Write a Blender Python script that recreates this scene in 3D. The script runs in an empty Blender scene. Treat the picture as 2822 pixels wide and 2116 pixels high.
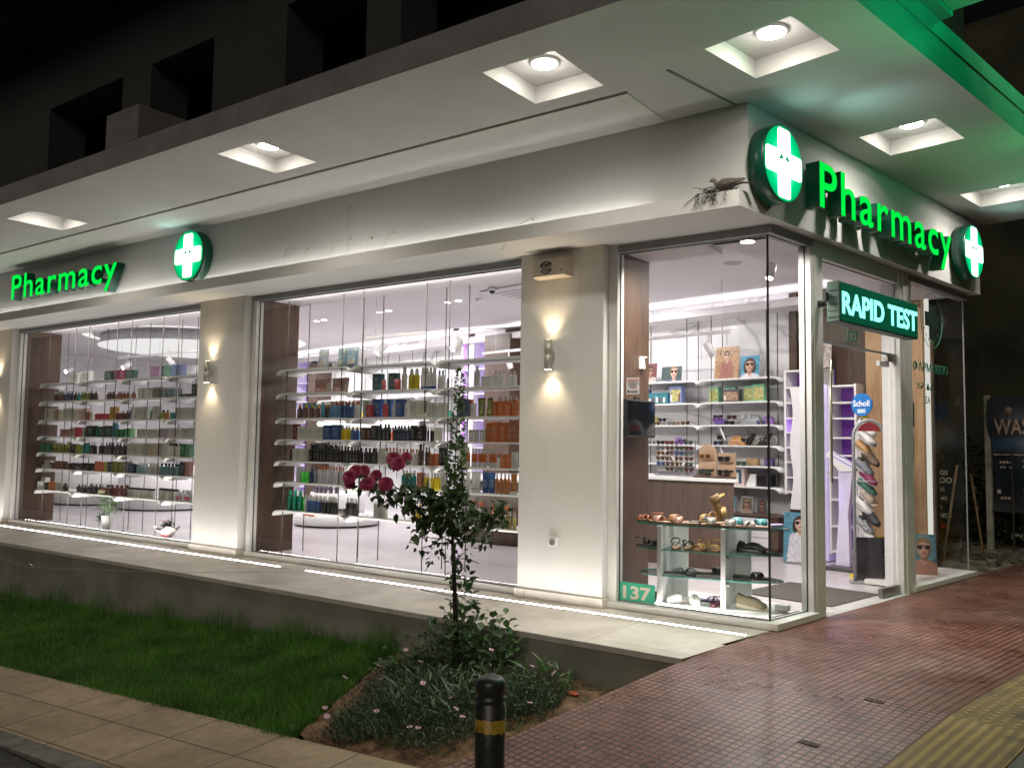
import bpy, bmesh, math, random
import numpy as np
from mathutils import Matrix, Vector
random.seed(11)
rng = np.random.default_rng(5)
PI = math.pi
SC = bpy.context.scene
COL = SC.collection
DL = 0.18861                      # the two street fronts meet at 90 + 10.8 degrees
SN, CS = math.sin(DL), math.cos(DL)
SIDE = Matrix.Rotation(-DL, 4, 'Z')     # side frame: x = outward from the entrance front, y = along it
I4 = Matrix.Identity(4)
def TR(x, y, z=0.0): return Matrix.Translation((x, y, z))
def RZ(a): return Matrix.Rotation(a, 4, 'Z')
def RX(a): return Matrix.Rotation(a, 4, 'X')
def RY(a): return Matrix.Rotation(a, 4, 'Y')
def s2w(t, o, z=0.0): return Vector((t*SN+o*CS, t*CS-o*SN, z))
def w2s(x, y): return (x*SN+y*CS, x*CS-y*SN)
def ground(x, y): return -.122+.05*x+.065*y

# ------------------------------------------------------------------ mesh builder
class MB:
    def __init__(s): s.v = []; s.f = []; s.m = []; s.smooth = []
    def add(s, vs, fs, m=0, smooth=False):
        b = len(s.v); s.v += [tuple(v) for v in vs]
        for f in fs:
            s.f.append(tuple(b+i for i in f)); s.m.append(m); s.smooth.append(smooth)
        return s
    def box(s, x0, x1, y0, y1, z0, z1, m=0, M=None):
        vs = [(x, y, z) for z in (z0, z1) for y in (y0, y1) for x in (x0, x1)]
        if M: vs = [M @ Vector(v) for v in vs]
        return s.add(vs, [(0,2,3,1),(4,5,7,6),(0,1,5,4),(2,6,7,3),(0,4,6,2),(1,3,7,5)], m)
    def prism(s, pts, z0, z1, m=0, M=None, side=None):
        n = len(pts)
        a = sum(pts[i][0]*pts[(i+1)%n][1]-pts[(i+1)%n][0]*pts[i][1] for i in range(n))
        if a < 0: pts = pts[::-1]
        vs = [(p[0], p[1], z0) for p in pts]+[(p[0], p[1], z1) for p in pts]
        if M: vs = [M @ Vector(v) for v in vs]
        s.add(vs, [tuple(range(n-1, -1, -1)), tuple(range(n, 2*n))], m)
        b = len(s.v)-2*n
        for i in range(n):
            j = (i+1) % n
            s.f.append((b+i, b+j, b+n+j, b+n+i)); s.m.append(m if side is None else side); s.smooth.append(False)
        return s
    def lathe(s, prof, seg=16, m=0, M=None, ms=None, smooth=True):
        vs = []
        for r, z in prof:
            for k in range(seg):
                a = 2*PI*k/seg; vs.append((r*math.cos(a), r*math.sin(a), z))
        if M: vs = [M @ Vector(v) for v in vs]
        b = len(s.v); s.v += [tuple(v) for v in vs]
        for i in range(len(prof)-1):
            for k in range(seg):
                j = (k+1) % seg
                s.f.append((b+i*seg+k, b+i*seg+j, b+(i+1)*seg+j, b+(i+1)*seg+k))
                s.m.append(m if ms is None else ms[i]); s.smooth.append(smooth)
        flat_ = len(prof) == 2 and abs(prof[0][1]-prof[1][1]) < 1e-6
        if flat_ or (len(prof) > 2 and prof[0][0] < prof[-1][0] and prof[0][0] < 2e-4 and prof[-2][0] < 2e-4): return s
        if prof[0][0] > 1e-4: s.f.append(tuple(b+k for k in range(seg-1, -1, -1))); s.m.append(m if ms is None else ms[0]); s.smooth.append(False)
        if prof[-1][0] > 1e-4:
            q = b+(len(prof)-1)*seg; s.f.append(tuple(q+k for k in range(seg))); s.m.append(m if ms is None else ms[-1]); s.smooth.append(False)
        return s
    def tube(s, pts, r, seg=6, m=0, smooth=True, rs=None, cap=True, flat=1.0):
        pts = [Vector(p) for p in pts]; n = len(pts)
        if n < 2: return s
        up = Vector((0, 0, 1)); rings = []
        prevn = None
        for i, p in enumerate(pts):
            d = (pts[min(i+1, n-1)]-pts[max(i-1, 0)])
            if d.length < 1e-9: d = Vector((0, 0, 1))
            d.normalize()
            if prevn is None:
                prevn = d.cross(up) if abs(d.dot(up)) < .95 else d.cross(Vector((1, 0, 0)))
            nn = prevn-d*prevn.dot(d)
            if nn.length < 1e-6: nn = d.orthogonal()
            nn.normalize(); prevn = nn; bb = d.cross(nn)
            rr = rs[i] if rs else r
            rings.append([p+nn*(rr*math.cos(2*PI*k/seg))+bb*(rr*flat*math.sin(2*PI*k/seg)) for k in range(seg)])
        b = len(s.v)
        for rg in rings: s.v += [tuple(v) for v in rg]
        for i in range(n-1):
            for k in range(seg):
                j = (k+1) % seg
                s.f.append((b+i*seg+k, b+i*seg+j, b+(i+1)*seg+j, b+(i+1)*seg+k)); s.m.append(m); s.smooth.append(smooth)
        if cap:
            s.f.append(tuple(b+k for k in range(seg-1, -1, -1))); s.m.append(m); s.smooth.append(False)
            q = b+(n-1)*seg; s.f.append(tuple(q+k for k in range(seg))); s.m.append(m); s.smooth.append(False)
        return s
    def loft(s, secs, m=0, smooth=True, close=True):
        n = len(secs[0]); b = len(s.v)
        for c in secs: s.v += [tuple(v) for v in c]
        for i in range(len(secs)-1):
            for k in range(n):
                j = (k+1) % n
                s.f.append((b+i*n+k, b+i*n+j, b+(i+1)*n+j, b+(i+1)*n+k)); s.m.append(m); s.smooth.append(smooth)
        if close:
            s.f.append(tuple(b+k for k in range(n-1, -1, -1))); s.m.append(m); s.smooth.append(smooth)
            q = b+(len(secs)-1)*n; s.f.append(tuple(q+k for k in range(n))); s.m.append(m); s.smooth.append(smooth)
        return s
    def mesh(s, name, mats):
        me = bpy.data.meshes.new(name); me.from_pydata(s.v, [], s.f)
        for mt in mats: me.materials.append(mt)
        me.polygons.foreach_set('material_index', s.m); me.polygons.foreach_set('use_smooth', s.smooth)
        me.update(); return me
def bevel_mesh(me, w, seg=2, ang=35):
    bm = bmesh.new(); bm.from_mesh(me)
    es = [e for e in bm.edges if len(e.link_faces) == 2 and e.calc_face_angle(0) > math.radians(ang)]
    bmesh.ops.bevel(bm, geom=es, offset=w, segments=seg, affect='EDGES', profile=.5)
    bm.to_mesh(me); bm.free(); return me
def link(name, me, parent=None, M=I4, **kw):
    o = bpy.data.objects.new(name, me); COL.objects.link(o)
    if parent is not None: o.parent = parent
    o.matrix_local = M
    for k, v in kw.items(): o[k] = v
    return o
def obj(name, mb, mats, parent=None, M=I4, bev=0, seg=2, **kw):
    if not isinstance(mats, (list, tuple)): mats = [mats]
    me = mb.mesh(name, mats)
    if bev: bevel_mesh(me, bev, seg)
    return link(name, me, parent, M, **kw)
def thing(name, label, cat, M=I4, group=None):
    o = bpy.data.objects.new(name, None); o.empty_display_size = .1; COL.objects.link(o); o.matrix_local = M
    o['label'] = label; o['category'] = cat
    if group: o['group'] = group
    return o
def tag(o, label, cat, group=None):
    o['label'] = label; o['category'] = cat
    if group: o['group'] = group
    return o
def dup(src, M, label=None, group=None):
    c = src.copy(); COL.objects.link(c); c.matrix_local = M
    if label: c['label'] = label
    if group: c['group'] = group
    for ch in list(src.children):
        d = ch.copy(); COL.objects.link(d); d.parent = c; d.matrix_local = ch.matrix_local
        for g in list(ch.children):
            e = g.copy(); COL.objects.link(e); e.parent = d; e.matrix_local = g.matrix_local
    return c

# ------------------------------------------------------------------ materials
def new_mat(name):
    m = bpy.data.materials.new(name); m.use_nodes = True; nt = m.node_tree
    b = nt.nodes['Principled BSDF']; return m, nt, b
def N(nt, t, **kw):
    n = nt.nodes.new(t)
    for k, v in kw.items(): setattr(n, k, v)
    return n
def ramp(nt, fac, stops):
    r = N(nt, 'ShaderNodeValToRGB'); e = r.color_ramp.elements
    while len(e) < len(stops): e.new(.5)
    for i, (p, c) in enumerate(stops): e[i].position = p; e[i].color = (*c, 1) if len(c) == 3 else c
    nt.links.new(fac, r.inputs[0]); return r.outputs[0]
def coords(nt, scale=(1, 1, 1), kind='Object', rot=(0, 0, 0)):
    tc = N(nt, 'ShaderNodeTexCoord'); mp = N(nt, 'ShaderNodeMapping'); mp.inputs['Scale'].default_value = scale; mp.inputs['Rotation'].default_value = rot
    nt.links.new(tc.outputs[kind], mp.inputs[0]); return mp.outputs[0]
def noise(nt, vec, scale, detail=4, rough=.55, dist=0):
    n = N(nt, 'ShaderNodeTexNoise'); n.inputs['Scale'].default_value = scale; n.inputs['Detail'].default_value = detail
    n.inputs['Roughness'].default_value = rough; n.inputs['Distortion'].default_value = dist
    if vec is not None: nt.links.new(vec, n.inputs['Vector'])
    return n.outputs['Fac']
def bump(nt, b, h, strength=.2, dist=.01):
    bp = N(nt, 'ShaderNodeBump'); bp.inputs['Strength'].default_value = strength; bp.inputs['Distance'].default_value = dist
    nt.links.new(h, bp.inputs['Height']); nt.links.new(bp.outputs[0], b.inputs['Normal'])
def mixc(nt, fac, a, b, mode='MIX'):
    m = N(nt, 'ShaderNodeMix', data_type='RGBA', blend_type=mode)
    for s, v in ((m.inputs[0], fac), (m.inputs[6], a), (m.inputs[7], b)):
        if isinstance(v, (int, float)): s.default_value = v
        elif isinstance(v, tuple): s.default_value = (*v, 1) if len(v) == 3 else v
        else: nt.links.new(v, s)
    return m.outputs[2]
def math_(nt, op, a, b=None, c=None):
    m = N(nt, 'ShaderNodeMath', operation=op)
    for i, v in enumerate((a, b, c)):
        if v is None: continue
        if isinstance(v, (int, float)): m.inputs[i].default_value = v
        else: nt.links.new(v, m.inputs[i])
    return m.outputs[0]
def plain(name, c, rough=.5, metal=0, var=.06, vs=8, bmp=0, bs=60, spec=.5, coat=0, emit=None, es=0, trans=0, alpha=1):
    m, nt, b = new_mat(name)
    b.inputs['Roughness'].default_value = rough; b.inputs['Metallic'].default_value = metal
    b.inputs['Specular IOR Level'].default_value = spec; b.inputs['Coat Weight'].default_value = coat
    b.inputs['Transmission Weight'].default_value = trans; b.inputs['Alpha'].default_value = alpha
    if var:
        v = coords(nt); f = noise(nt, v, vs)
        lo = tuple(max(0, x*(1-var*2)) for x in c); hi = tuple(min(1, x*(1+var*1.4)) for x in c)
        nt.links.new(ramp(nt, f, [(.3, lo), (.7, hi)]), b.inputs['Base Color'])
    else: b.inputs['Base Color'].default_value = (*c, 1)
    if bmp:
        v2 = coords(nt); bump(nt, b, noise(nt, v2, bs, 5), bmp)
    if emit: b.inputs['Emission Color'].default_value = (*emit, 1); b.inputs['Emission Strength'].default_value = es
    return m
def emis(name, c, s):
    m = bpy.data.materials.new(name); m.use_nodes = True; nt = m.node_tree; nt.nodes.clear()
    e = N(nt, 'ShaderNodeEmission'); e.inputs[0].default_value = (*c, 1); e.inputs[1].default_value = s
    o = N(nt, 'ShaderNodeOutputMaterial'); nt.links.new(e.outputs[0], o.inputs[0]); return m
def glassy(name, tint=(1, 1, 1), refl=.05, rough=0.0):
    m = bpy.data.materials.new(name); m.use_nodes = True; nt = m.node_tree; nt.nodes.clear()
    t = N(nt, 'ShaderNodeBsdfTransparent'); t.inputs[0].default_value = (*tint, 1)
    g = N(nt, 'ShaderNodeBsdfGlossy'); g.inputs['Roughness'].default_value = rough
    fr = N(nt, 'ShaderNodeFresnel'); fr.inputs[0].default_value = 1.5
    f2 = math_(nt, 'MULTIPLY', fr.outputs[0], refl/.04)
    mx = N(nt, 'ShaderNodeMixShader'); nt.links.new(f2, mx.inputs[0]); nt.links.new(t.outputs[0], mx.inputs[1]); nt.links.new(g.outputs[0], mx.inputs[2])
    o = N(nt, 'ShaderNodeOutputMaterial'); nt.links.new(mx.outputs[0], o.inputs[0]); return m

def streak(name, c, amt=.10):
    m, nt, b = new_mat(name); v = coords(nt, (5, 5, .45)); n1 = noise(nt, v, 1.6, 5, .6); n2 = noise(nt, coords(nt), 1.1, 5, .6)
    k = ramp(nt, n1, [(.30, (1-amt*1.6,)*3), (.5, (1, 1, 1)), (.75, (1-amt*.6,)*3)]); k2 = ramp(nt, n2, [(.35, (1-amt,)*3), (.6, (1, 1, 1))])
    nt.links.new(mixc(nt, 1.0, mixc(nt, 1.0, c, k, 'MULTIPLY'), k2, 'MULTIPLY'), b.inputs['Base Color']); b.inputs['Roughness'].default_value = .85
    bump(nt, b, noise(nt, coords(nt), 120, 5), .2); return m
FASC = streak('fascia_paint', (.63, .63, .615), .018)
PLAST = streak('painted_render', (.67, .66, .63), .03)
SOFF = plain('soffit_paint', (.56, .55, .53), .8, var=.05, vs=1.3, bmp=.12, bs=70)
SLABEDGE = plain('slab_edge_paint', (.21, .21, .225), .85, var=.1, vs=3, bmp=.2, bs=50)
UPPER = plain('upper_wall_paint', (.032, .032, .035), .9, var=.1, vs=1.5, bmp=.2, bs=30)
VOID = plain('dark_opening', (.02, .022, .024), .6, var=.2)
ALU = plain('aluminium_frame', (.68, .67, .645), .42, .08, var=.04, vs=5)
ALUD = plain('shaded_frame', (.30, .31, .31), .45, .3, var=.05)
GASK = plain('black_gasket', (.012, .012, .014), .4, var=0)
GLASS = glassy('window_glass', (.965, .985, .975), .045)
GREENGLASS = glassy('shelf_glass', (.93, .985, .965), .03)
GEDGE = plain('glass_edge', (.12, .48, .40), .2, var=.1, spec=.8)
WHITE = plain('white_lacquer', (.78, .77, .78), .35, var=.02)
CEIL = plain('ceiling_paint', (.74, .71, .73), .8, var=.02, vs=1)
STEEL = plain('brushed_steel', (.32, .31, .30), .35, .8, var=.06)
CHROME = plain('chrome', (.6, .6, .6), .18, 1, var=0)
BLACKP = plain('black_plastic', (.014, .014, .016), .3, var=.1)
RUBBER = plain('rubber', (.02, .02, .02), .8, var=.1)
def wood_mat(name, c1, c2, c3, rough=.45):
    m, nt, b = new_mat(name); v = coords(nt, (7, 7, .55))
    n1 = noise(nt, v, 1.6, 7, .62, .9); v2 = coords(nt, (40, 40, 1.2)); n2 = noise(nt, v2, 2.2, 3, .6)
    f = math_(nt, 'ADD', math_(nt, 'MULTIPLY', n1, .72), math_(nt, 'MULTIPLY', n2, .28))
    nt.links.new(ramp(nt, f, [(.30, c1), (.48, c2), (.56, c1), (.72, c3)]), b.inputs['Base Color'])
    b.inputs['Roughness'].default_value = rough; bump(nt, b, f, .06); return m
WOOD = wood_mat('walnut_panel', (.040, .022, .013), (.080, .045, .026), (.165, .10, .056))
WOODL = wood_mat('light_oak', (.30, .18, .09), (.42, .27, .14), (.52, .35, .20))
WOODD = wood_mat('dark_walnut', (.07, .045, .036), (.11, .072, .055), (.16, .11, .085))
def marble_mat():
    m, nt, b = new_mat('white_marble'); v = coords(nt, (1, 1, 1), rot=(.3, .5, .2))
    n = noise(nt, v, .55, 4, .5, 1.2); f = math_(nt, 'ABSOLUTE', math_(nt, 'SUBTRACT', n, .5))
    c = ramp(nt, f, [(0, (.40, .39, .41)), (.006, (.58, .57, .59)), (.02, (.70, .69, .71)), (1, (.76, .75, .77))])
    nt.links.new(c, b.inputs['Base Color']); b.inputs['Roughness'].default_value = .22; return m
MARBLE = marble_mat()
def tile_mat(name, ca, cb, joint, w, h, mortar=.004, rough=.5, off=0.0, bm_=.3, vs=6, loc=(0, 0, 0), stain=None, rot=0):
    m, nt, b = new_mat(name)
    tc = N(nt, 'ShaderNodeTexCoord'); mp = N(nt, 'ShaderNodeMapping'); mp.inputs['Location'].default_value = loc; mp.inputs['Rotation'].default_value = (0, 0, rot)
    nt.links.new(tc.outputs['Object'], mp.inputs[0]); v = mp.outputs[0]
    br = N(nt, 'ShaderNodeTexBrick'); br.offset = off; br.squash = 1; nt.links.new(v, br.inputs['Vector'])
    br.inputs['Scale'].default_value = 1; br.inputs['Mortar Size'].default_value = mortar; br.inputs['Mortar Smooth'].default_value = .15
    br.inputs['Brick Width'].default_value = w; br.inputs['Row Height'].default_value = h
    br.inputs['Color1'].default_value = (*ca, 1); br.inputs['Color2'].default_value = (*cb, 1); br.inputs['Mortar'].default_value = (*joint, 1)
    n1 = noise(nt, v, vs, 6, .6); n2 = noise(nt, v, 1.1, 4, .6)
    c = mixc(nt, 1.0, br.outputs['Color'], ramp(nt, n1, [(.3, (.78, .78, .78)), (.7, (1.12, 1.1, 1.08))]), 'MULTIPLY')
    c = mixc(nt, 1.0, c, ramp(nt, n2, [(.35, (.72, .70, .68)), (.62, (1.08, 1.08, 1.08))]), 'MULTIPLY')
    if stain:
        n3 = noise(nt, v, stain[0], 3, .5); c = mixc(nt, ramp(nt, n3, [(.62, (0, 0, 0)), (.72, (.75, .75, .75))]), c, stain[1])
    nt.links.new(c, b.inputs['Base Color']); b.inputs['Roughness'].default_value = rough
    h_ = math_(nt, 'ADD', math_(nt, 'MULTIPLY', br.outputs['Fac'], -1), math_(nt, 'MULTIPLY', n1, .15))
    bump(nt, b, h_, bm_, .006); return m
PLATF = tile_mat('porcelain_tiles', (.58, .55, .50), (.55, .52, .47), (.12, .11, .10), 1.21, .68, .0022, .42, 0, .1, 3, (.83, .38+.02, 0))
PATH = tile_mat('beige_path_slabs', (.36, .28, .185), (.32, .25, .165), (.10, .078, .055), .615, .385, .006, .8, 0, .35, 14, (.03, .06, 0), (2.3, (.17, .13, .095)))
SHOPFL = plain('shop_floor_resin', (.56, .525, .545), .22, var=.05, vs=1.7)
SOIL = plain('soil', (.15, .082, .042), .95, var=.45, vs=14, bmp=.9, bs=40)
DIRT = plain('lot_dirt', (.20, .165, .12), .95, var=.4, vs=5, bmp=.8, bs=30)
ASPH = plain('asphalt', (.045, .043, .042), .85, var=.3, vs=40, bmp=.5, bs=120)
CONC = plain('wall_concrete', (.20, .20, .175), .88, var=.12, vs=2.4, bmp=.25, bs=60)
KERB = plain('kerb_concrete', (.17, .165, .15), .85, var=.2, vs=9, bmp=.3)
def redtile():
    m, nt, b = new_mat('red_paving'); v = coords(nt)
    def grid(w, mortar, smooth):
        br = N(nt, 'ShaderNodeTexBrick'); br.offset = 0; br.squash = 1; nt.links.new(v, br.inputs['Vector'])
        br.inputs['Scale'].default_value = 1; br.inputs['Mortar Size'].default_value = mortar; br.inputs['Mortar Smooth'].default_value = smooth
        br.inputs['Brick Width'].default_value = w; br.inputs['Row Height'].default_value = w; br.inputs['Bias'].default_value = 0
        br.inputs['Color1'].default_value = (.165, .074, .060, 1); br.inputs['Color2'].default_value = (.22, .115, .092, 1); br.inputs['Mortar'].default_value = (.022, .011, .010, 1)
        return br
    g1 = grid(.0445, .0058, .3); g2 = grid(.40, .0045, .1)
    n1 = noise(nt, v, 1.3, 5, .6); n2 = noise(nt, v, 170, 3, .7); n3 = noise(nt, v, 9, 5, .65)
    base = mixc(nt, .5, g1.outputs['Color'], mixc(nt, g1.outputs['Fac'], g2.outputs['Color'], (.055, .022, .018)))
    c = mixc(nt, 1.0, base, ramp(nt, n1, [(.36, (.95, .78, .72)), (.5, (1.1, 1.0, .95)), (.66, (1.35, 1.45, 1.4))]), 'MULTIPLY')
    c = mixc(nt, 1.0, c, ramp(nt, n2, [(.35, (.72, .72, .72)), (.68, (1.5, 1.5, 1.5))]), 'MULTIPLY')
    c = mixc(nt, 1.0, c, ramp(nt, n3, [(.36, (.55, .52, .5)), (.5, (1.0, 1.0, 1.0)), (.7, (1.12, 1.12, 1.12))]), 'MULTIPLY')
    c = mixc(nt, g2.outputs['Fac'], c, (.035, .018, .015))
    nt.links.new(c, b.inputs['Base Color']); b.inputs['Roughness'].default_value = .42; b.inputs['Specular IOR Level'].default_value = .45
    nt.links.new(ramp(nt, n1, [(.38, (.24, .24, .24)), (.65, (.5, .5, .5))]), b.inputs['Roughness'])
    h = math_(nt, 'ADD', math_(nt, 'MULTIPLY', g1.outputs['Fac'], -1), math_(nt, 'ADD', math_(nt, 'MULTIPLY', g2.outputs['Fac'], -.6), math_(nt, 'MULTIPLY', n2, .22)))
    bump(nt, b, h, .95, .006); return m
REDT = redtile()
def yellowtile():
    m, nt, b = new_mat('yellow_tactile'); v = coords(nt)
    vo = N(nt, 'ShaderNodeTexVoronoi'); vo.inputs['Scale'].default_value = 17; vo.inputs['Randomness'].default_value = 0.0; nt.links.new(v, vo.inputs['Vector'])
    dome = ramp(nt, vo.outputs['Distance'], [(.2, (1, 1, 1)), (.36, (0, 0, 0))])
    sep = N(nt, 'ShaderNodeSeparateXYZ'); nt.links.new(v, sep.inputs[0])
    rib = math_(nt, 'GREATER_THAN', math_(nt, 'SINE', math_(nt, 'MULTIPLY', sep.outputs[0], 2*PI/.052)), .1)
    sel = math_(nt, 'LESS_THAN', sep.outputs[1], -1.1)
    h = math_(nt, 'ADD', math_(nt, 'MULTIPLY', sel, rib), math_(nt, 'MULTIPLY', math_(nt, 'SUBTRACT', 1, sel), dome))
    n = noise(nt, v, 3.2, 6, .65); n2 = noise(nt, v, 60, 3)
    c = ramp(nt, n, [(.36, (.085, .055, .025)), (.48, (.23, .145, .045)), (.7, (.32, .205, .065))])
    c = mixc(nt, 1.0, c, ramp(nt, h, [(0, (.62, .62, .62)), (1, (1.12, 1.12, 1.12))]), 'MULTIPLY')
    c = mixc(nt, 1.0, c, ramp(nt, n2, [(.3, (.8, .8, .8)), (.7, (1.15, 1.15, 1.15))]), 'MULTIPLY')
    nt.links.new(c, b.inputs['Base Color']); b.inputs['Roughness'].default_value = .7; bump(nt, b, h, .8, .006); return m
YELT = yellowtile()
def leaf_mat(name, c1, c2, trans=.25, rough=.45, sc=9):
    m, nt, b = new_mat(name); v = coords(nt); n = noise(nt, v, sc, 4)
    c = ramp(nt, n, [(.3, c1), (.7, c2)]); nt.links.new(c, b.inputs['Base Color']); b.inputs['Roughness'].default_value = rough
    t = N(nt, 'ShaderNodeBsdfTranslucent'); nt.links.new(c, t.inputs[0]); mx = N(nt, 'ShaderNodeMixShader'); mx.inputs[0].default_value = trans
    o = nt.nodes['Material Output']; nt.links.new(b.outputs[0], mx.inputs[1]); nt.links.new(t.outputs[0], mx.inputs[2]); nt.links.new(mx.outputs[0], o.inputs[0]); return m
LEAFD = leaf_mat('rose_leaf', (.028, .055, .020), (.05, .095, .03), .2)
LEAFG = leaf_mat('young_leaf', (.05, .11, .03), (.09, .19, .05), .3)
LEAFS = leaf_mat('grey_green_leaf', (.035, .075, .032), (.085, .16, .065), .2)
GRASSM = leaf_mat('grass_blade', (.028, .10, .010), (.10, .27, .028), .3, .5, 2.6)
STRAW = leaf_mat('dry_grass', (.16, .13, .05), (.30, .24, .11), .2)
TURF = plain('turf_base', (.022, .06, .012), .95, var=.4, vs=6, bmp=.6, bs=30)
BARK = plain('bark', (.035, .022, .014), .9, var=.3, vs=30, bmp=.6, bs=80)
ROSE = leaf_mat('rose_petal', (.27, .018, .07), (.50, .07, .17), .25)
PINKF = leaf_mat('pale_pink_petal', (.62, .36, .46), (.78, .52, .60), .3)
LED = emis('led_strip', (1, .965, .915), 46)
LEDH = emis('cove_led', (1, .96, .97), 15)
LEDW = emis('warm_lamp', (1, .93, .80), 60)
SPOTE = emis('spot_face', (1, .96, .94), 30)
DOWNE = emis('downlight_face', (1, .95, .90), 18)
GREENE = emis('green_letter_face', (.0, .80, .06), 1.15)
GREEND = emis('green_disc_face', (.0, .40, .10), .9)
WHITEE = emis('white_cross_face', (.75, 1, .93), 3.0)
GRETURN = plain('green_return', (.004, .045, .03), .3, var=.1, emit=(0, .3, .08), es=.03)
PURP = plain('purple_back', (.30, .16, .60), .5, var=.05, emit=(.32, .10, .95), es=.6)  # violet shelf lighting put into the back panel as colour and glow
PURPD = plain('deep_purple_back', (.16, .05, .30), .5, var=.05, emit=(.20, .03, .40), es=.16)  # weaker version, violet light likewise in colour and glow

# ------------------------------------------------------------------ text
def text_mesh(txt, mats, ext=.002, width=None, height=None, bold=0.0, name='lettering', align='L', face_z=.9, shear=0.0, space=1.0):
    cu = bpy.data.curves.new('t', 'FONT'); cu.body = txt; cu.extrude = ext; cu.offset = bold; cu.size = 1; cu.shear = shear; cu.space_character = space
    cu.resolution_u = 6
    o = bpy.data.objects.new('t', cu); COL.objects.link(o)
    dg = bpy.context.evaluated_depsgraph_get(); dg.update()
    me = bpy.data.meshes.new_from_object(o.evaluated_get(dg)); bpy.data.objects.remove(o); bpy.data.curves.remove(cu)
    me.name = name
    co = np.empty(len(me.vertices)*3, dtype=np.float32); me.vertices.foreach_get('co', co); co = co.reshape(-1, 3)
    x0, x1, y0, y1 = co[:, 0].min(), co[:, 0].max(), co[:, 1].min(), co[:, 1].max()
    co[:, 0] -= x0
    base = 0.0
    capy = .729
    sx = (width/(x1-x0)) if width else 1; sy = (height/(capy)) if height else sx
    if not width: sx = sy
    co[:, 0] *= sx; co[:, 1] *= sy
    if align == 'C': co[:, 0] -= (x1-x0)*sx/2
    me.vertices.foreach_set('co', co.ravel()); me.materials.clear()
    for mt in mats: me.materials.append(mt)
    me.update()
    if len(mats) > 1:
        for p in me.polygons: p.material_index = 0 if p.normal.z > face_z else 1
    else:
        for p in me.polygons: p.material_index = 0
    return me
# frames that turn text (x right, y up, z out) onto the fronts
FRONTT = Matrix(((1, 0, 0, 0), (0, 0, -1, 0), (0, 1, 0, 0), (0, 0, 0, 1)))
SIDET = Matrix(((0, 0, 1, 0), (1, 0, 0, 0), (0, 1, 0, 0), (0, 0, 0, 1)))
# ================================================================== SETTING
ZS = 3.68                        # canopy soffit
def sidewalk_z(t):
    P = [(-60, -.36), (-5, -.34), (-4, -.29), (-3, -.19), (-2.5, -.135), (-2, -.085), (-1.5, -.038), (-1.1, -.008), (-.7, 0), (60, 0)]
    for (a, za), (b, zb) in zip(P, P[1:]):
        if t <= b: return za+(zb-za)*(t-a)/(b-a)
    return 0
# world terrain sheet (street, far ground)
mb = MB(); n = 24
xs = [-90+ i*180/n for i in range(n+1)]
for i in range(n+1):
    for j in range(n+1):
        x, y = xs[i], -90+j*180/n
        mb.v.append((x, y, min(-.10, max(-.75, ground(max(-9, min(3, x)), max(-6, min(-1, y)))-.12))-.02))
for i in range(n):
    for j in range(n):
        a = i*(n+1)+j; mb.f.append((a, a+n+1, a+n+2, a+1)); mb.m.append(0); mb.smooth.append(True)
obj('ground', mb, ASPH, kind='structure')
def gsheet(name, poly_rows, m, dz=0.0, **kw):
    """rows of (x,y) points with the garden plane height"""
    b = MB(); w = len(poly_rows[0])
    for r in poly_rows:
        for (x, y) in r: b.v.append((x, y, ground(x, y)+dz))
    for i in range(len(poly_rows)-1):
        for j in range(w-1):
            b.f.append((i*w+j, i*w+j+1, (i+1)*w+j+1, (i+1)*w+j)); b.m.append(0); b.smooth.append(True)
    return obj(name, b, m, **kw)
def lin(a, b, n): return [a+(b-a)*i/(n-1) for i in range(n)]
# the stone path along the garden, its kerb and the road
mb = MB()
def gslab(b, x0, x1, y0, y1, top, bot, nx=6):
    for i in range(nx):
        a, c = x0+(x1-x0)*i/nx, x0+(x1-x0)*(i+1)/nx
        vs = [(x, y, ground(x, y)+h) for h in (bot, top) for (x, y) in ((a, y0), (c, y0), (c, y1), (a, y1))]
        b.add(vs, [(0,3,2,1),(4,5,6,7),(0,1,5,4),(2,3,7,6)]+([(0,4,7,3)] if i == 0 else [])+([(1,2,6,5)] if i == nx-1 else []))
gslab(mb, -24, -.52, -3.555, -2.80, 0, -.3); obj('path', mb, PATH, kind='structure')
mb = MB(); gslab(mb, -24, -.62, -3.69, -3.565, .004, -.3); kb = obj('kerb', mb, KERB, kind='structure')
mb = MB(); gslab(mb, -26, 30, -22, -3.70, -.13, -.5, 10); obj('road', mb, ASPH, kind='structure')
# red pavement, following the entrance front and falling towards the street
mb = MB(); ts = [-9, -7, -5.5, -5, -4.5, -4, -3.5, -3, -2.75, -2.5, -2.25, -2, -1.75, -1.5, -1.3, -1.1, -.9, -.7, 0, 2, 4, 7, 12, 30]
for t in ts:
    z = sidewalk_z(t); o0 = .10 if t < -1.0 else .045
    for o, h in ((o0, z-.4), (o0, z), (1.60, z), (1.60, z-.4)): mb.v.append((o, t, h))
for i in range(len(ts)-1):
    for j in range(3):
        mb.f.append((i*4+j, i*4+j+1, (i+1)*4+j+1, (i+1)*4+j)); mb.m.append(0); mb.smooth.append(False)
obj('pavement', mb, REDT, M=SIDE, kind='structure')
def side_strip(name, o0, o1, dz, m, t0=-9):
    b = MB(); tt = [t for t in ts if t >= t0]
    for t in tt:
        z = sidewalk_z(t)+dz
        for o, h in ((o0, z-.4), (o0, z), (o1, z), (o1, z-.4)): b.v.append((o, t, h))
    for i in range(len(tt)-1):
        for j in range(3): b.f.append((i*4+j, i*4+j+1, (i+1)*4+j+1, (i+1)*4+j)); b.m.append(0); b.smooth.append(False)
    return obj(name, b, m, M=SIDE, kind='structure')
side_strip('tactile_paving', 1.604, 1.985, .003, YELT)
side_strip('outer_pavement', 1.99, 3.9, 0, plain('grey_paving', (.10, .085, .08), .8, var=.3, vs=20, bmp=.4))
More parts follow.
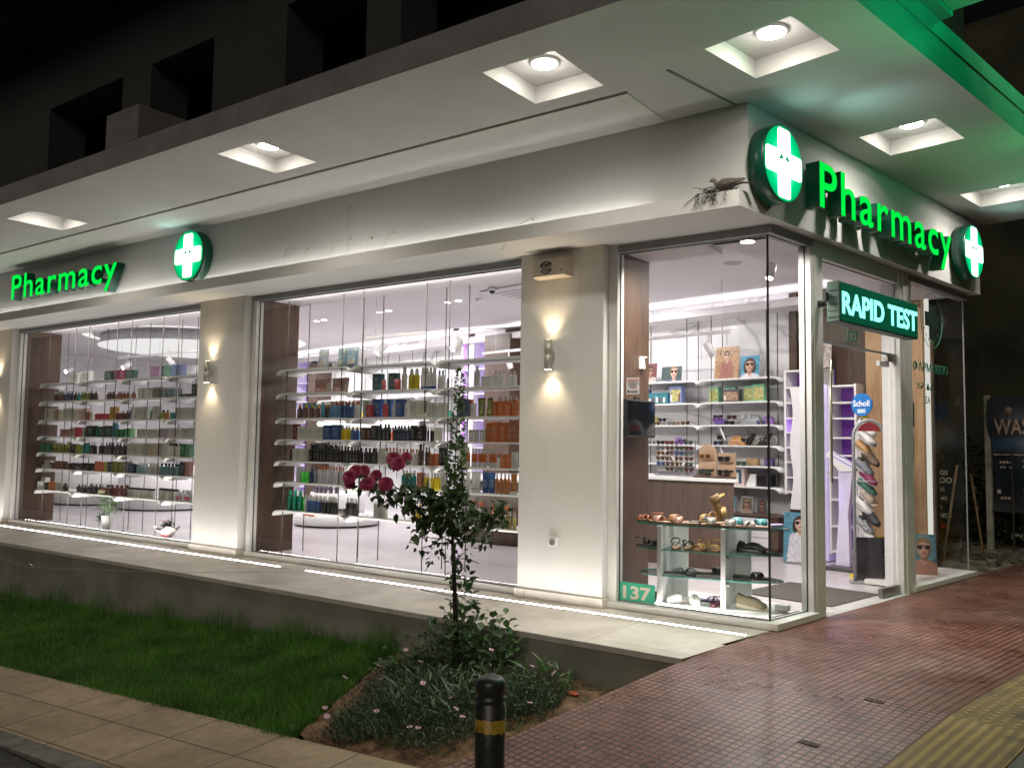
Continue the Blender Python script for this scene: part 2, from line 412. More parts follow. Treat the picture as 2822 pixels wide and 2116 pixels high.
# two square inspection covers in the red pavement
for t, lab in ((-1.82, 'small sunken dark cover in the red paving, the nearer one'), (-1.12, 'small sunken dark cover in the red paving, the farther one')):
    z = sidewalk_z(t)
    mb = MB().prism([(1.20, t-.03), (1.27, t-.035), (1.30, t-.025), (1.295, t+.02), (1.25, t+.03), (1.21, t+.028)], -.003, .0015, 0).box(1.22, 1.28, t-.004, t+.012, .0018, .003, 0)
    c = obj('inspection_cover', mb, plain('rusty_cover', (.075, .045, .036), .7, .3, var=.4, vs=30, bmp=.5), M=SIDE @ TR(0, 0, z)); tag(c, lab, 'cover', 'covers in the red pavement')
# dirt lot past the shop's far end
mb = MB()
for i in range(25):
    for j in range(13):
        o = -6+i*.5; t = 4.02+j*.7
        mb.v.append((o, t, .002+.05*math.sin(o*2.1+t)*math.sin(t*1.7)+(.03*random.random() if j else 0)-.03+(.02 if o < .2 else -.03)))
for i in range(24):
    for j in range(12):
        a = i*13+j; mb.f.append((a, a+13, a+14, a+1)); mb.m.append(0); mb.smooth.append(True)
obj('ground_dirt_lot', mb, DIRT, M=SIDE, kind='structure')
mb = MB()
for i in range(9):
    for j in range(5):
        o = -6+i*.777; t = 4.02+j*2; mb.v.append((o, t, -.03))
# garden soil and turf
STRIP0 = Vector((-2.56, -1.21)); STRIP1 = Vector((-1.78, -2.80))
def strip_x(y): return STRIP0.x+(STRIP1.x-STRIP0.x)*(y-STRIP0.y)/(STRIP1.y-STRIP0.y)
rows = []
for y in lin(-2.80, -1.19, 12): rows.append([(x, y) for x in lin(-24, strip_x(y)-.01, 20)])
gsheet('turf_bed', rows, TURF, -.03, kind='structure')
rows = []
b = MB(); ny, nx = 26, 44
ys = lin(-2.80, -1.19, ny)
for y in ys:
    x1 = (.10+y*SN)/CS+.02
    for x in lin(strip_x(y)-.02, x1, nx):
        d = (x-strip_x(y)); h = .012*math.sin(x*9+y*7)+.012*math.sin(x*23-y*17)+random.uniform(-.006, .006)
        h += .035*math.exp(-(d/.06)**2) if d > .02 else 0
        b.v.append((x, y, ground(x, y)-.02+h))
for i in range(ny-1):
    for j in range(nx-1):
        a = i*nx+j; b.f.append((a, a+1, a+nx+1, a+nx)); b.m.append(0); b.smooth.append(True)
obj('soil_bed', b, SOIL, kind='structure')

# platform in front of the windows
mb = MB()
CX = (.03+(-1.21)*SN)/CS
pf = [(-24, -1.21), (CX+.075, -1.21), s2w(-.02, .05)[:2], s2w(.0, -.2)[:2], (-24, .35)]
mb.prism(pf, -.9, 0, 0, side=1); obj('platform', mb, [PLATF, CONC], kind='structure')
mb = MB().box(-24, CX+.07, -1.222, -1.2105, -.035, .0025); obj('platform_edge_strip', mb, plain('stone_edge', (.42, .40, .37), .6, var=.1), kind='structure')
mb = MB()
for (x0, x1) in ((-16, -4.99), (-4.58, -.06)): mb.box(x0, x1, -.354, -.323, -.004, .003)
ls = thing('floor_light_strip', 'thin recessed LED line glowing along the pale platform below the windows', 'light strip')
obj('diffuser', mb, LED, ls)
mb = MB().box(-16, -.05, -.359, -.3545, -.002, .004).box(-16, -.05, -.3225, -.318, -.002, .004); obj('channel', mb, ALU, ls)
mb = MB()
for (x0, x1, y0, y1) in ((-7.42, -7.05, -.822, -.818), (-7.05, -7.046, -.82, -.37)): mb.box(x0, x1, y0, y1, 0, .0015)
tag(obj('floor_hatch', mb, GASK), 'thin dark outline of a hatch cut in the pale platform tiles', 'hatch')

# ================================================================== BUILDING
bld = thing('pharmacy_building', 'white corner building with deep canopy over a lit glass pharmacy front', 'building')
# pillars
def pillar(x0, x1, **k):
    b = MB().box(x0, x1, -.14, .05, .075, 2.93)
    p = obj('pillar', b, PLAST, bld, bev=.006)
    b = MB().box(x0-.015, x1+.018, -.165, .0, 0.0, .078); obj('skirting', b, PLATF, p, bev=.003)
pillar(-13.3, -11.60); pillar(-6.82, -5.965); pillar(-2.13, -1.305)
# canopy slab with lamp recesses
yF, oF, tE = -2.22, 1.28, 4.13
xc = (oF+yF*SN)/CS
poly = [(-26, yF), (xc, yF), tuple(s2w(tE, oF)[:2]), tuple(s2w(tE, -1.4)[:2]), (-26, 2.6)]
mb = MB().prism(poly, ZS, 3.87); slab = obj('canopy_slab', mb, [SOFF, SLABEDGE], bld)
for p in slab.data.polygons:
    if abs(p.normal.z) < .5: p.material_index = 1
LF = [(-7.81, -7.23), (-4.0, -3.46), (-1.19, -.64)]; LS = [(-1.39, -.81), (.685, 1.265), (2.79, 3.37)]
cut = MB()
for a, b_ in LF: cut.box(a, b_, -1.93, -1.32, ZS-.1, ZS+.12)
for a, b_ in LS: cut.box(.39, .955, a, b_, ZS-.1, ZS+.12, M=SIDE)
cut.box(-26, -.56, -1.158, -1.128, ZS-.05, ZS+.02)
cut.box(.045, .075, -1.32, -.53, ZS-.05, ZS+.02, M=SIDE)
co = obj('cutter', cut, SOFF)
md = slab.modifiers.new('b', 'BOOLEAN'); md.object = co; md.operation = 'DIFFERENCE'; md.solver = 'EXACT'
dg = bpy.context.evaluated_depsgraph_get(); dg.update()
nm = bpy.data.meshes.new_from_object(slab.evaluated_get(dg)); slab.modifiers.clear(); slab.data = nm; bpy.data.objects.remove(co)
# recessed lamps
def canopy_lamp(M, label, power=95):
    t = thing('canopy_light', label, 'ceiling light', M, 'square recessed lights in the canopy')
    b = MB().lathe([(.098, 0), (.098, -.012), (.085, -.016)], 28); obj('ring', b, WHITE, t)
    b = MB().lathe([(0.0001, -.0175), (.084, -.0175)], 28); obj('lamp', b, LEDW, t)
    L = bpy.data.lights.new('canopy_lamp', 'SPOT'); L.energy = power; L.spot_size = math.radians(145); L.spot_blend = .9; L.shadow_soft_size = .08; L.color = (1, .94, .855)
    lo = bpy.data.objects.new('canopy_lamp', L); COL.objects.link(lo); lo.matrix_world = M @ TR(0, 0, -.03)
    L = bpy.data.lights.new('canopy_lamp_glow', 'POINT'); L.energy = 2.6; L.shadow_soft_size = .05; L.color = (1, .95, .88)
    lo = bpy.data.objects.new('canopy_lamp_glow', L); COL.objects.link(lo); lo.matrix_world = M @ TR(0, 0, -.075)
    return t
names = ['above the far lit letters at the left', 'between the round cross and the bare fascia', 'over the plastered pillar with the siren box']
for (a, b_), nme in zip(LF, names): canopy_lamp(TR((a+b_)/2, -1.62, ZS+.12), 'bright lamp in a square canopy recess '+nme)
names = ['at the building corner, the largest of all', 'above the entrance letters, second from the corner', 'nearest the far dark end of the entrance canopy']
for (a, b_), nme in zip(LS, names): canopy_lamp(SIDE @ TR(.67, (a+b_)/2, ZS+.12), 'bright lamp in a square canopy recess '+nme)
# fascia beam and ledge
xb = (.145-.52*SN)/CS
mb = MB().prism([(-26, -.52), (xb, -.52), tuple(s2w(4.06, .145)[:2]), tuple(s2w(4.06, -.35)[:2]), tuple(s2w(.15, -.35)[:2]), (-26, .34)], 2.93, ZS-.002)
obj('fascia', mb, FASC, bld)
mb = MB().box(-26, -.565, -1.126, -.522, ZS-.006, ZS-.0005); obj('soffit_panel', mb, PLAST, bld)  # paler than the slab soffit: upward ledge glow painted into its colour
xl = (.145-.635*SN)/CS
mb = MB().prism([(-26, -.635), (xl, -.635), (xb-.001, -.5205), (-26, -.5205)], 2.93, 2.955)
mb.prism([(-26, -.635), (xl, -.635), (xl+.002, -.617), (-26, -.617)], 2.955, 3.045)
mb.prism([(xl-.02, -.617), (xl, -.617), (xb-.001, -.5205), (xb-.021, -.5205)], 2.955, 3.045)
ledge = obj('ledge', mb, PLAST, bld)
mb = MB().box(-16, -.75, -.60, -.585, 2.957, 2.967)
obj('ledge_light', mb, emis('ledge_led', (1, .98, .92), 17), ledge)
# window glass + frames
def win_front(x0, x1, nm='window'):
    b = MB()
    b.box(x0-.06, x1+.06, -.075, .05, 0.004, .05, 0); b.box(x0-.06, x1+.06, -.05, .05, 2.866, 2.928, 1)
    b.box(x0-.06, x0, -.05, .05, .05, 2.866, 0); b.box(x1, x1+.06, -.05, .05, .05, 2.866, 0)
    w = obj(nm, b, [ALU, ALUD], bld, bev=.003)
    b = MB(); e = .007
    b.box(x0, x1, -.004, .004, .05, .05+e); b.box(x0, x1, -.004, .004, 2.866-e, 2.866); b.box(x0, x0+e, -.004, .004, .05, 2.866); b.box(x1-e, x1, -.004, .004, .05, 2.866)
    obj('gasket', b, GASK, w)
    b = MB().add([(x0, 0, .05), (x1, 0, .05), (x1, 0, 2.866), (x0, 0, 2.866)], [(0, 1, 2, 3)]); obj('pane', b, GLASS, w)
    return w
win_front(-11.535, -6.86); win_front(-5.876, -2.17)
# corner window: front glass, joint, side glass
b = MB()
b.box(-1.305, -1.226, -.05, .06, .05, 2.93, 0)
b.prism([(-1.30, -.085), (.085, -.085), tuple(s2w(.58, .085)[:2]), tuple(s2w(.58, -.04)[:2]), (-.04, .05), (-1.30, .05)], .003, .052, 0)
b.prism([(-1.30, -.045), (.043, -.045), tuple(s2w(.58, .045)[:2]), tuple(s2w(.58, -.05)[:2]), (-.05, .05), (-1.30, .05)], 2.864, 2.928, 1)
b.box(-.05, .05, .555, .60, .05, 2.865, 0, M=SIDE)
w3 = obj('corner_window', b, [ALU, ALUD], bld, bev=.003)
b = MB(); b.add([(-1.226, 0, .05), (0, 0, .05), (0, 0, 2.866), (-1.226, 0, 2.866)], [(0, 1, 2, 3)])
p = s2w(.556, 0); b.add([(0, 0, .05), (p.x, p.y, .05), (p.x, p.y, 2.866), (0, 0, 2.866)], [(0, 1, 2, 3)]); obj('pane', b, GLASS, w3)
b = MB().box(-.006, .007, -.007, .007, .05, 2.866); e = .007
b.box(-1.226, -.008, -.004, .004, .0515, .0515+e); b.box(-1.226, -.008, -.004, .004, 2.866-e, 2.866); b.box(-1.226, -1.219, -.004, .004, .06, 2.859)
b.box(-.004, .004, .01, .556, .052, .052+e, M=SIDE); b.box(-.004, .004, .01, .556, 2.866-e, 2.866, M=SIDE); b.box(-.004, .004, .549, .556, .06, 2.859, M=SIDE)
obj('gasket', b, GASK, w3)
# entrance frame (side frame coordinates: x out, y along)
b = MB()
b.box(-.07, .055, .602, .745, 0, 2.928, 0)             # post by the corner window
b.box(-.06, .05, .745, 2.20, 2.80, 2.926, 0)           # head
b.box(-.07, .055, 2.30, 2.42, 0, 2.928, 0)             # post by the end window
b.box(-.055, .045, 2.235, 2.298, 0, 2.926, 0)
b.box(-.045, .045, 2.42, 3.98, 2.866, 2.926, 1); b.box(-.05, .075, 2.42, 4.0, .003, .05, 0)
b.box(-.42, -.051, 3.93, 4.0, .003, .05, 0); b.box(-.045, .045, 2.421, 2.50, .05, 2.866, 0)
ent = obj('entrance_frame', b, [ALU, ALUD], bld, M=SIDE, bev=.003)
b = MB(); b.add([(0, 2.50, .05), (0, 3.965, .05), (0, 3.965, 2.866), (0, 2.50, 2.866)], [(0, 1, 2, 3)]); b.add([(0, 3.965, .05), (-.33, 3.965, .05), (-.33, 3.965, 2.866), (0, 3.965, 2.866)], [(0, 1, 2, 3)])
b.add([(0, .745, 2.155), (0, 2.235, 2.155), (0, 2.235, 2.80), (0, .745, 2.80)], [(0, 1, 2, 3)])
obj('pane', b, GLASS, ent)
b = MB().box(-.005, .006, 3.958, 3.972, .05, 2.866); obj('glass_joint', b, plain('glass_corner_joint', (.25, .27, .27), .3, var=0), ent)
b = MB().box(-.004, .004, 2.50, 2.507, .05, 2.866).box(-.004, .004, .745, 2.235, 2.135, 2.155).box(-.004, .004, .745, .752, 2.155, 2.80).box(-.004, .004, 2.228, 2.235, 2.155, 2.80).box(-.004, .004, .745, 2.235, 2.793, 2.80)
obj('gasket', b, plain('glass_joint', (.25, .27, .27), .3, var=0), ent)
# glass door leaf, closed, with fittings
dr = thing('glass_door', 'frameless glass entrance door with metal corner patches and long upright handle', 'door', SIDE)
b = MB().add([(-.012, .765, .012), (-.012, 2.215, .012), (-.012, 2.215, 2.12), (-.012, .765, 2.12)], [(0, 1, 2, 3)]); obj('pane', b, GLASS, dr)
b = MB().box(-.03, .012, 2.04, 2.235, 2.08, 2.155).box(-.03, .012, 1.86, 2.232, .008, .085); obj('patch_fitting', b, STEEL, dr, bev=.003)
b = MB().box(-.03, -.0, 1.90, 2.10, 2.03, 2.075, 0); obj('door_sticker', b, plain('white_sticker', (.6, .58, .58), .5), dr)
b = MB().tube([(.035, .90, 1.02), (.035, .90, 2.0)], .011, 8, 0).tube([(.0, .90, 1.1), (.035, .90, 1.1)], .007, 6).tube([(0, .90, 1.92), (.035, .90, 1.92)], .007, 6); obj('handle', b, plain('brass_steel', (.42, .38, .30), .3, .8), dr)
# threshold
mb = MB().box(-.25, .075, .745, 2.30, -.012, .0015); obj('threshold', mb, plain('threshold_stone', (.42, .41, .40), .5, var=.08), bld, M=SIDE)
# upper storeys above the canopy
b = MB()
def up(x): return x
yU = -.6
xs_ = [(-26, -12.6), (-9.8, -7.95), (-7.32, -6.07), (-4.82, -3.65), (-3.2, -1.2)]
piers = [(-26, -12.6), (-11.6, -9.8), (-7.95, -7.32), (-6.07, -4.82), (-3.65, -3.2), (-1.2, -.25)]
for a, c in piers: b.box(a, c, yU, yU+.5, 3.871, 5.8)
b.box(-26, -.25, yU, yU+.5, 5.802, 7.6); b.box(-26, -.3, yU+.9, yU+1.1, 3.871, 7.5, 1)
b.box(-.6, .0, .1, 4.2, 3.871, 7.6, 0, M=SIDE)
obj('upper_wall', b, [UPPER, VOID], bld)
b = MB().box(-26, .4, -2.0, 1.5, 6.9, 7.15); obj('upper_balcony', b, UPPER, bld)
b = MB().box(-5.27, -4.75, -2.215, -1.72, 3.873, 4.19); obj('parapet_block', b, plain('block_paint', (.16, .16, .165), .9, var=.08), bld, bev=.01)
b = MB(); b.box(1.12, 1.288, -1.98, 4.13, 3.872, 3.99, 0); b.box(1.06, 1.36, -1.98, -.12, 3.992, 4.2, 0)
obj('slab_upstand', b, SLABEDGE, bld, M=SIDE)
b = MB().box(1.364, 3.4, -1.95, -.14, 4.02, 4.25).box(1.5, 3.3, -1.7, -.3, 4.0, 4.019); obj('side_balcony', b, plain('balcony_paint', (.30, .31, .29), .85, var=.15, vs=2), bld, M=SIDE)
b = MB().box(.2, 1.26, -.1, 4.1, 4.0, 4.02); 

# ================================================================== SIGNS
def letters_sign(label, M, width, cap, depth):
    t = thing('pharmacy_sign', label, 'sign', M, 'green pharmacy lettering on the fascia')
    me = text_mesh('Pharmacy', [GREENE, GRETURN], depth/2, width, cap, .012, space=1.12)
    # each letter is one loose island: split so that every letter is a part
    bm = bmesh.new(); bm.from_mesh(me); bm.verts.ensure_lookup_table()
    seen = set(); isl = []
    for v in bm.verts:
        if v.index in seen: continue
        st = [v]; cur = []
        seen.add(v.index)
        while st:
            a = st.pop(); cur.append(a.index)
            for e_ in a.link_edges:
                o_ = e_.other_vert(a)
                if o_.index not in seen: seen.add(o_.index); st.append(o_)
        isl.append(set(cur))
    isl.sort(key=lambda s_: min(bm.verts[i].co.x for i in s_))
    for s_ in isl:
        b2 = bm.copy(); b2.verts.ensure_lookup_table()
        bmesh.ops.delete(b2, geom=[v for v in b2.verts if v.index not in s_], context='VERTS')
        m2 = bpy.data.meshes.new('letter'); b2.to_mesh(m2); b2.free()
        for mt in me.materials: m2.materials.append(mt)
        link('letter', m2, t)
    bm.free()
    return t
letters_sign('green lit Pharmacy letters above the glass entrance, larger in view', SIDE @ TR(.235, .245, 3.077) @ SIDET, 2.608, .354, .11)
letters_sign('green lit Pharmacy letters at the far left above the first window', TR(-10.52, -.605, 3.208) @ FRONTT, 2.736, .352, .11)
def cross_disc(label, M, r=.272):
    t = thing('pharmacy_cross', label, 'sign', M, 'round green signs with a white cross')
    b = MB().lathe([(r, -.06), (r, .055), (r-.006, .06)], 64, 0); obj('casing', b, GRETURN, t)
    m, nt, bs = new_mat('disc_face'); 
    b = MB().lathe([(0.0001, .0605), (r-.008, .0605)], 64, 0); obj('face', b, DISCF, t)
    def rr(w, h, q, z):
        pts = []
        for cx, cy, a0 in ((w-q, h-q, 0), (-w+q, h-q, 90), (-w+q, -h+q, 180), (w-q, -h+q, 270)):
            for k in range(5): a = math.radians(a0+k*22.5); pts.append((cx+q*math.cos(a), cy+q*math.sin(a)))
        return pts
    b = MB().prism(rr(.086, .245, .028, 0), .0615, .064); b.prism(rr(.245, .086, .028, 0), .0612, .0637)
    obj('cross', b, WHITEE, t)
    b = MB()
    for s_ in (-1, 1): b.prism([(s_*.012, .028), (s_*.075, .020), (s_*.045, .058), (s_*.035, .062)], .0645, .0665)
    obj('emblem_leaf', b, GREEND, t)
    return t
DISCF = bpy.data.materials.new('disc_green'); DISCF.use_nodes = True
_nt = DISCF.node_tree; _nt.nodes.clear()
_tc = N(_nt, 'ShaderNodeTexCoord'); _ln = N(_nt, 'ShaderNodeVectorMath', operation='LENGTH'); _nt.links.new(_tc.outputs['Object'], _ln.inputs[0])
_c = ramp(_nt, _ln.outputs['Value'], [(.08, (.12, .95, .55)), (.19, (.0, .62, .22)), (.275, (.0, .36, .10))])
_e = N(_nt, 'ShaderNodeEmission'); _e.inputs[1].default_value = 1.35; _nt.links.new(_c, _e.inputs[0]); _o = N(_nt, 'ShaderNodeOutputMaterial'); _nt.links.new(_e.outputs[0], _o.inputs[0])
cross_disc('round green sign with white cross at the building corner beside the bird', SIDE @ TR(.235, -.286, 3.262) @ SIDET, .272)
cross_disc('round green sign with white cross at the far end of the entrance fascia', SIDE @ TR(.235, 3.443, 3.262) @ SIDET, .268)
cross_disc('round green sign with white cross on the long fascia between windows', TR(-6.31, -.605, 3.331) @ FRONTT, .284)
# green light spilling up from the discs on the soffit
def point(name, loc, power, color, r=.05, M=None):
    L = bpy.data.lights.new(name, 'POINT'); L.energy = power; L.color = color; L.shadow_soft_size = r
    o = bpy.data.objects.new(name, L); COL.objects.link(o); o.location = (M @ Vector(loc)) if M else loc; return o
def spot(name, loc, target, power, color, ang=60, blend=.5, r=.03):
    L = bpy.data.lights.new(name, 'SPOT'); L.energy = power; L.color = color; L.shadow_soft_size = r; L.spot_size = math.radians(ang); L.spot_blend = blend
    o = bpy.data.objects.new(name, L); COL.objects.link(o); o.location = loc
    d = (Vector(target)-Vector(loc)).normalized(); o.rotation_euler = d.to_track_quat('-Z', 'Y').to_euler(); return o
# running-text board
ts_ = thing('led_text_board', 'dark green LED board reading RAPID TEST hung across the entrance', 'sign', SIDE)
b = MB().box(.255, .355, .40, 1.845, 2.228, 2.535); bd = obj('case', b, plain('board_case', (.11, .17, .14), .5, .2, var=.1), ts_, bev=.008)
b = MB().add([(.3585, .412, 2.24), (.3585, 1.835, 2.24), (.3585, 1.835, 2.522), (.3585, .412, 2.522)], [(0, 1, 2, 3)]); obj('screen', b, plain('screen_green', (.0, .045, .03), .35, emit=(0, .16, .07), es=.34), ts_)
m = bpy.data.materials.new('led_dots'); m.use_nodes = True; nt = m.node_tree; nt.nodes.clear()
v = coords(nt, (1, 1, 1)); vo = N(nt, 'ShaderNodeTexVoronoi'); vo.inputs['Scale'].default_value = 92; vo.inputs['Randomness'].default_value = 0; nt.links.new(v, vo.inputs['Vector'])
f = ramp(nt, vo.outputs['Distance'], [(.30, (1, 1, 1)), (.75, (.30, .30, .30))]); e_ = N(nt, 'ShaderNodeEmission'); nt.links.new(mixc(nt, 1.0, (.22, 1.0, .80), f, 'MULTIPLY'), e_.inputs[0]); e_.inputs[1].default_value = 2.6
o_ = N(nt, 'ShaderNodeOutputMaterial'); nt.links.new(e_.outputs[0], o_.inputs[0])
me = text_mesh('RAPID TEST', [m], .001, 1.385, .165, .030); link('message', me, ts_, TR(.3605, .435, 2.298) @ SIDET)
b = MB()
for k in range(5): b.box(.265, .345, .3975, .3985, 2.26+k*.05, 2.268+k*.05)
b.box(.03, .255, .655, .70, 2.40, 2.445).box(.245, .27, .36, .41, 2.395, 2.45)
b.tube([(.25, .40, 2.42), (.15, .6, 2.43), (.05, .68, 2.42)], .012, 6); obj('bracket', b, plain('bracket', (.06, .07, .07), .5, .4), ts_)
b = MB().tube([(.02, .80, 2.88), (.03, 1.2, 2.90), (.02, 1.25, 2.86), (.02, 2.2, 2.87)], .006, 5); tag(obj('cable', b, BLACKP, M=SIDE), 'thin dark cable running along the top of the entrance frame', 'cable')
# number 137 over the door and on the corner glass
t = thing('number_plate', 'green outlined number 137 stuck on the glass over the door', 'number sign', SIDE)
DG = plain('dark_green_vinyl', (.01, .14, .075), .5, var=0)
b = MB(); y0, y1, z0, z1 = 1.24, 1.518, 2.168, 2.315
for q in ((y0, y1, z0, z0+.006), (y0, y1, z1-.006, z1), (y0, y0+.008, z0+.0061, z1-.0061), (y1-.008, y1, z0+.0061, z1-.0061)): b.box(.003, .005, *q)
obj('border', b, DG, t); link('digits', text_mesh('137', [DG], .001, .19, .098, .02), t, TR(.004, 1.284, 2.19) @ SIDET)
t = thing('number_sticker', 'green sticker with pale number 137 low on the corner window', 'number sign')
b = MB().box(-1.215, -.905, -.006, -.004, .062, .208); obj('backing', b, plain('green_sticker', (.012, .30, .17), .5, var=.03), t)
link('digits', text_mesh('137', [plain('cream_vinyl', (.50, .46, .36), .5)], .001, .245, .098, .03), t, TR(-1.185, -.008, .085) @ FRONTT)
# warning notice
t = thing('warning_notice', 'white notice with red heading stuck on the corner window', 'notice', TR(0, -.0115, 0))
b = MB().box(-1.162, -1.047, .003, .004, 1.705, 1.84); obj('paper', b, plain('notice_paper', (.72, .70, .68), .6, var=0, emit=(.7, .68, .66), es=.12), t)  # plain paper given a weak glow of its own so it looks lit
RED = plain('red_ink', (.55, .03, .03), .6, var=0); BLK = plain('dark_ink', (.03, .03, .04), .6, var=0)
link('heading', text_mesh('ΠΡΟΣΟΧΗ', [RED], .0005, .095, .018, .02), t, TR(-1.152, -.0, 1.806) @ FRONTT)
for k, (s_, m_) in enumerate((('Ο ΧΩΡΟΣ ΕΛΕΓΧΕΤΑΙ &', BLK), ('ΚΑΤΑΓΡΑΦΕΤΑΙ', BLK), ('ΑΠΟ ΚΑΜΕΡΕΣ', RED))):
    link('text_line', text_mesh(s_, [m_], .0005, [.092, .07, .07][k], .010, .02), t, TR(-1.15+[0, .01, .01][k], 0, 1.788-k*.017) @ FRONTT)
b = MB()
for k in range(2): b.box(-1.128, -1.06, -.001, 0, 1.728-k*.009, 1.732-k*.009)
b.prism([(-1.152, 1.738), (-1.134, 1.738), (-1.136, 1.722), (-1.143, 1.714), (-1.150, 1.722)], 0, .001, M=Matrix(((1, 0, 0, 0), (0, 0, -1, 0), (0, 1, 0, 0), (0, 0, 0, 1)))); obj('small_print', b, BLK, t)
# end window: ring logo, Greek name, notices
t = thing('window_logo', 'thin ring with a dark cross and small letters on the end window', 'logo', SIDE)
b = MB(); b.tube([(.004, 3.10+.27*math.cos(a), 2.56+.27*math.sin(a)) for a in lin(0, 2*PI, 49)], .003, 4); obj('ring', b, DG, t)
b = MB()
for q in ((3.03, 3.19, 2.37, 2.76), (2.93, 3.029, 2.50, 2.64), (3.191, 3.29, 2.50, 2.64)): b.box(.003, .005, *q)
obj('cross', b, plain('dark_vinyl', (.02, .04, .03), .4, var=0), t, bev=.001)
for k, ch in enumerate('PHARMACY'):
    a = math.radians(200+k*20); link('ring_letter', text_mesh(ch, [DG], .0005, None, .035, .01), t, TR(.004, 3.10+.22*math.cos(a), 2.55+.22*math.sin(a)) @ SIDET @ RZ(a+PI/2))
t = thing('window_lettering', 'dark green Greek capitals on the glass of the end window', 'lettering', SIDE)
link('name_line', text_mesh('ΦΑΡΜΑΚΕΙΟ', [DG], .001, .88, .085, .015), t, TR(.005, 2.62, 2.045) @ SIDET)
link('name_line', text_mesh('ΧΡ. ΔΑ', [DG], .001, .40, .062, .01), t, TR(.005, 2.70, 1.87) @ SIDET)
link('name_line', text_mesh('ΖΑ', [DG], .001, .13, .062, .01), t, TR(.005, 2.89, 1.74) @ SIDET)
pm = plain('sheet_paper', (.40, .40, .38), .7, var=.03)
for i, (z0, z1, lab) in enumerate(((1.50, 1.735, 'printed opening hours sheet at the left edge of the end window'), (1.18, 1.44, 'smaller printed notice below the hours sheet on the end window'))):
    t = thing('window_notice', lab, 'notice', SIDE); b = MB().box(-.008, -.006, 2.51, 2.66-.02*i, z0, z1); obj('paper', b, pm, t)
    b = MB()
    for k in range(7): b.box(-.0055, -.005, 2.525, 2.64-.03*i-.02*(k % 3 == 1), z1-.03-k*.028, z1-.022-k*.028)
    obj('print', b, BLK, t)
b = MB().box(-.008, -.006, 2.52, 2.575, .08, .19); tag(obj('window_sticker', b, plain('red_sticker', (.25, .05, .035), .5, var=.5, vs=40), M=SIDE), 'small red sticker low in the corner of the end window', 'sticker')
# alarm siren
t = thing('alarm_siren', 'cream alarm siren box with a round black badge high on the wide pillar', 'siren')
CREAM = plain('cream_plastic', (.60, .54, .46), .45, var=.03)
b = MB(); b.loft([[(-1.955, -.14, 2.69), (-1.60, -.14, 2.69), (-1.60, -.14, 2.865), (-1.955, -.14, 2.865)], [(-1.94, -.245, 2.70), (-1.625, -.245, 2.70), (-1.625, -.235, 2.845), (-1.94, -.235, 2.845)]], 0, False)
obj('case', b, CREAM, t, bev=.006)
b = MB()
for a0, a1 in ((30, 165), (205, 345)): b.tube([(-1.80+.056*math.cos(math.radians(a)), -.2475, 2.773+.052*math.sin(math.radians(a))) for a in lin(a0, a1, 14)], .005, 5)
obj('badge_ring', b, BLACKP, t)
link('badge_text', text_mesh('SECURITY', [BLK], .0006, .115, .030, .03), t, TR(-1.858, -.2475, 2.777) @ FRONTT)
link('badge_text', text_mesh('F', [BLK], .0006, .014, .028, .03), t, TR(-1.837, -.2475, 2.738) @ FRONTT)
for ch_, x_ in (('R', -1.798), ('S', -1.777)): link('badge_text', text_mesh(ch_, [BLK], .0006, .017, .028, .03), t, TR(x_, -.2475, 2.738) @ FRONTT)
link('badge_text', text_mesh('O', [RED], .0006, .017, .028, .03), t, TR(-1.820, -.2478, 2.738) @ FRONTT)
b = MB().box(-1.66, -1.64, -.2475, -.245, 2.735, 2.745); obj('indicator', b, BLK, t)
# up and down wall lamps
SCF = emis('sconce_face', (1, .80, .52), 30)
def sconce(x, z, lab):
    t = thing('wall_lamp', lab, 'wall lamp', TR(x, -.14, z), 'up and down lamps on the pillars')
    LM = plain('lamp_metal', (.45, .43, .38), .35, .4, var=.03)
    b = MB().lathe([(.035, -.125), (.035, -.003), (.032, 0), (.035, .003), (.035, .125)], 20, M=TR(0, -.075, 0)); obj('cylinder', b, LM, t)
    b = MB().box(-.02, .02, -.045, 0, -.03, .03); obj('mount', b, LM, t, bev=.004)
    b = MB().lathe([(0.0001, .1262), (.028, .1262)], 16, M=TR(0, -.075, 0)); obj('lamp', b, SCF, t); b = MB().lathe([(0.0001, -.1262), (.028, -.1262)], 16, M=TR(0, -.075, 0)); obj('lamp', b, SCF, t)
    for s_ in (-1, 1):
        spot('sconce_lamp', (x, -.14-.06, z+s_*.14), (x, -.14-.033, z+s_*1.0), 10 if s_ < 0 else 9, (1, .76, .47), 105, 1, .03)
sconce(-1.79, 2.04, 'lit up-and-down lamp on the wide pillar under the siren box')
sconce(-6.53, 2.075, 'lit up-and-down lamp on the pillar between the two shelf windows')
sconce(-11.95, 2.08, 'up-and-down lamp on the pillar at the far left edge')
# socket
t = thing('wall_socket', 'white outdoor socket low on the wide pillar', 'socket')
b = MB().box(-1.80, -1.722, -.165, -.14, .452, .53); obj('box', b, WHITE, t, bev=.005)
b = MB().lathe([(.028, 0), (.028, .008), (.022, .010), (.018, .004)], 20, M=TR(-1.761, -.165, .49) @ FRONTT); obj('outlet', b, plain('socket_grey', (.30, .30, .30), .4), t)
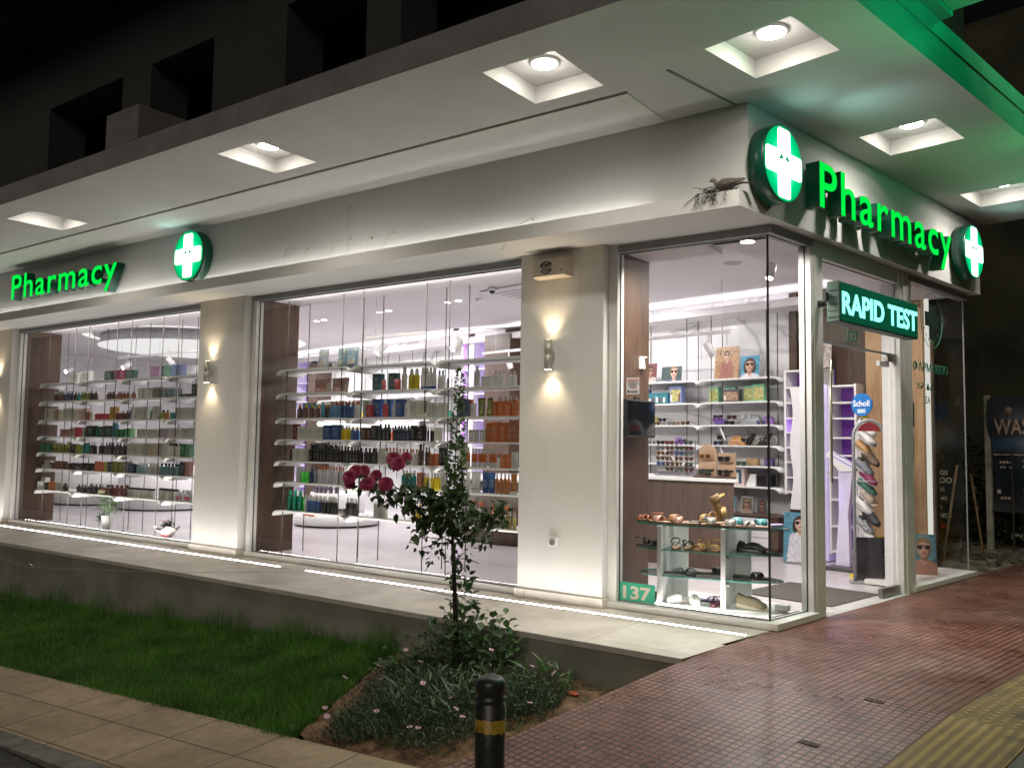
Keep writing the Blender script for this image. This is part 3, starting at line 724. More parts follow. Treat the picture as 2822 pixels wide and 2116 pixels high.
# loose wires and anchors left by an old sign
WM = plain('old_wire', (.45, .42, .33), .6, var=.1)
for k, (x, z, dx, L_) in enumerate(((-4.67, 3.21, -.02, .10), (-4.37, 3.17, 0, .08), (-3.93, 3.20, -.09, .14), (-3.77, 3.20, -.02, .16), (-3.49, 3.17, -.03, .13), (-3.20, 3.18, -.14, .17), (-3.79, 3.50, -.0, .24), (-1.69, 3.08, -.28, .22))):
    x = 2.12+(x-2.12)*1.016; b = MB(); z = 1.298+(z-1.298)*1.016
    b.tube([(x, -.52, z), (x+.01, -.545, z+.015), (x+dx*.4, -.56, z-.03), (x+dx*.8+.012*math.sin(k*3), -.55, z-L_*.6), (x+dx, -.56, z-L_)], .0028, 5)
    b.lathe([(.012, 0), (.012, .012), (.006, .016)], 8, M=TR(x, -.52, z) @ FRONTT)
    o = obj('loose_wire', b, WM); tag(o, ['stub of pale wire poking from the fascia, leftmost', 'short bent wire stub just right of the leftmost', 'curled wire stub left of the tight middle pair', 'thin wire hanging straight down mid fascia', 'drooping wire stub right of the middle pair', 'longer wire sweeping left from a fascia anchor', 'high anchor with a long curly wire on the fascia', 'white wire looping over the ledge right of the others'][k], 'wire', 'leftover wires on the long fascia')
# ================================================================== INTERIOR SHELL
def SM(o, t, z=0.0, rz=0.0): return SIDE @ TR(o, t, z) @ RZ(rz)       # matrix in the side frame
mb = MB().prism([(-18, .05), (-.05, .05), tuple(s2w(4.05, -.05)[:2]), tuple(s2w(4.05, -19)[:2])], -.02, .0005); obj('shop_floor', mb, SHOPFL, kind='structure')
mb = MB().prism([(-18, .345), (-.35, .345), tuple(s2w(4.3, -.35)[:2]), tuple(s2w(4.3, -19)[:2])], 3.2, 3.23)
mb.box(-18, -.05, .051, .344, 2.921, 2.929); mb.box(-18, -.62, .345, .68, 2.921, 3.199)
mb.box(-.61, -.351, .15, 3.92, 2.921, 3.199, M=SIDE); mb.box(-.349, -.05, .12, 3.96, 2.921, 2.929, M=SIDE)
obj('shop_ceiling', mb, CEIL, kind='structure')
bw = MB().box(-19, -12.62, 4.05, 4.15, 0, 3.2, 0).box(-12.619, -8.121, 4.05, 4.15, 0, 3.2, 1).box(-8.12, -7.98, 4.04, 4.15, 0, 3.2, 2).box(-7.979, -7.2, 4.05, 4.15, 0, 3.2, 0)
bw.box(-7.199, -4.401, 4.05, 4.15, 0, 3.2, 2).box(-4.40, -2.03, 4.05, 4.15, 0, 3.2, 1).box(-2.029, -1.93, 4.03, 4.15, 0, 3.2, 2).box(-1.929, -.331, 4.05, 4.15, 0, 3.2, 2)
obj('shop_back_wall', bw, [WHITE, MARBLE, WOOD], M=SIDE, kind='structure')
mb = MB().box(-1.03, -.345, 4.02, 4.048, 0, 2.95); obj('oak_end_panel', mb, WOODL, bld, M=SIDE)
mb = MB().box(-17.9, -17.7, .05, 8.2, 0, 3.2); obj('shop_end_wall', mb, WHITE, kind='structure')
for a, b_, nm in ((-13.2, -11.64, 0), (-6.81, -6.03, 1), (-2.12, -1.335, 2)):
    mb = MB().box(a, b_, .052, .35, 0, 2.92); obj('shop_inner_wall', mb, WHITE, kind='structure')
# cove bulkhead with hidden LED line
mb = MB().box(-18.5, -.45, 3.63, 4.05, 2.97, 3.0).box(-18.5, -.45, 3.63, 3.65, 3.0005, 3.065); bh = obj('cove_bulkhead', mb, CEIL, bld, M=SIDE)
mb = MB().box(-18.5, -.5, 3.70, 3.75, 3.0015, 3.012); obj('cove_light', mb, LEDH, bh)
# walnut cheek panels beside each window
for x, y1, lab in ((-1.30, .665, 'tall walnut panel at the left of the corner window behind the wall screen'), (-5.985, .66, 'tall walnut panel at the left of the middle shelf window'), (-11.6, .60, 'tall walnut panel at the left of the far shelf window')):
    mb = MB().box(x-.03, x, .055, y1, .002, 2.92); tag(obj('wood_panel', mb, WOOD, bev=.002), lab, 'panel', 'walnut panels beside the windows')
    mb = MB().box(x-.35, x-.031, y1-.03, y1, .002, 2.92); obj('panel_back', mb, WOOD, bld)
# niche behind the end window
mb = MB().box(-.44, -.051, 2.51, 3.92, .01, .052); obj('display_plinth', mb, plain('plinth_white', (.78, .78, .74), .4, var=.02), bld, M=SIDE)
mb = MB().box(-1.02, -.395, 3.905, 3.955, .0, 2.92); obj('niche_wood_panel', mb, WOODL, bld, M=SIDE)
t = thing('edge_light', 'upright white strip light down the edge of the oak panel in the end window', 'strip light', SIDE)
mb = MB().box(-.37, -.335, 3.895, 3.95, .30, 2.92); obj('diffuser', mb, emis('edge_led', (1, .97, .88), .85), t); mb = MB().box(-.394, -.331, 3.885, 3.894, .30, 2.92, 0); 
mb = MB().box(-.395, -.33, 3.89, 3.955, .053, .298); obj('housing', mb, WHITE, t)
mb = MB().box(-.165, -.065, 2.33, 2.50, 0, 2.92); obj('pilaster', mb, WHITE, bld, M=SIDE)

# ================================================================== LIGHTS INSIDE
def downlight(M, lab, power=55, r=.045, col=(1, .95, .92), real=True):
    t = thing('downlight', lab, 'downlight', M, 'small round ceiling downlights in the shop')
    b = MB().lathe([(r+.012, 0), (r+.012, -.005), (r, -.007)], 20); obj('ring', b, WHITE, t)
    b = MB().lathe([(0.0001, -.0075), (r, -.0075)], 20); obj('lamp', b, DOWNE, t)
    if real:
        L = bpy.data.lights.new('downlight', 'SPOT'); L.energy = power; L.spot_size = math.radians(150); L.spot_blend = .9; L.shadow_soft_size = .05; L.color = col
        lo = bpy.data.objects.new('downlight_lamp', L); COL.objects.link(lo); lo.matrix_world = M @ TR(0, 0, -.02)
dl = [(1.346, -8.71), (1.352, -8.497), (1.487, -7.17), (1.497, -6.955), (1.604, -5.724), (1.615, -5.512)]
pairn = ['leftmost', 'middle', 'rightmost']
for k, (t_, o_) in enumerate(dl):
    downlight(SM(o_, t_, 3.199), ('left' if k % 2 == 0 else 'right')+' lamp of the '+pairn[k//2]+' ceiling pair seen in the middle window', 60, real=(k % 2 == 0))
downlight(SM(-.336, .285, 2.9205), 'single round ceiling lamp high in the corner window', 60, .055)
downlight(SM(-.22, 3.05, 2.92), 'left of two ceiling lamps in the end window niche', 22, .045, (1, .82, .62))
downlight(SM(-.10, 3.55, 2.92), 'right of two ceiling lamps in the end window niche', 12, .035, (1, .82, .62))
for k, (t_, o_) in enumerate(((2.9, -3.6), (2.7, -5.4), (3.0, -7.6), (3.0, -9.6), (2.2, -10.6), (3.0, -12.2), (1.2, -12.6), (2.6, -1.1), (.2, -9.9), (2.2,-14.5))):  # added fill discs under the ceiling, no fittings, to brighten the shop
    L = bpy.data.lights.new('ceiling_fill', 'AREA'); L.shape = 'DISK'; L.size = .22; L.energy = 36; L.color = (1, .955, .96) if k != 7 else (1, .9, .86)
    lo = bpy.data.objects.new('room_fill', L); COL.objects.link(lo); lo.matrix_world = SM(o_, t_, 3.15 if o_ > -10 else 2.95)
def strip_fill(M, L_, power, col=(1, .93, .86)):  # added area strips hidden behind the frames, brighten the product fronts
    L = bpy.data.lights.new('window_fill', 'AREA'); L.shape = 'RECTANGLE'; L.size = L_; L.size_y = .03; L.energy = power; L.color = col; L.spread = math.radians(125)
    lo = bpy.data.objects.new('window_fill', L); COL.objects.link(lo); lo.matrix_world = M
strip_fill(TR(-4.05, .075, 2.895) @ RX(math.radians(66)), 3.4, 36); strip_fill(TR(-9.2, .075, 2.895) @ RX(math.radians(66)), 4.2, 44); strip_fill(TR(-4.05, .070, .024) @ RX(math.radians(155)), 3.4, 24); strip_fill(TR(-9.2, .070, .024) @ RX(math.radians(155)), 4.2, 30)
strip_fill(TR(-.62, .10, 2.90) @ RX(math.radians(24)), .9, 60); strip_fill(TR(-.62, .052, .058) @ RX(math.radians(140)), .9, 3); strip_fill(SIDE @ TR(-.14, 1.5, 2.90), .05, 6)
SILL = plain('matte_sill', (.30, .29, .30), .95, var=.04, spec=.05)
for a_, b_ in ((-11.59, -7.0), (-5.98, -2.2)): mb = MB().box(a_, b_, .0505, .20, .001, .005); obj('inner_sill', mb, SILL, bld)
# speaker, detector, cassette
t = thing('ceiling_speaker', 'round speaker grille in the ceiling of the corner window', 'speaker', SM(-1.565, 2.036, 3.199)); b = MB().lathe([(.10, 0), (.10, -.006), (.088, -.008)], 28); obj('ring', b, WHITE, t)
b = MB().lathe([(.0001, -.0085), (.087, -.0085)], 28); obj('grille', b, plain('grille_grey', (.45, .43, .45), .6), t)
t = thing('smoke_detector', 'small white smoke detector on the ceiling in the middle window', 'detector', SM(-5.18, 1.69, 3.199)); b = MB().lathe([(.05, 0), (.05, -.015), (.042, -.035), (.03, -.045)], 20); obj('housing', b, WHITE, t)
t = thing('air_conditioner', 'square ceiling air conditioner grille near the right of the middle window', 'air conditioner', SM(-4.35, 1.75, 3.199)); b = MB().box(-.42, .42, -.42, .42, -.03, 0); obj('panel', b, WHITE, t, bev=.01)
b = MB()
for k in range(5): b.box(-.3, .3, -.28+k*.13, -.25+k*.13, -.034, -.031)
obj('louvre', b, plain('louvre', (.40, .38, .40), .5), t)
t = thing('dome_camera', 'small dome camera under the ceiling beside the middle window track', 'camera', TR(-4.15, 2.1, 3.19)); b = MB().lathe([(.05, 0), (.05, -.03), (.04, -.035)], 18); obj('base', b, WHITE, t); b = MB().lathe([(.038, -.035), (.036, -.05), (.022, -.066), (.0001, -.072)], 18); obj('lens_dome', b, BLACKP, t)
# tracks and spot heads
def track(P0, P1, lab, drops):
    P0 = Vector(P0); P1 = Vector(P1); d = P1-P0; L_ = d.length; a = math.atan2(d.y, d.x)
    t = thing('light_track', lab, 'light track', TR(*P0) @ RZ(a), 'suspended lighting tracks')
    b = MB().box(0, L_, -.018, .018, -.018, .018); obj('rail', b, WHITE, t)
    for q in drops: b = MB().tube([(q, 0, .018), (q, 0, 3.2-P0.z)], .004, 5); obj('suspension', b, WHITE, t)
    return t
def head(P, tgt, lab, power, lit=True):
    P = Vector(P); d = (Vector(tgt)-P).normalized(); q = d.to_track_quat('-Z', 'Y').to_matrix().to_4x4()
    t = thing('track_spotlight', lab, 'spotlight', TR(*P), 'white cylindrical spotlights')
    b = MB().lathe([(.03, .075), (.046, .068), (.046, -.105), (.038, -.108), (.036, -.09)], 20); obj('cylinder', b, WHITE, t, q @ TR(0, 0, 0))
    b = MB().box(-.05, .05, -.018, .018, .165, .19).tube([(0, 0, .17), (0, 0, .06)], .009, 6); obj('adapter', b, WHITE, t)
    b = MB().lathe([(0.0001, -.095), (.036, -.095)], 18); obj('lamp', b, SPOTE if lit else plain('unlit_reflector', (.3, .3, .3), .2, .8), t, q)
    if lit:
        L = bpy.data.lights.new('spot', 'SPOT'); L.energy = power; L.spot_size = math.radians(85); L.spot_blend = .7; L.shadow_soft_size = .03; L.color = (1, .94, .90)
        lo = bpy.data.objects.new('spot_lamp', L); COL.objects.link(lo); lo.matrix_world = TR(*P) @ q @ TR(0, 0, -.12)
track((-5.93, 1.75, 2.65), (-3.0, 1.75, 2.65), 'white ceiling track carrying two glaring spotlights in the middle window', [.15, 1.35, 2.6])
head((-5.66, 1.75, 2.50), (-5.9, .6, 1.3), 'glaring spotlight at the left end of the middle window track', 50)
head((-4.40, 1.75, 2.48), (-4.7, .5, 1.2), 'glaring spotlight on the right part of the middle window track', 50)
track((-12.75, 2.2, 2.75), (-10.0, 2.2, 2.75), 'white ceiling track hung under the light rings in the far window', [.1, 1.3, 2.5])
head((-11.12, 2.2, 2.62), (-12.0, 4.2, 1.0), 'unlit spotlight turned away under the rings in the far window', 0, False)
head((-12.46, 2.2, 2.60), (-12.3, .5, 1.6), 'glaring spotlight at the left end of the far window track', 45)
head((-14.5, 2.2, 2.60), (-13.9, .4, 1.7), 'glaring spotlight hanging beside the walnut panel in the far window', 45)
track(s2w(2.74, -4.1, 2.60), s2w(2.74, -2.03, 2.60), 'short white ceiling track before the marble wall in the corner window', [.3, 1.95])
head(s2w(2.74, -2.33, 2.43), s2w(4.0, -1.9, .6), 'unlit white spotlight angled down before the marble wall', 30, False)
head(s2w(1.75, -.97, 3.0), s2w(.45, -.75, .5), 'glaring spotlight mounted on the ceiling behind the corner glass', 130)
track(s2w(3.2, -6.8, 2.70), s2w(3.2, -5.0, 2.70), 'farther white track at the right of the middle window', [.3, 1.5])
head(s2w(3.2, -6.2, 2.53), s2w(3.9, -5.9, .6), 'unlit spotlight on the farther track over the orange packs', 30, False)
# light rings of the far window
t = thing('ceiling_light_ring', 'large round dropped ceiling with glowing rings in the far window', 'ceiling light', TR(-12.35, 3.55, 3.2))
b = MB().lathe([(1.85, -.001), (2.02, -.001)], 72); obj('outer_glow', b, emis('ring_glow', (1, .97, .97), 1.1), t)
b = MB().lathe([(1.70, 0), (1.70, -.20), (1.30, -.20), (1.30, -.05)], 72); obj('drum', b, plain('ring_paint', (.42, .40, .42), .8), t)
b = MB().lathe([(1.20, -.06), (1.295, -.06)], 72); obj('inner_glow', b, emis('ring_glow2', (1, .97, .97), 1.3), t)
b = MB().lathe([(.80, -.02), (.80, -.14), (.0001, -.14)], 72); obj('inner_disc', b, plain('ring_paint_inner', (.40, .38, .40), .8), t)
b = MB().lathe([(1.705, -.19), (1.74, -.19), (1.74, -.205), (1.705, -.205)], 72); obj('edge_glow', b, emis('ring_glow3', (1, .97, .97), .95), t)

# ================================================================== HANGING SHELVES
def shelf_profile(L, drop=.05, rr=.10, th=.018, seg=6):
    top = []; bot = []
    for k in range(seg+1):
        a = PI/2*k/seg; top.append((rr-rr*math.sin(PI/2-a)+0, -drop+drop*math.sin(a))); 
    pts = [(rr*(1-math.cos(PI/2*k/seg)), -drop*(1-math.sin(PI/2*k/seg))) for k in range(seg+1)]
    pts2 = pts+[(L-x, z) for x, z in pts[::-1]]
    low = [(x, z-th) for x, z in pts2]
    return pts2, low
def shelf_mesh(L, D):
    up_, low = shelf_profile(L); b = MB(); n = len(up_)
    for y in (0, D):
        for x, z in up_: b.v.append((x, y, z))
        for x, z in low: b.v.append((x, y, z))
    for i in range(n-1):
        b.f.append((i, i+1, 2*n+i+1, 2*n+i)); b.f.append((n+i+1, n+i, 3*n+i, 3*n+i+1)); b.f.append((i+1, i, n+i, n+i+1)); b.f.append((2*n+i, 2*n+i+1, 3*n+i+1, 3*n+i))
        b.m += [0]*4; b.smooth += [True, True, False, False]
    b.f.append((0, 2*n, 3*n, n)); b.f.append((n-1, 2*n-1, 4*n-1, 3*n-1)); b.m += [0, 0]; b.smooth += [False, False]
    return b.mesh('shelf', [SHELFM])
SHELFM = plain('shelf_white', (.70, .70, .69), .45, var=.02)
ROD = plain('rod_steel', (.06, .056, .052), .5, .2, var=.05)
LEV = [2.112, 1.837, 1.552, 1.307, 1.062, .819, .495]
def shelf_bay(M, L, D, rods, lab, levels=LEV, top=2.92, grp='hanging shelf bays', bottom=0.0):
    t = thing('shelf_bay', lab, 'hanging shelves', M, grp)
    me = shelf_mesh(L, D)
    for z in levels: link('shelf', me, t, TR(0, 0, z))
    for x in rods:
        for y in (.045, D-.045):
            b = MB().tube([(x, y, bottom), (x, y, top)], (.0058), 6)
            for z in levels: b.lathe([(.009, z-.035), (.009, z-.019)], 8, M=TR(x, y, 0))
            obj('rod', b, ROD, t)
    return t
for k, x in enumerate((-5.925, -4.70, -3.475)):
    shelf_bay(TR(x, .30, 0), 1.185, .40, (.135, 1.05), ['left', 'centre', 'right'][k]+' hanging shelf bay with seven shelves in the middle window')
for k, x in enumerate((-11.50, -10.345, -9.215, -8.085)):
    shelf_bay(TR(x, .25, 0), 1.105, .37, (.17, .94), ['leftmost', 'second', 'third', 'rightmost'][k]+' hanging shelf bay with seven shelves in the far window')
B5 = [2.15, 1.855, 1.567, 1.311, 1.06, .81]
for k, o_ in enumerate((-4.29, -3.125)):
    shelf_bay(SM(o_, 3.69), 1.135, .35, (.17, .96), ['left', 'right'][k]+' white shelf bay on the marble wall of the corner window', B5, 2.97, 'shelf bays on the back wall', .72)
for k, o_ in enumerate((-12.6, -11.45, -10.3, -9.15)):
    shelf_bay(SM(o_, 3.69), 1.12, .35, (.17, .94), ['first', 'second', 'third', 'fourth'][k]+' white shelf bay from the left on the far marble wall behind the middle window', [2.13, 1.70, 1.32, .95], 2.97, 'shelf bays on the back wall', .6)
for k, o_ in enumerate((-17.2, -16.05, -14.9, -13.75)):
    shelf_bay(SM(o_, 3.69), 1.12, .35, (.17, .94), ['first', 'second', 'third', 'fourth'][k]+' white shelf bay from the left on the far wall behind the far window', [2.13, 1.70, 1.32], 2.97, 'shelf bays on the back wall', .9)
# lit bars under some back shelves
for o0, o1, z, k in ((-12.5, -11.4, 1.66, 0), (-11.35, -10.2, 1.66, 1), (-10.2, -9.1, 1.66, 2), (-15.6, -14.0, 1.66, 3), (-17.0, -15.8, 1.66, 4)):
    mb = MB().box(o0, o1, 3.66, 3.685, z-.09, z); tag(obj('lit_shelf_sign', mb, emis('lit_sign', (1, .97, .93), 3.2), M=SIDE), ['first', 'second', 'third', 'fifth', 'fourth'][k]+' glowing white strip under the far back wall shelves', 'lit strip', 'glowing strips under back wall shelves')

# ================================================================== SHELF PRODUCTS
PAL = dict(amber=(.42,.16,.03),amberbrown=(.20,.06,.025),beige=(.50,.45,.35),black=(.012,.012,.014),blue=(.03,.09,.28),bluegrey=(.22,.28,.33),brown=(.085,.04,.025),
 clear=(.62,.62,.58),clearred=(.66,.62,.60),cream=(.66,.62,.54),cyan=(.05,.35,.50),dark=(.03,.03,.036),darkblue=(.02,.04,.09),darkgreen=(.008,.055,.03),floral=(.55,.30,.25),
 gold=(.45,.24,.05),green=(.0,.28,.15),greend=(.02,.17,.07),grey=(.52,.53,.51),greyblue=(.25,.28,.33),greybrown=(.20,.17,.15),greyd=(.17,.18,.17),greyw=(.50,.51,.47),lightgreen=(.20,.55,.22),
 lilac=(.55,.48,.55),lime=(.06,.62,.06),limed=(.35,.42,.06),magenta=(.26,.04,.10),maroon=(.14,.02,.03),mauve=(.26,.13,.24),mint=(.16,.34,.25),navy=(.02,.04,.13),olive=(.18,.20,.03),oliveb=(.28,.27,.16),
 oliveblack=(.04,.05,.035),orange=(.50,.14,.04),pale=(.56,.57,.52),paleblue=(.28,.42,.50),paleyellow=(.62,.58,.22),periwinkle=(.17,.21,.38),pinkbrown=(.38,.20,.18),pinkcream=(.66,.48,.44),
 pinkred=(.52,.07,.11),plum=(.05,.03,.06),red=(.40,.04,.05),redbrown=(.16,.045,.035),redorange=(.5,.10,.05),rust=(.33,.11,.05),skyblue=(.10,.26,.44),slateblue=(.12,.16,.30),steelblue=(.06,.18,.26),
 stripe=(.60,.58,.56),tan=(.34,.20,.12),teal=(.03,.10,.115),tealb=(.02,.24,.24),tealgrey=(.12,.24,.28),white=(.72,.72,.71),whiteblue=(.66,.70,.76),whiteorange=(.62,.62,.60),x=(.5,.5,.5),yellow=(.75,.50,.02))
WORD = dict(amberbrown='amber brown',beige='beige',bluegrey='blue-grey',clearred='clear red-labelled',darkblue='dark blue',darkgreen='dark green',floral='floral',greend='bottle green',greyblue='grey-blue',greybrown='taupe',
 greyd='dark grey',greyw='off-white',lightgreen='light green',limed='lime yellow',oliveb='pale olive',oliveblack='blackish green',paleblue='pale blue',paleyellow='pale yellow',pinkbrown='pinkish brown',pinkcream='pink and cream',
 pinkred='pinkish red',redbrown='reddish brown',redorange='red-orange',skyblue='sky blue',slateblue='slate blue',steelblue='steel blue',stripe='white striped',tealb='teal',teal='petrol',tealgrey='grey-teal',whiteblue='white and blue',whiteorange='white and orange')
_pm = {}
def prodmat(col, kind):
    key = (col, kind)
    if key in _pm: return _pm[key]
    c = tuple(min(.78, x*1.25+.012) for x in PAL[col]); m, nt, b = new_mat('pack_'+col+'_'+kind)
    tc = N(nt, 'ShaderNodeTexCoord'); sep = N(nt, 'ShaderNodeSeparateXYZ'); nt.links.new(tc.outputs['Generated'], sep.inputs[0])
    X, Z = sep.outputs[0], sep.outputs[2]
    oi = N(nt, 'ShaderNodeObjectInfo')
    lum = sum(c)/3; lab = (.62, .62, .60) if lum < .3 else tuple(x*.45 for x in c)
    if col == 'whiteorange': lab = (.60, .15, .03)
    if col == 'whiteblue': lab = (.03, .10, .45)
    if col == 'clearred': lab = (.65, .02, .03)
    zr = (.14, .56) if kind != 'box' else (.2, .82)
    if col == 'whiteorange': zr = (.38, .99)
    if col == 'whiteblue': zr = (0, .16)
    # printed lines: noise stretched along x, gated to a label area
    cmb = N(nt, 'ShaderNodeCombineXYZ'); nt.links.new(math_(nt, 'MULTIPLY', X, 5.5), cmb.inputs[0]); nt.links.new(math_(nt, 'MULTIPLY', Z, 17), cmb.inputs[2]); nt.links.new(math_(nt, 'MULTIPLY', oi.outputs['Random'], .6), cmb.inputs[1])
    n = noise(nt, cmb.outputs[0], 1.0, 2, .5)
    inz = math_(nt, 'MULTIPLY', math_(nt, 'GREATER_THAN', Z, zr[0]), math_(nt, 'LESS_THAN', Z, zr[1]))
    inx = math_(nt, 'MULTIPLY', math_(nt, 'GREATER_THAN', X, .18), math_(nt, 'LESS_THAN', X, .82))
    g = math_(nt, 'MULTIPLY', inz, inx)
    if col in ('whiteorange', 'whiteblue'): fac = inz
    elif col == 'clearred': fac = math_(nt, 'MULTIPLY', g, .95)
    elif col == 'stripe': fac = math_(nt, 'MULTIPLY', g, math_(nt, 'GREATER_THAN', math_(nt, 'SINE', math_(nt, 'MULTIPLY', Z, 42)), .25))
    else: fac = math_(nt, 'MULTIPLY', g, ramp(nt, n, [(.50, (0, 0, 0)), (.58, (.62, .62, .62))]))
    if col == 'floral':
        n2 = noise(nt, tc.outputs['Generated'], 4.5, 2, .5); base = ramp(nt, n2, [(.42, (.50, .47, .45)), (.52, (.55, .17, .10)), (.62, (.60, .42, .36))]); lab = (.4, .1, .08)
    elif kind == 'bag':
        n2 = noise(nt, tc.outputs['Generated'], 3.0, 3, .6); base = ramp(nt, n2, [(.4, (.22, .23, .25)), (.5, c), (.62, (.38, .32, .18))])
    else:
        vr = N(nt, 'ShaderNodeHueSaturation'); vr.inputs['Color'].default_value = (*c, 1)
        nt.links.new(math_(nt, 'ADD', .78, math_(nt, 'MULTIPLY', oi.outputs['Random'], .44)), vr.inputs['Value']); base = vr.outputs[0]
    nt.links.new(mixc(nt, fac, base, lab), b.inputs['Base Color'])
    b.inputs['Roughness'].default_value = .45 if kind in ('box',) else .28
    if col in ('clear', 'lime', 'paleyellow', 'clearred', 'green', 'amberbrown', 'olive') and kind not in ('box',):
        b.inputs['Transmission Weight'].default_value = .55; b.inputs['Roughness'].default_value = .25
    _pm[key] = m; return m
def capmat(col):
    key = (col, 'cap')
    if key not in _pm: _pm[key] = plain('cap_'+col, PAL[col], .35, var=.05)
    return _pm[key]
_meshc = {}
def prod_meshes(kind, w, h, d, col, cap):
    key = (kind, round(w, 3), round(h, 3), round(d, 3), col, cap)
    if key in _meshc: return _meshc[key]
    pm = prodmat(col, kind); cm = capmat(cap if cap != 'x' else 'white'); body = MB(); c = None; r = w/2
    sq = min(1.0, d/w)
    S = Matrix.Diagonal((1, sq, 1, 1))
    if kind == 'box': body.box(-w/2, w/2, -d/2, d/2, 0, h); bm_ = bevel_mesh(body.mesh('box', [pm]), .0015, 1)
    elif kind == 'bag':
        n = 9; secs = []
        for i in range(7):
            z = h*i/6; th = .05*(1-i/6)**.7+.004; ww = w*(.94+.06*i/6)
            secs.append([(-ww/2+ww*k/n+0, -th*math.sin(PI*k/n)**.6 if 0 < k < n else 0, z+(.006*math.sin(k*1.9) if i == 6 else 0)) for k in range(n+1)]+[(-ww/2+ww*k/n, th*math.sin(PI*k/n)**.6, z) for k in range(n-1, 0, -1)])
        body.loft(secs, 0, True); bm_ = body.mesh('bag', [pm])
    elif kind == 'cup': body.lathe([(r*.85, 0), (r, h*.05), (r, h)], 16, M=S); bm_ = body.mesh('cup', [pm])
    elif kind == 'tin': 
        body.lathe([(r*.97, 0), (r, h*.03), (r, h*.80), (r*.96, h*.81)], 14, M=S); bm_ = body.mesh('tin', [pm])
        c = MB().lathe([(r*.97, h*.812), (r*.99, h*.83), (r*.99, h*.97), (r*.9, h)], 14, M=S)
    elif kind == 'jar':
        body.lathe([(r*.92, 0), (r, h*.06), (r, h*.62), (r*.9, h*.66)], 16, M=S); bm_ = body.mesh('jar', [pm])
        c = MB().lathe([(r*.98, h*.665), (r*.98, h*.96), (r*.93, h)], 16, M=S)
    elif kind == 'tube':
        secs = []
        for i in range(6):
            f = i/5; z = h*(.17+.83*f); a = r*.78+(r-r*.78)*f; bb = r*.72*sq*(1-f)+.002
            secs.append([(a*math.cos(2*PI*k/14), bb*math.sin(2*PI*k/14), z) for k in range(14)])
        body.loft(secs, 0); bm_ = body.mesh('tube', [pm])
        c = MB().lathe([(r*.70, 0), (r*.74, h*.02), (r*.74, h*.16), (r*.70, h*.165)], 14, M=S)
    elif kind == 'bottle':
        body.lathe([(r*.93, 0), (r, h*.03), (r, h*.62), (r*.86, h*.70), (r*.46, h*.77), (r*.40, h*.80)], 14, M=S); bm_ = body.mesh('bottle', [pm])
        c = MB().lathe([(r*.50, h*.785), (r*.52, h*.80), (r*.47, h*.985), (r*.40, h)], 12, M=S)
    elif kind == 'spray':
        body.lathe([(r*.93, 0), (r, h*.03), (r, h*.64), (r*.80, h*.70), (r*.62, h*.72)], 14, M=S); bm_ = body.mesh('bottle', [pm])
        c = MB().lathe([(r*.66, h*.715), (r*.66, h*.74), (r*.50, h*.97), (r*.42, h)], 12, M=S)
    elif kind == 'pump':
        body.lathe([(r*.93, 0), (r, h*.03), (r, h*.60), (r*.9, h*.66), (r*.42, h*.71), (r*.36, h*.74)], 14, M=S); bm_ = body.mesh('bottle', [pm])
        c = MB().lathe([(r*.44, h*.735), (r*.44, h*.82), (r*.16, h*.83), (r*.14, h*.92), (r*.34, h*.925), (r*.34, h*.985), (r*.2, h)], 10, M=S)
        c.box(0, r*.95, -r*.12, r*.12, h*.935, h*.975)
    cmesh = c.mesh('cap', [cm]) if c else None
    _meshc[key] = (bm_, cmesh); return _meshc[key]
KW = dict(box='carton', bottle='bottle', pump='pump bottle', spray='spray bottle', tin='cylinder bottle', jar='jar', tube='tube', bag='pouch', cup='beaker')
LVN = ['top', 'second', 'third', 'fourth', 'fifth', 'sixth', 'bottom']
_used = {}
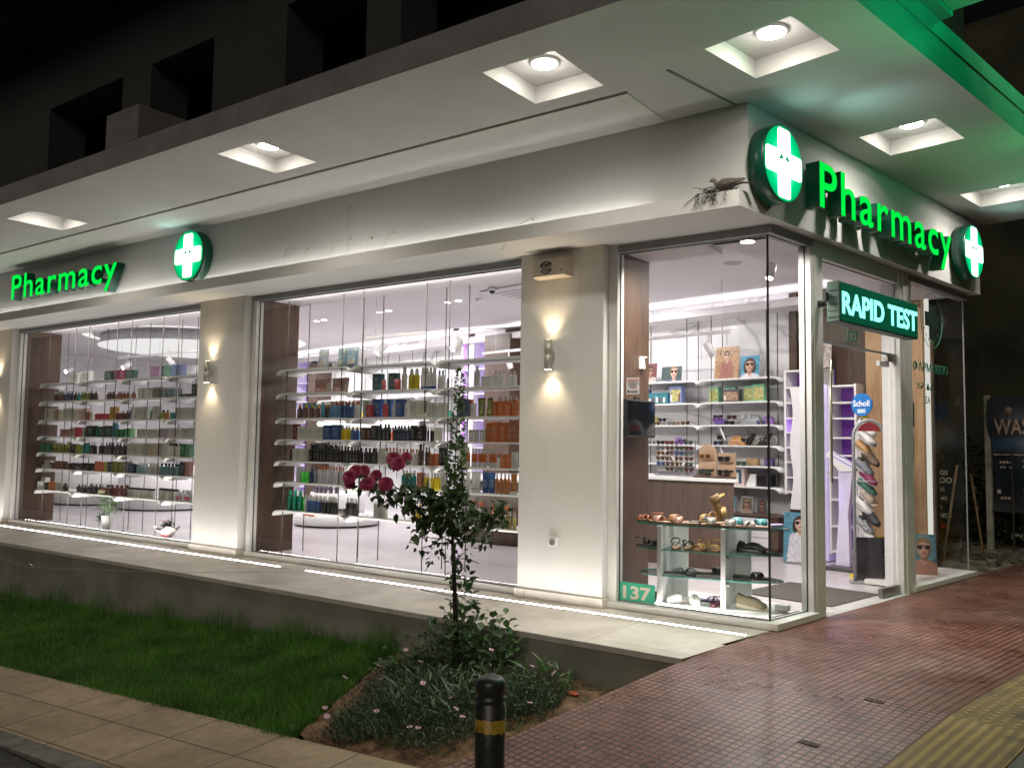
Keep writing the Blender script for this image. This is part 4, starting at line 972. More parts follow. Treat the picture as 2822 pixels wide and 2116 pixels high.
def place_products():
    cands = []
    for (win, lv, x0, x1, y, h, n, kind, col, cap) in PRODUCTS:
        lo, hi = (-5.9, -2.3) if win == 2 else (-11.4, -7.2)
        f = ((x0+x1)/2-lo)/(hi-lo); pos = ['far left', 'left', 'centre-left', 'centre', 'centre-right', 'right', 'far right'][max(0, min(6, int(f*7)))]
        capw = ''
        if kind in ('bottle', 'pump', 'spray', 'jar', 'tin') and cap not in ('x', col): capw = ' with '+WORD.get(cap, cap)+' top'
        w_ = 'middle' if win == 2 else 'far'
        lab = f"{WORD.get(col, col)} {KW[kind]}{capw}, {LVN[lv]} shelf {pos}, {w_} window"
        cands.append((lab, win, lv, x0, x1, y, h, n, kind, col, cap))
    seen = {}
    for (lab, win, lv, x0, x1, y, h, n, kind, col, cap) in cands:
        if lab in seen:
            seen[lab] += 1; extra = ', rear row' if y > (.4 if win == 2 else .35) else (', next group right' if seen[lab] == 2 else ', group further right')
            lab = lab+extra
        else: seen[lab] = 1
        W_ = (x1-x0); pitch = W_/n; gap = {'box': .004, 'bag': .004, 'tube': .006}.get(kind, .006)
        w = max(.02, pitch-gap)
        if kind in ('bottle', 'pump', 'spray', 'tin', 'jar'): w = min(w, h*.62 if kind != 'jar' else .09)
        d = {'box': min(.07, max(.035, w*.8)), 'bag': .06, 'tube': w}.get(kind, w)
        bmesh_, cmesh = prod_meshes(kind, w, h, d, col, cap)
        ptop = LEV[lv]+.0006
        rows_ = 1
        base_y = y+.03
        for i in range(n):
            xx = x0+pitch*(i+.5); r = random.Random(int((xx+50)*1000)+lv)
            if n >= 5 and r.random() < .05: continue
            M = TR(xx, base_y+r.uniform(-.012, .010), ptop) @ RZ(r.uniform(-.06, .06) if kind == 'box' else r.uniform(-.25, .25))
            if kind == 'bag': M = TR(xx, base_y, ptop) @ RZ(r.uniform(-.1, .1)) @ RX(-.08)
            M = M @ Matrix.Diagonal((1, 1, r.uniform(.96, 1.04) if kind == 'box' else 1, 1)); o = link({'box': 'carton', 'bag': 'pouch', 'tin': 'cylinder_bottle', 'pump': 'pump_bottle', 'spray': 'spray_bottle', 'cup': 'beaker'}.get(kind, kind), bmesh_, None, M)
            tag(o, lab, KW[kind], lab if n > 1 else None)
            if cmesh: link('cap', cmesh, o)
PRODUCTS = [
 (2,0,-5.337,-5.162,0.37,0.223,1,'bag','greyblue','grey'),
 (2,0,-5.023,-4.69,0.37,0.216,2,'bag','steelblue','gold'),
 (2,1,-5.383,-5.115,0.37,0.159,1,'bag','floral','x'),
 (2,1,-5.11,-4.81,0.37,0.157,1,'bag','floral','x'),
 (2,1,-4.419,-4.302,0.37,0.179,1,'box','teal','red'),
 (2,1,-4.196,-4.082,0.37,0.178,1,'box','teal','red'),
 (2,1,-4.254,-4.206,0.32,0.105,1,'cup','red','x'),
 (2,1,-4.074,-3.995,0.32,0.109,1,'cup','red','x'),
 (2,1,-4.028,-3.962,0.37,0.241,1,'spray','white','white'),
 (2,1,-3.92,-3.779,0.37,0.215,2,'spray','yellow','white'),
 (2,1,-3.761,-3.543,0.37,0.217,4,'spray','whiteblue','white'),
 (2,1,-3.538,-3.446,0.37,0.184,2,'bottle','white','blue'),
 (2,1,-3.414,-3.376,0.37,0.101,1,'bottle','white','blue'),
 (2,1,-3.06,-2.995,0.37,0.214,1,'bottle','white','white'),
 (2,1,-3.017,-2.815,0.37,0.102,5,'tin','white','white'),
 (2,1,-2.812,-2.68,0.37,0.155,3,'bottle','white','white'),
 (2,1,-2.661,-2.546,0.37,0.148,2,'bottle','white','white'),
 (2,2,-5.65,-5.576,0.37,0.153,1,'bottle','brown','yellow'),
 (2,2,-5.548,-5.475,0.37,0.152,1,'bottle','brown','yellow'),
 (2,2,-5.436,-5.364,0.37,0.15,1,'bottle','brown','yellow'),
 (2,2,-5.713,-5.469,0.49,0.181,3,'tube','skyblue','yellow'),
 (2,2,-5.347,-5.276,0.37,0.149,1,'bottle','brown','yellow'),
 (2,2,-5.266,-5.204,0.37,0.173,1,'tube','cyan','cyan'),
 (2,2,-5.2,-5.103,0.37,0.15,2,'bottle','dark','yellow'),
 (2,2,-5.099,-4.92,0.37,0.184,3,'bottle','skyblue','orange'),
 (2,2,-4.92,-4.718,0.37,0.184,4,'bottle','blue','orange'),
 (2,2,-4.716,-4.632,0.37,0.182,1,'bottle','white','orange'),
 (2,2,-5.183,-4.803,0.49,0.179,4,'bottle','blue','orange'),
 (2,2,-4.572,-4.52,0.37,0.18,1,'box','grey','x'),
 (2,2,-4.517,-4.42,0.37,0.171,1,'bottle','red','white'),
 (2,2,-4.517,-4.386,0.47,0.201,1,'box','blue','x'),
 (2,2,-4.29,-4.225,0.37,0.181,1,'bottle','red','white'),
 (2,2,-4.323,-4.236,0.47,0.197,1,'box','blue','x'),
 (2,2,-4.139,-4.077,0.37,0.179,1,'bottle','white','white'),
 (2,2,-4.073,-3.975,0.37,0.191,1,'box','blue','x'),
 (2,2,-3.971,-3.888,0.37,0.196,1,'bottle','white','white'),
 (2,2,-3.882,-3.81,0.37,0.164,1,'box','grey','orange'),
 (2,2,-3.805,-3.644,0.37,0.162,3,'box','cream','x'),
 (2,2,-3.671,-3.603,0.32,0.045,1,'jar','white','white'),
 (2,2,-3.635,-3.481,0.37,0.146,3,'box','grey','x'),
 (2,2,-3.476,-3.395,0.37,0.14,2,'box','cream','x'),
 (2,2,-3.256,-3.135,0.37,0.169,2,'box','navy','x'),
 (2,2,-3.212,-3.157,0.47,0.18,1,'box','orange','x'),
 (2,2,-3.097,-3.011,0.37,0.128,1,'tube','white','white'),
 (2,2,-3.003,-2.82,0.37,0.18,2,'tube','olive','olive'),
 (2,2,-2.816,-2.518,0.37,0.146,5,'box','orange','x'),
 (2,2,-2.848,-2.612,0.49,0.198,4,'bottle','orange','white'),
 (2,3,-5.685,-5.609,0.37,0.179,1,'box','maroon','x'),
 (2,3,-5.596,-5.189,0.37,0.149,3,'box','pale','red'),
 (2,3,-5.174,-4.93,0.37,0.167,2,'box','blue','yellow'),
 (2,3,-4.906,-4.759,0.37,0.163,3,'bottle','yellow','white'),
 (2,3,-4.754,-4.647,0.37,0.149,2,'bottle','blue','yellow'),
 (2,3,-4.576,-4.433,0.37,0.131,2,'box','brown','x'),
 (2,3,-4.431,-4.341,0.37,0.159,1,'box','dark','x'),
 (2,3,-4.337,-4.159,0.37,0.177,3,'bottle','dark','dark'),
 (2,3,-4.156,-4.131,0.37,0.182,1,'bottle','red','red'),
 (2,3,-4.125,-3.884,0.37,0.163,5,'bottle','darkblue','dark'),
 (2,3,-3.866,-3.798,0.37,0.162,1,'box','black','white'),
 (2,3,-3.785,-3.696,0.37,0.202,1,'bottle','black','white'),
 (2,3,-3.691,-3.656,0.37,0.202,1,'bottle','black','white'),
 (2,3,-3.648,-3.538,0.37,0.149,4,'spray','black','white'),
 (2,3,-3.534,-3.462,0.37,0.142,1,'box','cream','x'),
 (2,3,-3.112,-2.893,0.37,0.117,5,'tin','white','grey'),
 (2,3,-2.888,-2.656,0.37,0.186,3,'box','orange','x'),
 (2,3,-2.643,-2.515,0.37,0.192,2,'box','rust','x'),
 (2,4,-5.768,-5.709,0.37,0.123,1,'bottle','black','black'),
 (2,4,-5.698,-5.419,0.37,0.139,5,'box','grey','x'),
 (2,4,-5.41,-5.149,0.37,0.2,5,'bottle','black','dark'),
 (2,4,-5.148,-4.931,0.37,0.174,5,'bottle','black','black'),
 (2,4,-4.926,-4.619,0.37,0.181,6,'bottle','black','dark'),
 (2,4,-5.537,-5.078,0.49,0.189,6,'bottle','black','dark'),
 (2,4,-4.613,-4.337,0.37,0.164,5,'bottle','dark','dark'),
 (2,4,-4.322,-4.255,0.37,0.167,1,'box','grey','x'),
 (2,4,-4.249,-4.052,0.37,0.172,4,'bottle','pale','orange'),
 (2,4,-4.041,-3.768,0.37,0.162,6,'bottle','white','orange'),
 (2,4,-3.762,-3.705,0.37,0.215,1,'bottle','brown','brown'),
 (2,4,-3.684,-3.604,0.37,0.183,2,'bottle','brown','brown'),
 (2,4,-3.598,-3.548,0.37,0.121,1,'box','orange','x'),
 (2,4,-3.544,-3.492,0.37,0.122,1,'box','orange','x'),
 (2,4,-3.489,-3.401,0.37,0.185,2,'box','black','x'),
 (2,4,-3.226,-3.152,0.37,0.221,2,'box','cream','x'),
 (2,4,-3.148,-3.096,0.37,0.193,1,'spray','whiteorange','clear'),
 (2,4,-3.071,-2.878,0.37,0.183,5,'spray','whiteorange','clear'),
 (2,4,-2.862,-2.772,0.37,0.185,2,'spray','whiteorange','clear'),
 (2,4,-2.769,-2.722,0.37,0.136,1,'pump','white','black'),
 (2,4,-2.716,-2.589,0.37,0.127,2,'box','orange','x'),
 (2,4,-2.582,-2.525,0.37,0.146,1,'box','grey','x'),
 (2,5,-5.627,-5.563,0.37,0.173,1,'box','white','x'),
 (2,5,-5.556,-5.422,0.37,0.169,2,'pump','lime','clear'),
 (2,5,-5.419,-5.344,0.37,0.194,1,'pump','navy','navy'),
 (2,5,-5.335,-5.278,0.37,0.192,1,'pump','greyblue','navy'),
 (2,5,-5.276,-5.043,0.37,0.2,5,'bottle','clear','orange'),
 (2,5,-5.034,-4.834,0.37,0.193,4,'bottle','clear','orange'),
 (2,5,-4.49,-4.353,0.37,0.171,3,'bottle','clear','white'),
 (2,5,-3.994,-3.793,0.37,0.187,4,'bottle','tealb','clear'),
 (2,5,-3.759,-3.688,0.37,0.165,1,'box','rust','x'),
 (2,5,-3.681,-3.446,0.37,0.172,6,'spray','yellow','white'),
 (2,5,-3.436,-3.378,0.37,0.182,1,'box','grey','x'),
 (2,5,-3.233,-3.152,0.37,0.193,1,'tube','white','white'),
 (2,5,-3.145,-2.959,0.37,0.198,3,'tube','white','white'),
 (2,5,-2.947,-2.779,0.37,0.197,2,'tube','blue','blue'),
 (2,5,-2.776,-2.605,0.37,0.192,4,'bottle','amber','white'),
 (2,5,-2.601,-2.522,0.37,0.196,1,'tube','amber','white'),
 (2,6,-5.757,-5.533,0.37,0.23,3,'bottle','green','green'),
 (2,6,-5.525,-5.482,0.37,0.159,1,'bottle','lime','lime'),
 (2,6,-5.481,-5.442,0.37,0.19,1,'bottle','pale','white'),
 (2,6,-5.436,-5.209,0.37,0.175,4,'spray','blue','clear'),
 (2,6,-5.203,-4.944,0.37,0.172,5,'spray','black','clear'),
 (2,6,-4.854,-4.757,0.32,0.069,1,'jar','greybrown','black'),
 (2,6,-4.81,-4.618,0.37,0.186,4,'spray','black','clear'),
 (2,6,-5.532,-5.064,0.47,0.179,6,'spray','dark','clear'),
 (2,6,-4.371,-4.189,0.37,0.163,4,'box','grey','x'),
 (2,6,-3.192,-3.086,0.47,0.242,2,'bottle','clear','orange'),
 (2,6,-3.07,-2.979,0.47,0.229,1,'bottle','clear','orange'),
 (2,6,-2.882,-2.813,0.47,0.2,1,'box','orange','x'),
 (2,6,-2.781,-2.71,0.47,0.207,1,'box','orange','x'),
 (2,6,-2.79,-2.713,0.37,0.112,2,'bottle','clear','clear'),
 (2,6,-2.698,-2.629,0.37,0.153,1,'spray','paleyellow','clear'),
 (2,6,-2.626,-2.576,0.37,0.165,1,'spray','paleyellow','clear'),
 (2,6,-2.565,-2.52,0.37,0.156,1,'spray','paleyellow','clear'),
 (2,6,-3.761,-3.717,0.37,0.191,1,'bottle','yellow','yellow'),
 (2,6,-3.813,-3.75,0.37,0.102,1,'bottle','yellow','yellow'),
 (1,0,-10.739,-10.485,0.32,0.133,2,'box','grey','white'),
 (1,0,-10.439,-10.165,0.32,0.152,1,'box','stripe','x'),
 (1,0,-9.734,-9.528,0.32,0.128,1,'box','darkgreen','x'),
 (1,0,-9.479,-9.228,0.32,0.136,2,'box','magenta','x'),
 (1,0,-9.173,-8.975,0.32,0.125,1,'box','darkgreen','x'),
 (1,0,-8.597,-8.485,0.32,0.159,1,'box','mauve','x'),
 (1,0,-8.345,-8.258,0.32,0.152,1,'box','black','x'),
 (1,0,-8.25,-8.155,0.32,0.151,1,'box','mint','x'),
 (1,0,-8.084,-7.963,0.32,0.154,1,'box','slateblue','x'),
 (1,0,-7.958,-7.85,0.32,0.149,1,'box','periwinkle','x'),
 (1,1,-11.177,-10.913,0.32,0.151,3,'jar','brown','white'),
 (1,1,-10.891,-10.662,0.32,0.142,3,'pump','navy','navy'),
 (1,1,-10.655,-10.549,0.32,0.134,1,'pump','brown','brown'),
 (1,1,-10.535,-10.389,0.32,0.127,2,'pump','tealb','dark'),
 (1,1,-10.378,-10.289,0.32,0.151,1,'pump','olive','white'),
 (1,1,-10.22,-10.136,0.32,0.145,1,'pump','olive','white'),
 (1,1,-10.135,-10.084,0.32,0.133,1,'pump','dark','dark'),
 (1,1,-10.056,-9.976,0.32,0.143,1,'pump','brown','white'),
 (1,1,-9.725,-9.528,0.32,0.111,3,'pump','brown','black'),
 (1,1,-9.656,-9.471,0.32,0.11,2,'pump','brown','black'),
 (1,1,-9.453,-8.978,0.32,0.107,6,'pump','amberbrown','black'),
 (1,1,-8.874,-8.691,0.32,0.142,2,'tin','grey','white'),
 (1,1,-8.673,-8.557,0.32,0.139,2,'tin','grey','clear'),
 (1,1,-8.546,-8.305,0.32,0.144,4,'tin','greyd','grey'),
 (1,1,-8.295,-7.877,0.32,0.13,6,'tin','bluegrey','clear'),
 (1,1,-7.797,-7.614,0.28,0.033,1,'box','black','x'),
 (1,1,-7.62,-7.521,0.32,0.164,1,'box','oliveblack','x'),
 (1,2,-11.426,-11.223,0.32,0.17,1,'box','stripe','x'),
 (1,2,-11.219,-11.142,0.32,0.168,1,'box','cream','x'),
 (1,2,-11.126,-11.02,0.32,0.159,1,'box','tan','x'),
 (1,2,-11.007,-10.906,0.32,0.144,1,'box','cream','x'),
 (1,2,-10.887,-10.765,0.32,0.171,1,'box','pale','x'),
 (1,2,-10.758,-10.588,0.32,0.173,1,'box','stripe','x'),
 (1,2,-10.58,-10.455,0.32,0.16,1,'box','cream','x'),
 (1,2,-10.431,-10.202,0.32,0.166,2,'box','pinkcream','x'),
 (1,2,-10.211,-10.134,0.32,0.11,1,'box','rust','x'),
 (1,2,-10.129,-10.056,0.32,0.113,1,'box','cream','x'),
 (1,2,-9.972,-9.571,0.32,0.086,4,'box','pinkred','x'),
 (1,2,-9.686,-9.558,0.32,0.08,1,'box','pinkred','x'),
 (1,2,-9.561,-9.428,0.32,0.182,1,'box','gold','x'),
 (1,2,-9.421,-9.187,0.32,0.125,3,'pump','maroon','white'),
 (1,2,-9.185,-9.075,0.32,0.127,2,'bottle','dark','black'),
 (1,2,-9.075,-8.863,0.32,0.173,3,'tube','grey','grey'),
 (1,2,-8.851,-8.63,0.32,0.17,3,'box','grey','x'),
 (1,2,-8.575,-8.506,0.32,0.13,1,'bottle','greend','black'),
 (1,2,-8.503,-8.355,0.32,0.17,2,'box','grey','x'),
 (1,2,-8.347,-8.309,0.32,0.082,1,'bottle','tealb','tealb'),
 (1,2,-8.31,-8.219,0.32,0.12,1,'bottle','olive','black'),
 (1,2,-8.208,-8.151,0.32,0.119,1,'bottle','amber','black'),
 (1,2,-8.091,-8.004,0.32,0.086,1,'box','tealb','x'),
 (1,2,-7.978,-7.522,0.32,0.147,6,'box','grey','x'),
 (1,3,-10.921,-10.649,0.32,0.105,3,'box','pinkbrown','x'),
 (1,3,-10.644,-10.509,0.32,0.127,1,'box','pale','x'),
 (1,3,-10.498,-10.289,0.32,0.134,2,'box','pinkred','x'),
 (1,3,-10.283,-10.194,0.32,0.134,1,'box','cream','x'),
 (1,3,-10.185,-9.968,0.32,0.154,1,'box','darkgreen','x'),
 (1,3,-9.954,-9.891,0.32,0.138,1,'bottle','green','white'),
 (1,3,-9.885,-9.486,0.32,0.148,2,'box','darkgreen','x'),
 (1,3,-9.671,-9.48,0.32,0.154,1,'box','darkgreen','x'),
 (1,3,-9.477,-9.402,0.32,0.196,1,'box','skyblue','x'),
 (1,3,-9.386,-9.19,0.32,0.108,2,'box','greend','x'),
 (1,3,-9.184,-9.117,0.32,0.115,1,'box','green','x'),
 (1,3,-9.115,-8.99,0.32,0.119,1,'box','lightgreen','x'),
 (1,3,-8.972,-8.333,0.32,0.111,5,'box','grey','x'),
 (1,3,-8.298,-7.959,0.32,0.126,4,'box','lilac','x'),
 (1,3,-7.948,-7.798,0.32,0.126,1,'box','grey','x'),
 (1,3,-7.792,-7.629,0.32,0.13,1,'box','grey','x'),
 (1,3,-7.608,-7.499,0.32,0.13,1,'box','grey','x'),
 (1,4,-11.506,-11.177,0.32,0.137,3,'box','greend','x'),
 (1,4,-11.171,-10.815,0.32,0.155,4,'bottle','olive','clear'),
 (1,4,-10.798,-10.603,0.32,0.165,2,'bottle','olive','clear'),
 (1,4,-10.593,-10.488,0.32,0.132,1,'box','dark','x'),
 (1,4,-10.485,-10.336,0.32,0.125,1,'box','limed','x'),
 (1,4,-10.309,-10.122,0.32,0.156,2,'bottle','tealb','tealb'),
 (1,4,-10.109,-9.689,0.32,0.167,5,'pump','dark','white'),
 (1,4,-9.682,-9.472,0.32,0.163,3,'pump','plum','dark'),
 (1,4,-9.647,-9.132,0.32,0.167,5,'pump','plum','dark'),
 (1,4,-9.109,-8.58,0.32,0.166,5,'box','greyw','x'),
 (1,4,-8.575,-8.316,0.32,0.17,3,'box','beige','x'),
 (1,4,-8.307,-8.149,0.32,0.171,2,'box','grey','x'),
 (1,4,-8.138,-7.834,0.32,0.176,4,'bottle','cream','dark'),
 (1,4,-7.817,-7.714,0.32,0.169,1,'box','greend','x'),
 (1,4,-7.71,-7.615,0.32,0.17,1,'box','mint','x'),
 (1,5,-11.408,-11.17,0.29,0.054,3,'box','grey','x'),
 (1,5,-11.555,-11.329,0.4,0.113,2,'box','pale','x'),
 (1,5,-11.227,-11.088,0.32,0.089,1,'box','brown','x'),
 (1,5,-11.083,-10.773,0.32,0.117,3,'box','redbrown','x'),
 (1,5,-10.762,-10.6,0.32,0.089,2,'box','brown','x'),
 (1,5,-10.598,-10.297,0.32,0.099,4,'tin','black','black'),
 (1,5,-10.283,-10.028,0.32,0.107,3,'jar','black','black'),
 (1,5,-10.021,-9.929,0.32,0.108,1,'jar','black','dark'),
 (1,5,-9.918,-9.768,0.32,0.136,2,'box','orange','x'),
 (1,5,-9.765,-9.662,0.32,0.132,1,'box','redorange','x'),
 (1,5,-9.657,-9.575,0.32,0.134,1,'box','limed','x'),
 (1,5,-9.573,-9.45,0.32,0.144,2,'box','dark','x'),
 (1,5,-9.626,-9.515,0.32,0.137,1,'box','gold','x'),
 (1,5,-9.506,-9.172,0.32,0.142,3,'box','olive','x'),
 (1,5,-9.169,-9.04,0.32,0.148,1,'box','greyd','x'),
 (1,5,-9.029,-8.855,0.32,0.123,2,'box','darkblue','x'),
 (1,5,-8.853,-8.581,0.32,0.14,3,'bottle','paleblue','white'),
 (1,5,-8.576,-8.301,0.32,0.147,3,'bottle','grey','white'),
 (1,5,-8.287,-7.851,0.32,0.15,6,'bottle','tealgrey','dark'),
 (1,5,-7.821,-7.709,0.32,0.18,1,'box','black','x'),
 (1,5,-7.704,-7.614,0.32,0.178,1,'box','pinkbrown','x'),
 (1,6,-11.462,-11.308,0.27,0.116,1,'box','white','green'),
 (1,6,-11.695,-11.467,0.4,0.172,1,'box','pale','green'),
 (1,6,-11.367,-11.201,0.32,0.11,1,'box','dark','x'),
 (1,6,-11.196,-11.006,0.32,0.116,1,'box','orange','x'),
 (1,6,-11.002,-10.815,0.32,0.124,2,'box','greyw','x'),
 (1,6,-10.804,-10.705,0.32,0.117,1,'bottle','black','black'),
 (1,6,-10.415,-10.133,0.32,0.121,3,'pump','dark','dark'),
 (1,6,-10.101,-9.753,0.32,0.142,4,'pump','dark','brown'),
 (1,6,-9.667,-9.502,0.26,0.07,1,'box','oliveb','x'),
 (1,6,-9.739,-9.434,0.32,0.142,3,'pump','redbrown','grey'),
 (1,6,-9.598,-9.181,0.32,0.144,4,'bottle','redbrown','brown'),
 (1,6,-9.16,-9.053,0.32,0.157,1,'bottle','redbrown','redbrown'),
 (1,6,-9.042,-8.309,0.32,0.13,7,'tin','greyw','black'),
 (1,6,-8.292,-7.882,0.32,0.148,5,'tin','pale','black'),
 (1,6,-7.873,-7.578,0.32,0.146,4,'bottle','clearred','white'),
]
place_products()
# ================================================================== POSTERS OF FACES (flat prints)
SKIN = [plain('print_skin_a', (.55, .33, .24), .4, var=.12, vs=20), plain('print_skin_b', (.62, .42, .33), .4, var=.1, vs=20), plain('print_skin_c', (.38, .20, .13), .4, var=.15, vs=20)]
SKIND = [plain('print_skin_shade_%d' % i_, c_, .4, var=.15, vs=30) for i_, c_ in enumerate(((.30, .16, .11), (.38, .23, .17), (.20, .10, .065)))]
HAIRM = plain('print_hair', (.035, .02, .015), .4, var=.3, vs=30); HAIRB = plain('print_fair_hair', (.28, .18, .09), .4, var=.3, vs=30)
GLS = plain('print_sunglasses', (.012, .01, .012), .2, var=0); LIPS = plain('print_lips', (.42, .08, .08), .4, var=0)
def ell(cx, cy, rx, ry, n=24, a0=0, a1=360): return [(cx+rx*math.cos(math.radians(a0+(a1-a0)*k/(n-1 if a1-a0 < 360 else n))), cy+ry*math.sin(math.radians(a0+(a1-a0)*k/(n-1 if a1-a0 < 360 else n)))) for k in range(n)]
def poster(M, w, h, bg, lab, skin=0, hair=HAIRM, top=(.5, .5, .5), face=(0, .1), fs=.3, long=True, border=None, caption=None, ccol=None, name='poster', bgvar=.25, group='sunglasses advert cards', tilt=0):
    """flat printed card, local x right, y up, z towards the viewer"""
    t = thing(name, lab, 'poster', M, group)
    mats = [plain('card', (.6, .6, .58), .5, var=.02), plain('print_bg', bg, .35, var=bgvar, vs=25), SKIN[skin], hair, GLS, plain('print_clothes', top, .4, var=.15, vs=25), LIPS, SKIND[skin]]
    b = MB().box(-w/2, w/2, 0, h, -.004, 0, 0); obj('card', b, mats[0], t)
    e = border if border is not None else 0.0
    b = MB(); b.box(-w/2+e, w/2-e, e, h-e, .0002, .0006, 1)
    cx, cy = face[0]*w, h*(.5+face[1]); s = min(w, h)*fs
    x0, x1, y0, y1 = -w/2+e, w/2-e, e, h-e
    def cl(p): return [(min(max(x, x0), x1), min(max(y, y0), y1)) for x, y in p]
    z = [.0008]
    def lay(p, m):
        p = cl(p); q = []
        for a in p:
            if not q or (abs(a[0]-q[-1][0])+abs(a[1]-q[-1][1])) > 1e-5: q.append(a)
        if len(q) > 2: b.prism(q, z[0], z[0]+.0003, m); z[0] += .0005
    if long: lay(ell(cx, cy-s*.35, s*1.0, s*1.35), 3)
    lay([(cx-s*1.7, y0), (cx-s*1.3, cy-s*1.5), (cx-s*.4, cy-s*1.15), (cx+s*.4, cy-s*1.15), (cx+s*1.4, cy-s*1.5), (cx+s*1.8, y0)], 5)
    lay([(cx-s*.32, cy-s*1.35), (cx-s*.30, cy-s*.5), (cx+s*.34, cy-s*.5), (cx+s*.36, cy-s*1.4), (cx, cy-s*1.75)], 2)
    lay(ell(cx, cy, s*.68, s*.92), 2)
    lay(ell(cx, cy+s*.10, s*.76, s*.92, 16, 8, 172)+[(cx-s*.55, cy+s*.42), (cx, cy+s*.55), (cx+s*.55, cy+s*.40)], 3)
    for d in (-1, 1): lay([(cx+d*s*.06, cy+s*.22), (cx+d*s*.62, cy+s*.28), (cx+d*s*.60, cy-s*.02), (cx+d*s*.42, cy-s*.16), (cx+d*s*.18, cy-s*.12)], 4)
    lay([(cx-s*.6, cy+s*.24), (cx+s*.6, cy+s*.24), (cx+s*.6, cy+s*.17), (cx-s*.6, cy+s*.17)], 4)
    lay([(cx+s*.10, cy-s*.86)]+[(cx+s*.66*math.cos(math.radians(a)), cy+s*.90*math.sin(math.radians(a))) for a in (-60, -40, -20, 0, 8)]+[(cx+s*.40, cy-s*.15), (cx+s*.34, cy-s*.5)], 7)
    lay([(cx-s*.32, cy-s*1.0), (cx, cy-s*.95), (cx+s*.34, cy-s*.75), (cx+s*.35, cy-s*1.2), (cx, cy-s*1.35)], 7)
    lay([(cx-s*.07, cy-s*.1), (cx+s*.07, cy-s*.1), (cx+s*.1, cy-s*.32), (cx-s*.1, cy-s*.32)], 2)
    lay(ell(cx, cy-s*.52, s*.22, s*.08, 12), 6)
    obj('print', b, mats, t)
    if caption: link('caption', text_mesh(caption, [plain('caption_ink', ccol or (.7, .7, .7), .4, var=0)], .0004, None, h*.07, .01), t, TR(-w/2+w*.06, h*.04, z[0]+.001))
    return t
def UP(M, lean=.12): return M @ SIDET @ RX(-lean)          # faces +x of the side frame
def FACE_T(o, t, z, rz=0.0, lean=.1):                      # upright card in the side frame facing -t (towards the street)
    return SIDE @ TR(o, t, z) @ RZ(rz) @ FRONTT @ RX(-lean)

# ================================================================== CORNER WINDOW: wall shelves
poster(FACE_T(-3.98, 3.80, 2.152), .20, .27, (.16, .05, .05), 'card of a dark-haired face in sunglasses, cut by the walnut panel, top shelf', 2, HAIRM, (.45, .42, .40), (0, .12), .33, False)
poster(FACE_T(-3.63, 3.80, 2.152), .33, .21, (.06, .09, .09), 'wide dark card of a face in sunglasses on the marble wall top shelf', 1, HAIRB, (.10, .14, .22), (.12, .15), .40, False, caption='BULLET', ccol=(.7, .7, .7))
poster(FACE_T(-2.78, 3.80, 2.152), .35, .42, (.42, .25, .13), 'tall sandy card of a figure in white jacket and dark glasses on the top shelf', 1, HAIRM, (.30, .12, .09), (0, .24), .17, False)
poster(FACE_T(-2.44, 3.80, 2.152), .26, .28, (.06, .28, .42), 'blue card of a long-haired woman wearing black sunglasses on the top shelf', 0, HAIRM, (.60, .60, .64), (-.02, .10), .34, True, caption='')
poster(FACE_T(-2.76, 3.86, .475), .14, .20, (.10, .32, .42), 'small card of a face with long dark hair, leftmost on the drawer cabinet', 1, HAIRM, (.7, .7, .7), (-.05, .12), .36, True)
poster(FACE_T(-2.53, 3.86, .475), .16, .20, (.16, .14, .11), 'white-framed card of a fair-haired face in the middle on the drawer cabinet', 0, HAIRB, (.45, .32, .22), (0, .12), .34, False, border=.009)
poster(FACE_T(-2.32, 3.86, .475), .13, .19, (.12, .12, .13), 'card of a short-haired face in dark glasses, rightmost on the drawer cabinet', 2, HAIRM, (.14, .09, .08), (0, .12), .38, False)
poster(SIDE @ TR(-1.56, 3.3, .02) @ RZ(.25) @ FRONTT @ RX(-.1), .30, .55, (.10, .28, .38), 'tall blue poster of a woman standing on the floor beside the white wavy panel', 1, HAIRM, (.65, .65, .70), (.1, .28), .28, True, name='floor_poster')
poster(SIDE @ TR(-1.50, 3.95, .0) @ FRONTT @ RX(-.05), .42, .40, (.46, .27, .22), 'warm brown poster of a face in round glasses near the floor behind the door', 0, HAIRB, (.5, .3, .25), (-.05, .1), .36, False, name='floor_poster')
poster(SIDE @ TR(-1.52, 3.80, 2.23) @ FRONTT @ RX(-.08), .28, .30, (.40, .36, .34), 'pale poster of a face in glasses on top of the purple shelves', 0, HAIRB, (.5, .42, .4), (-.05, .1), .36, False)
poster(SIDE @ TR(-.17, 3.26, .053) @ RZ(-.42) @ FRONTT @ RX(-.22), .24, .40, (.12, .26, .30), 'leaning card of a woman in big sunglasses on the end window plinth', 0, HAIRB, (.42, .22, .16), (.02, .16), .42, False, group=None) if False else poster(SIDE @ TR(-.17, 3.26, .053) @ RZ(.55) @ FRONTT @ RX(-.22), .24, .40, (.12, .26, .30), 'leaning card of a woman in big sunglasses on the end window plinth', 0, HAIRB, (.42, .22, .16), (.02, .16), .42, False)

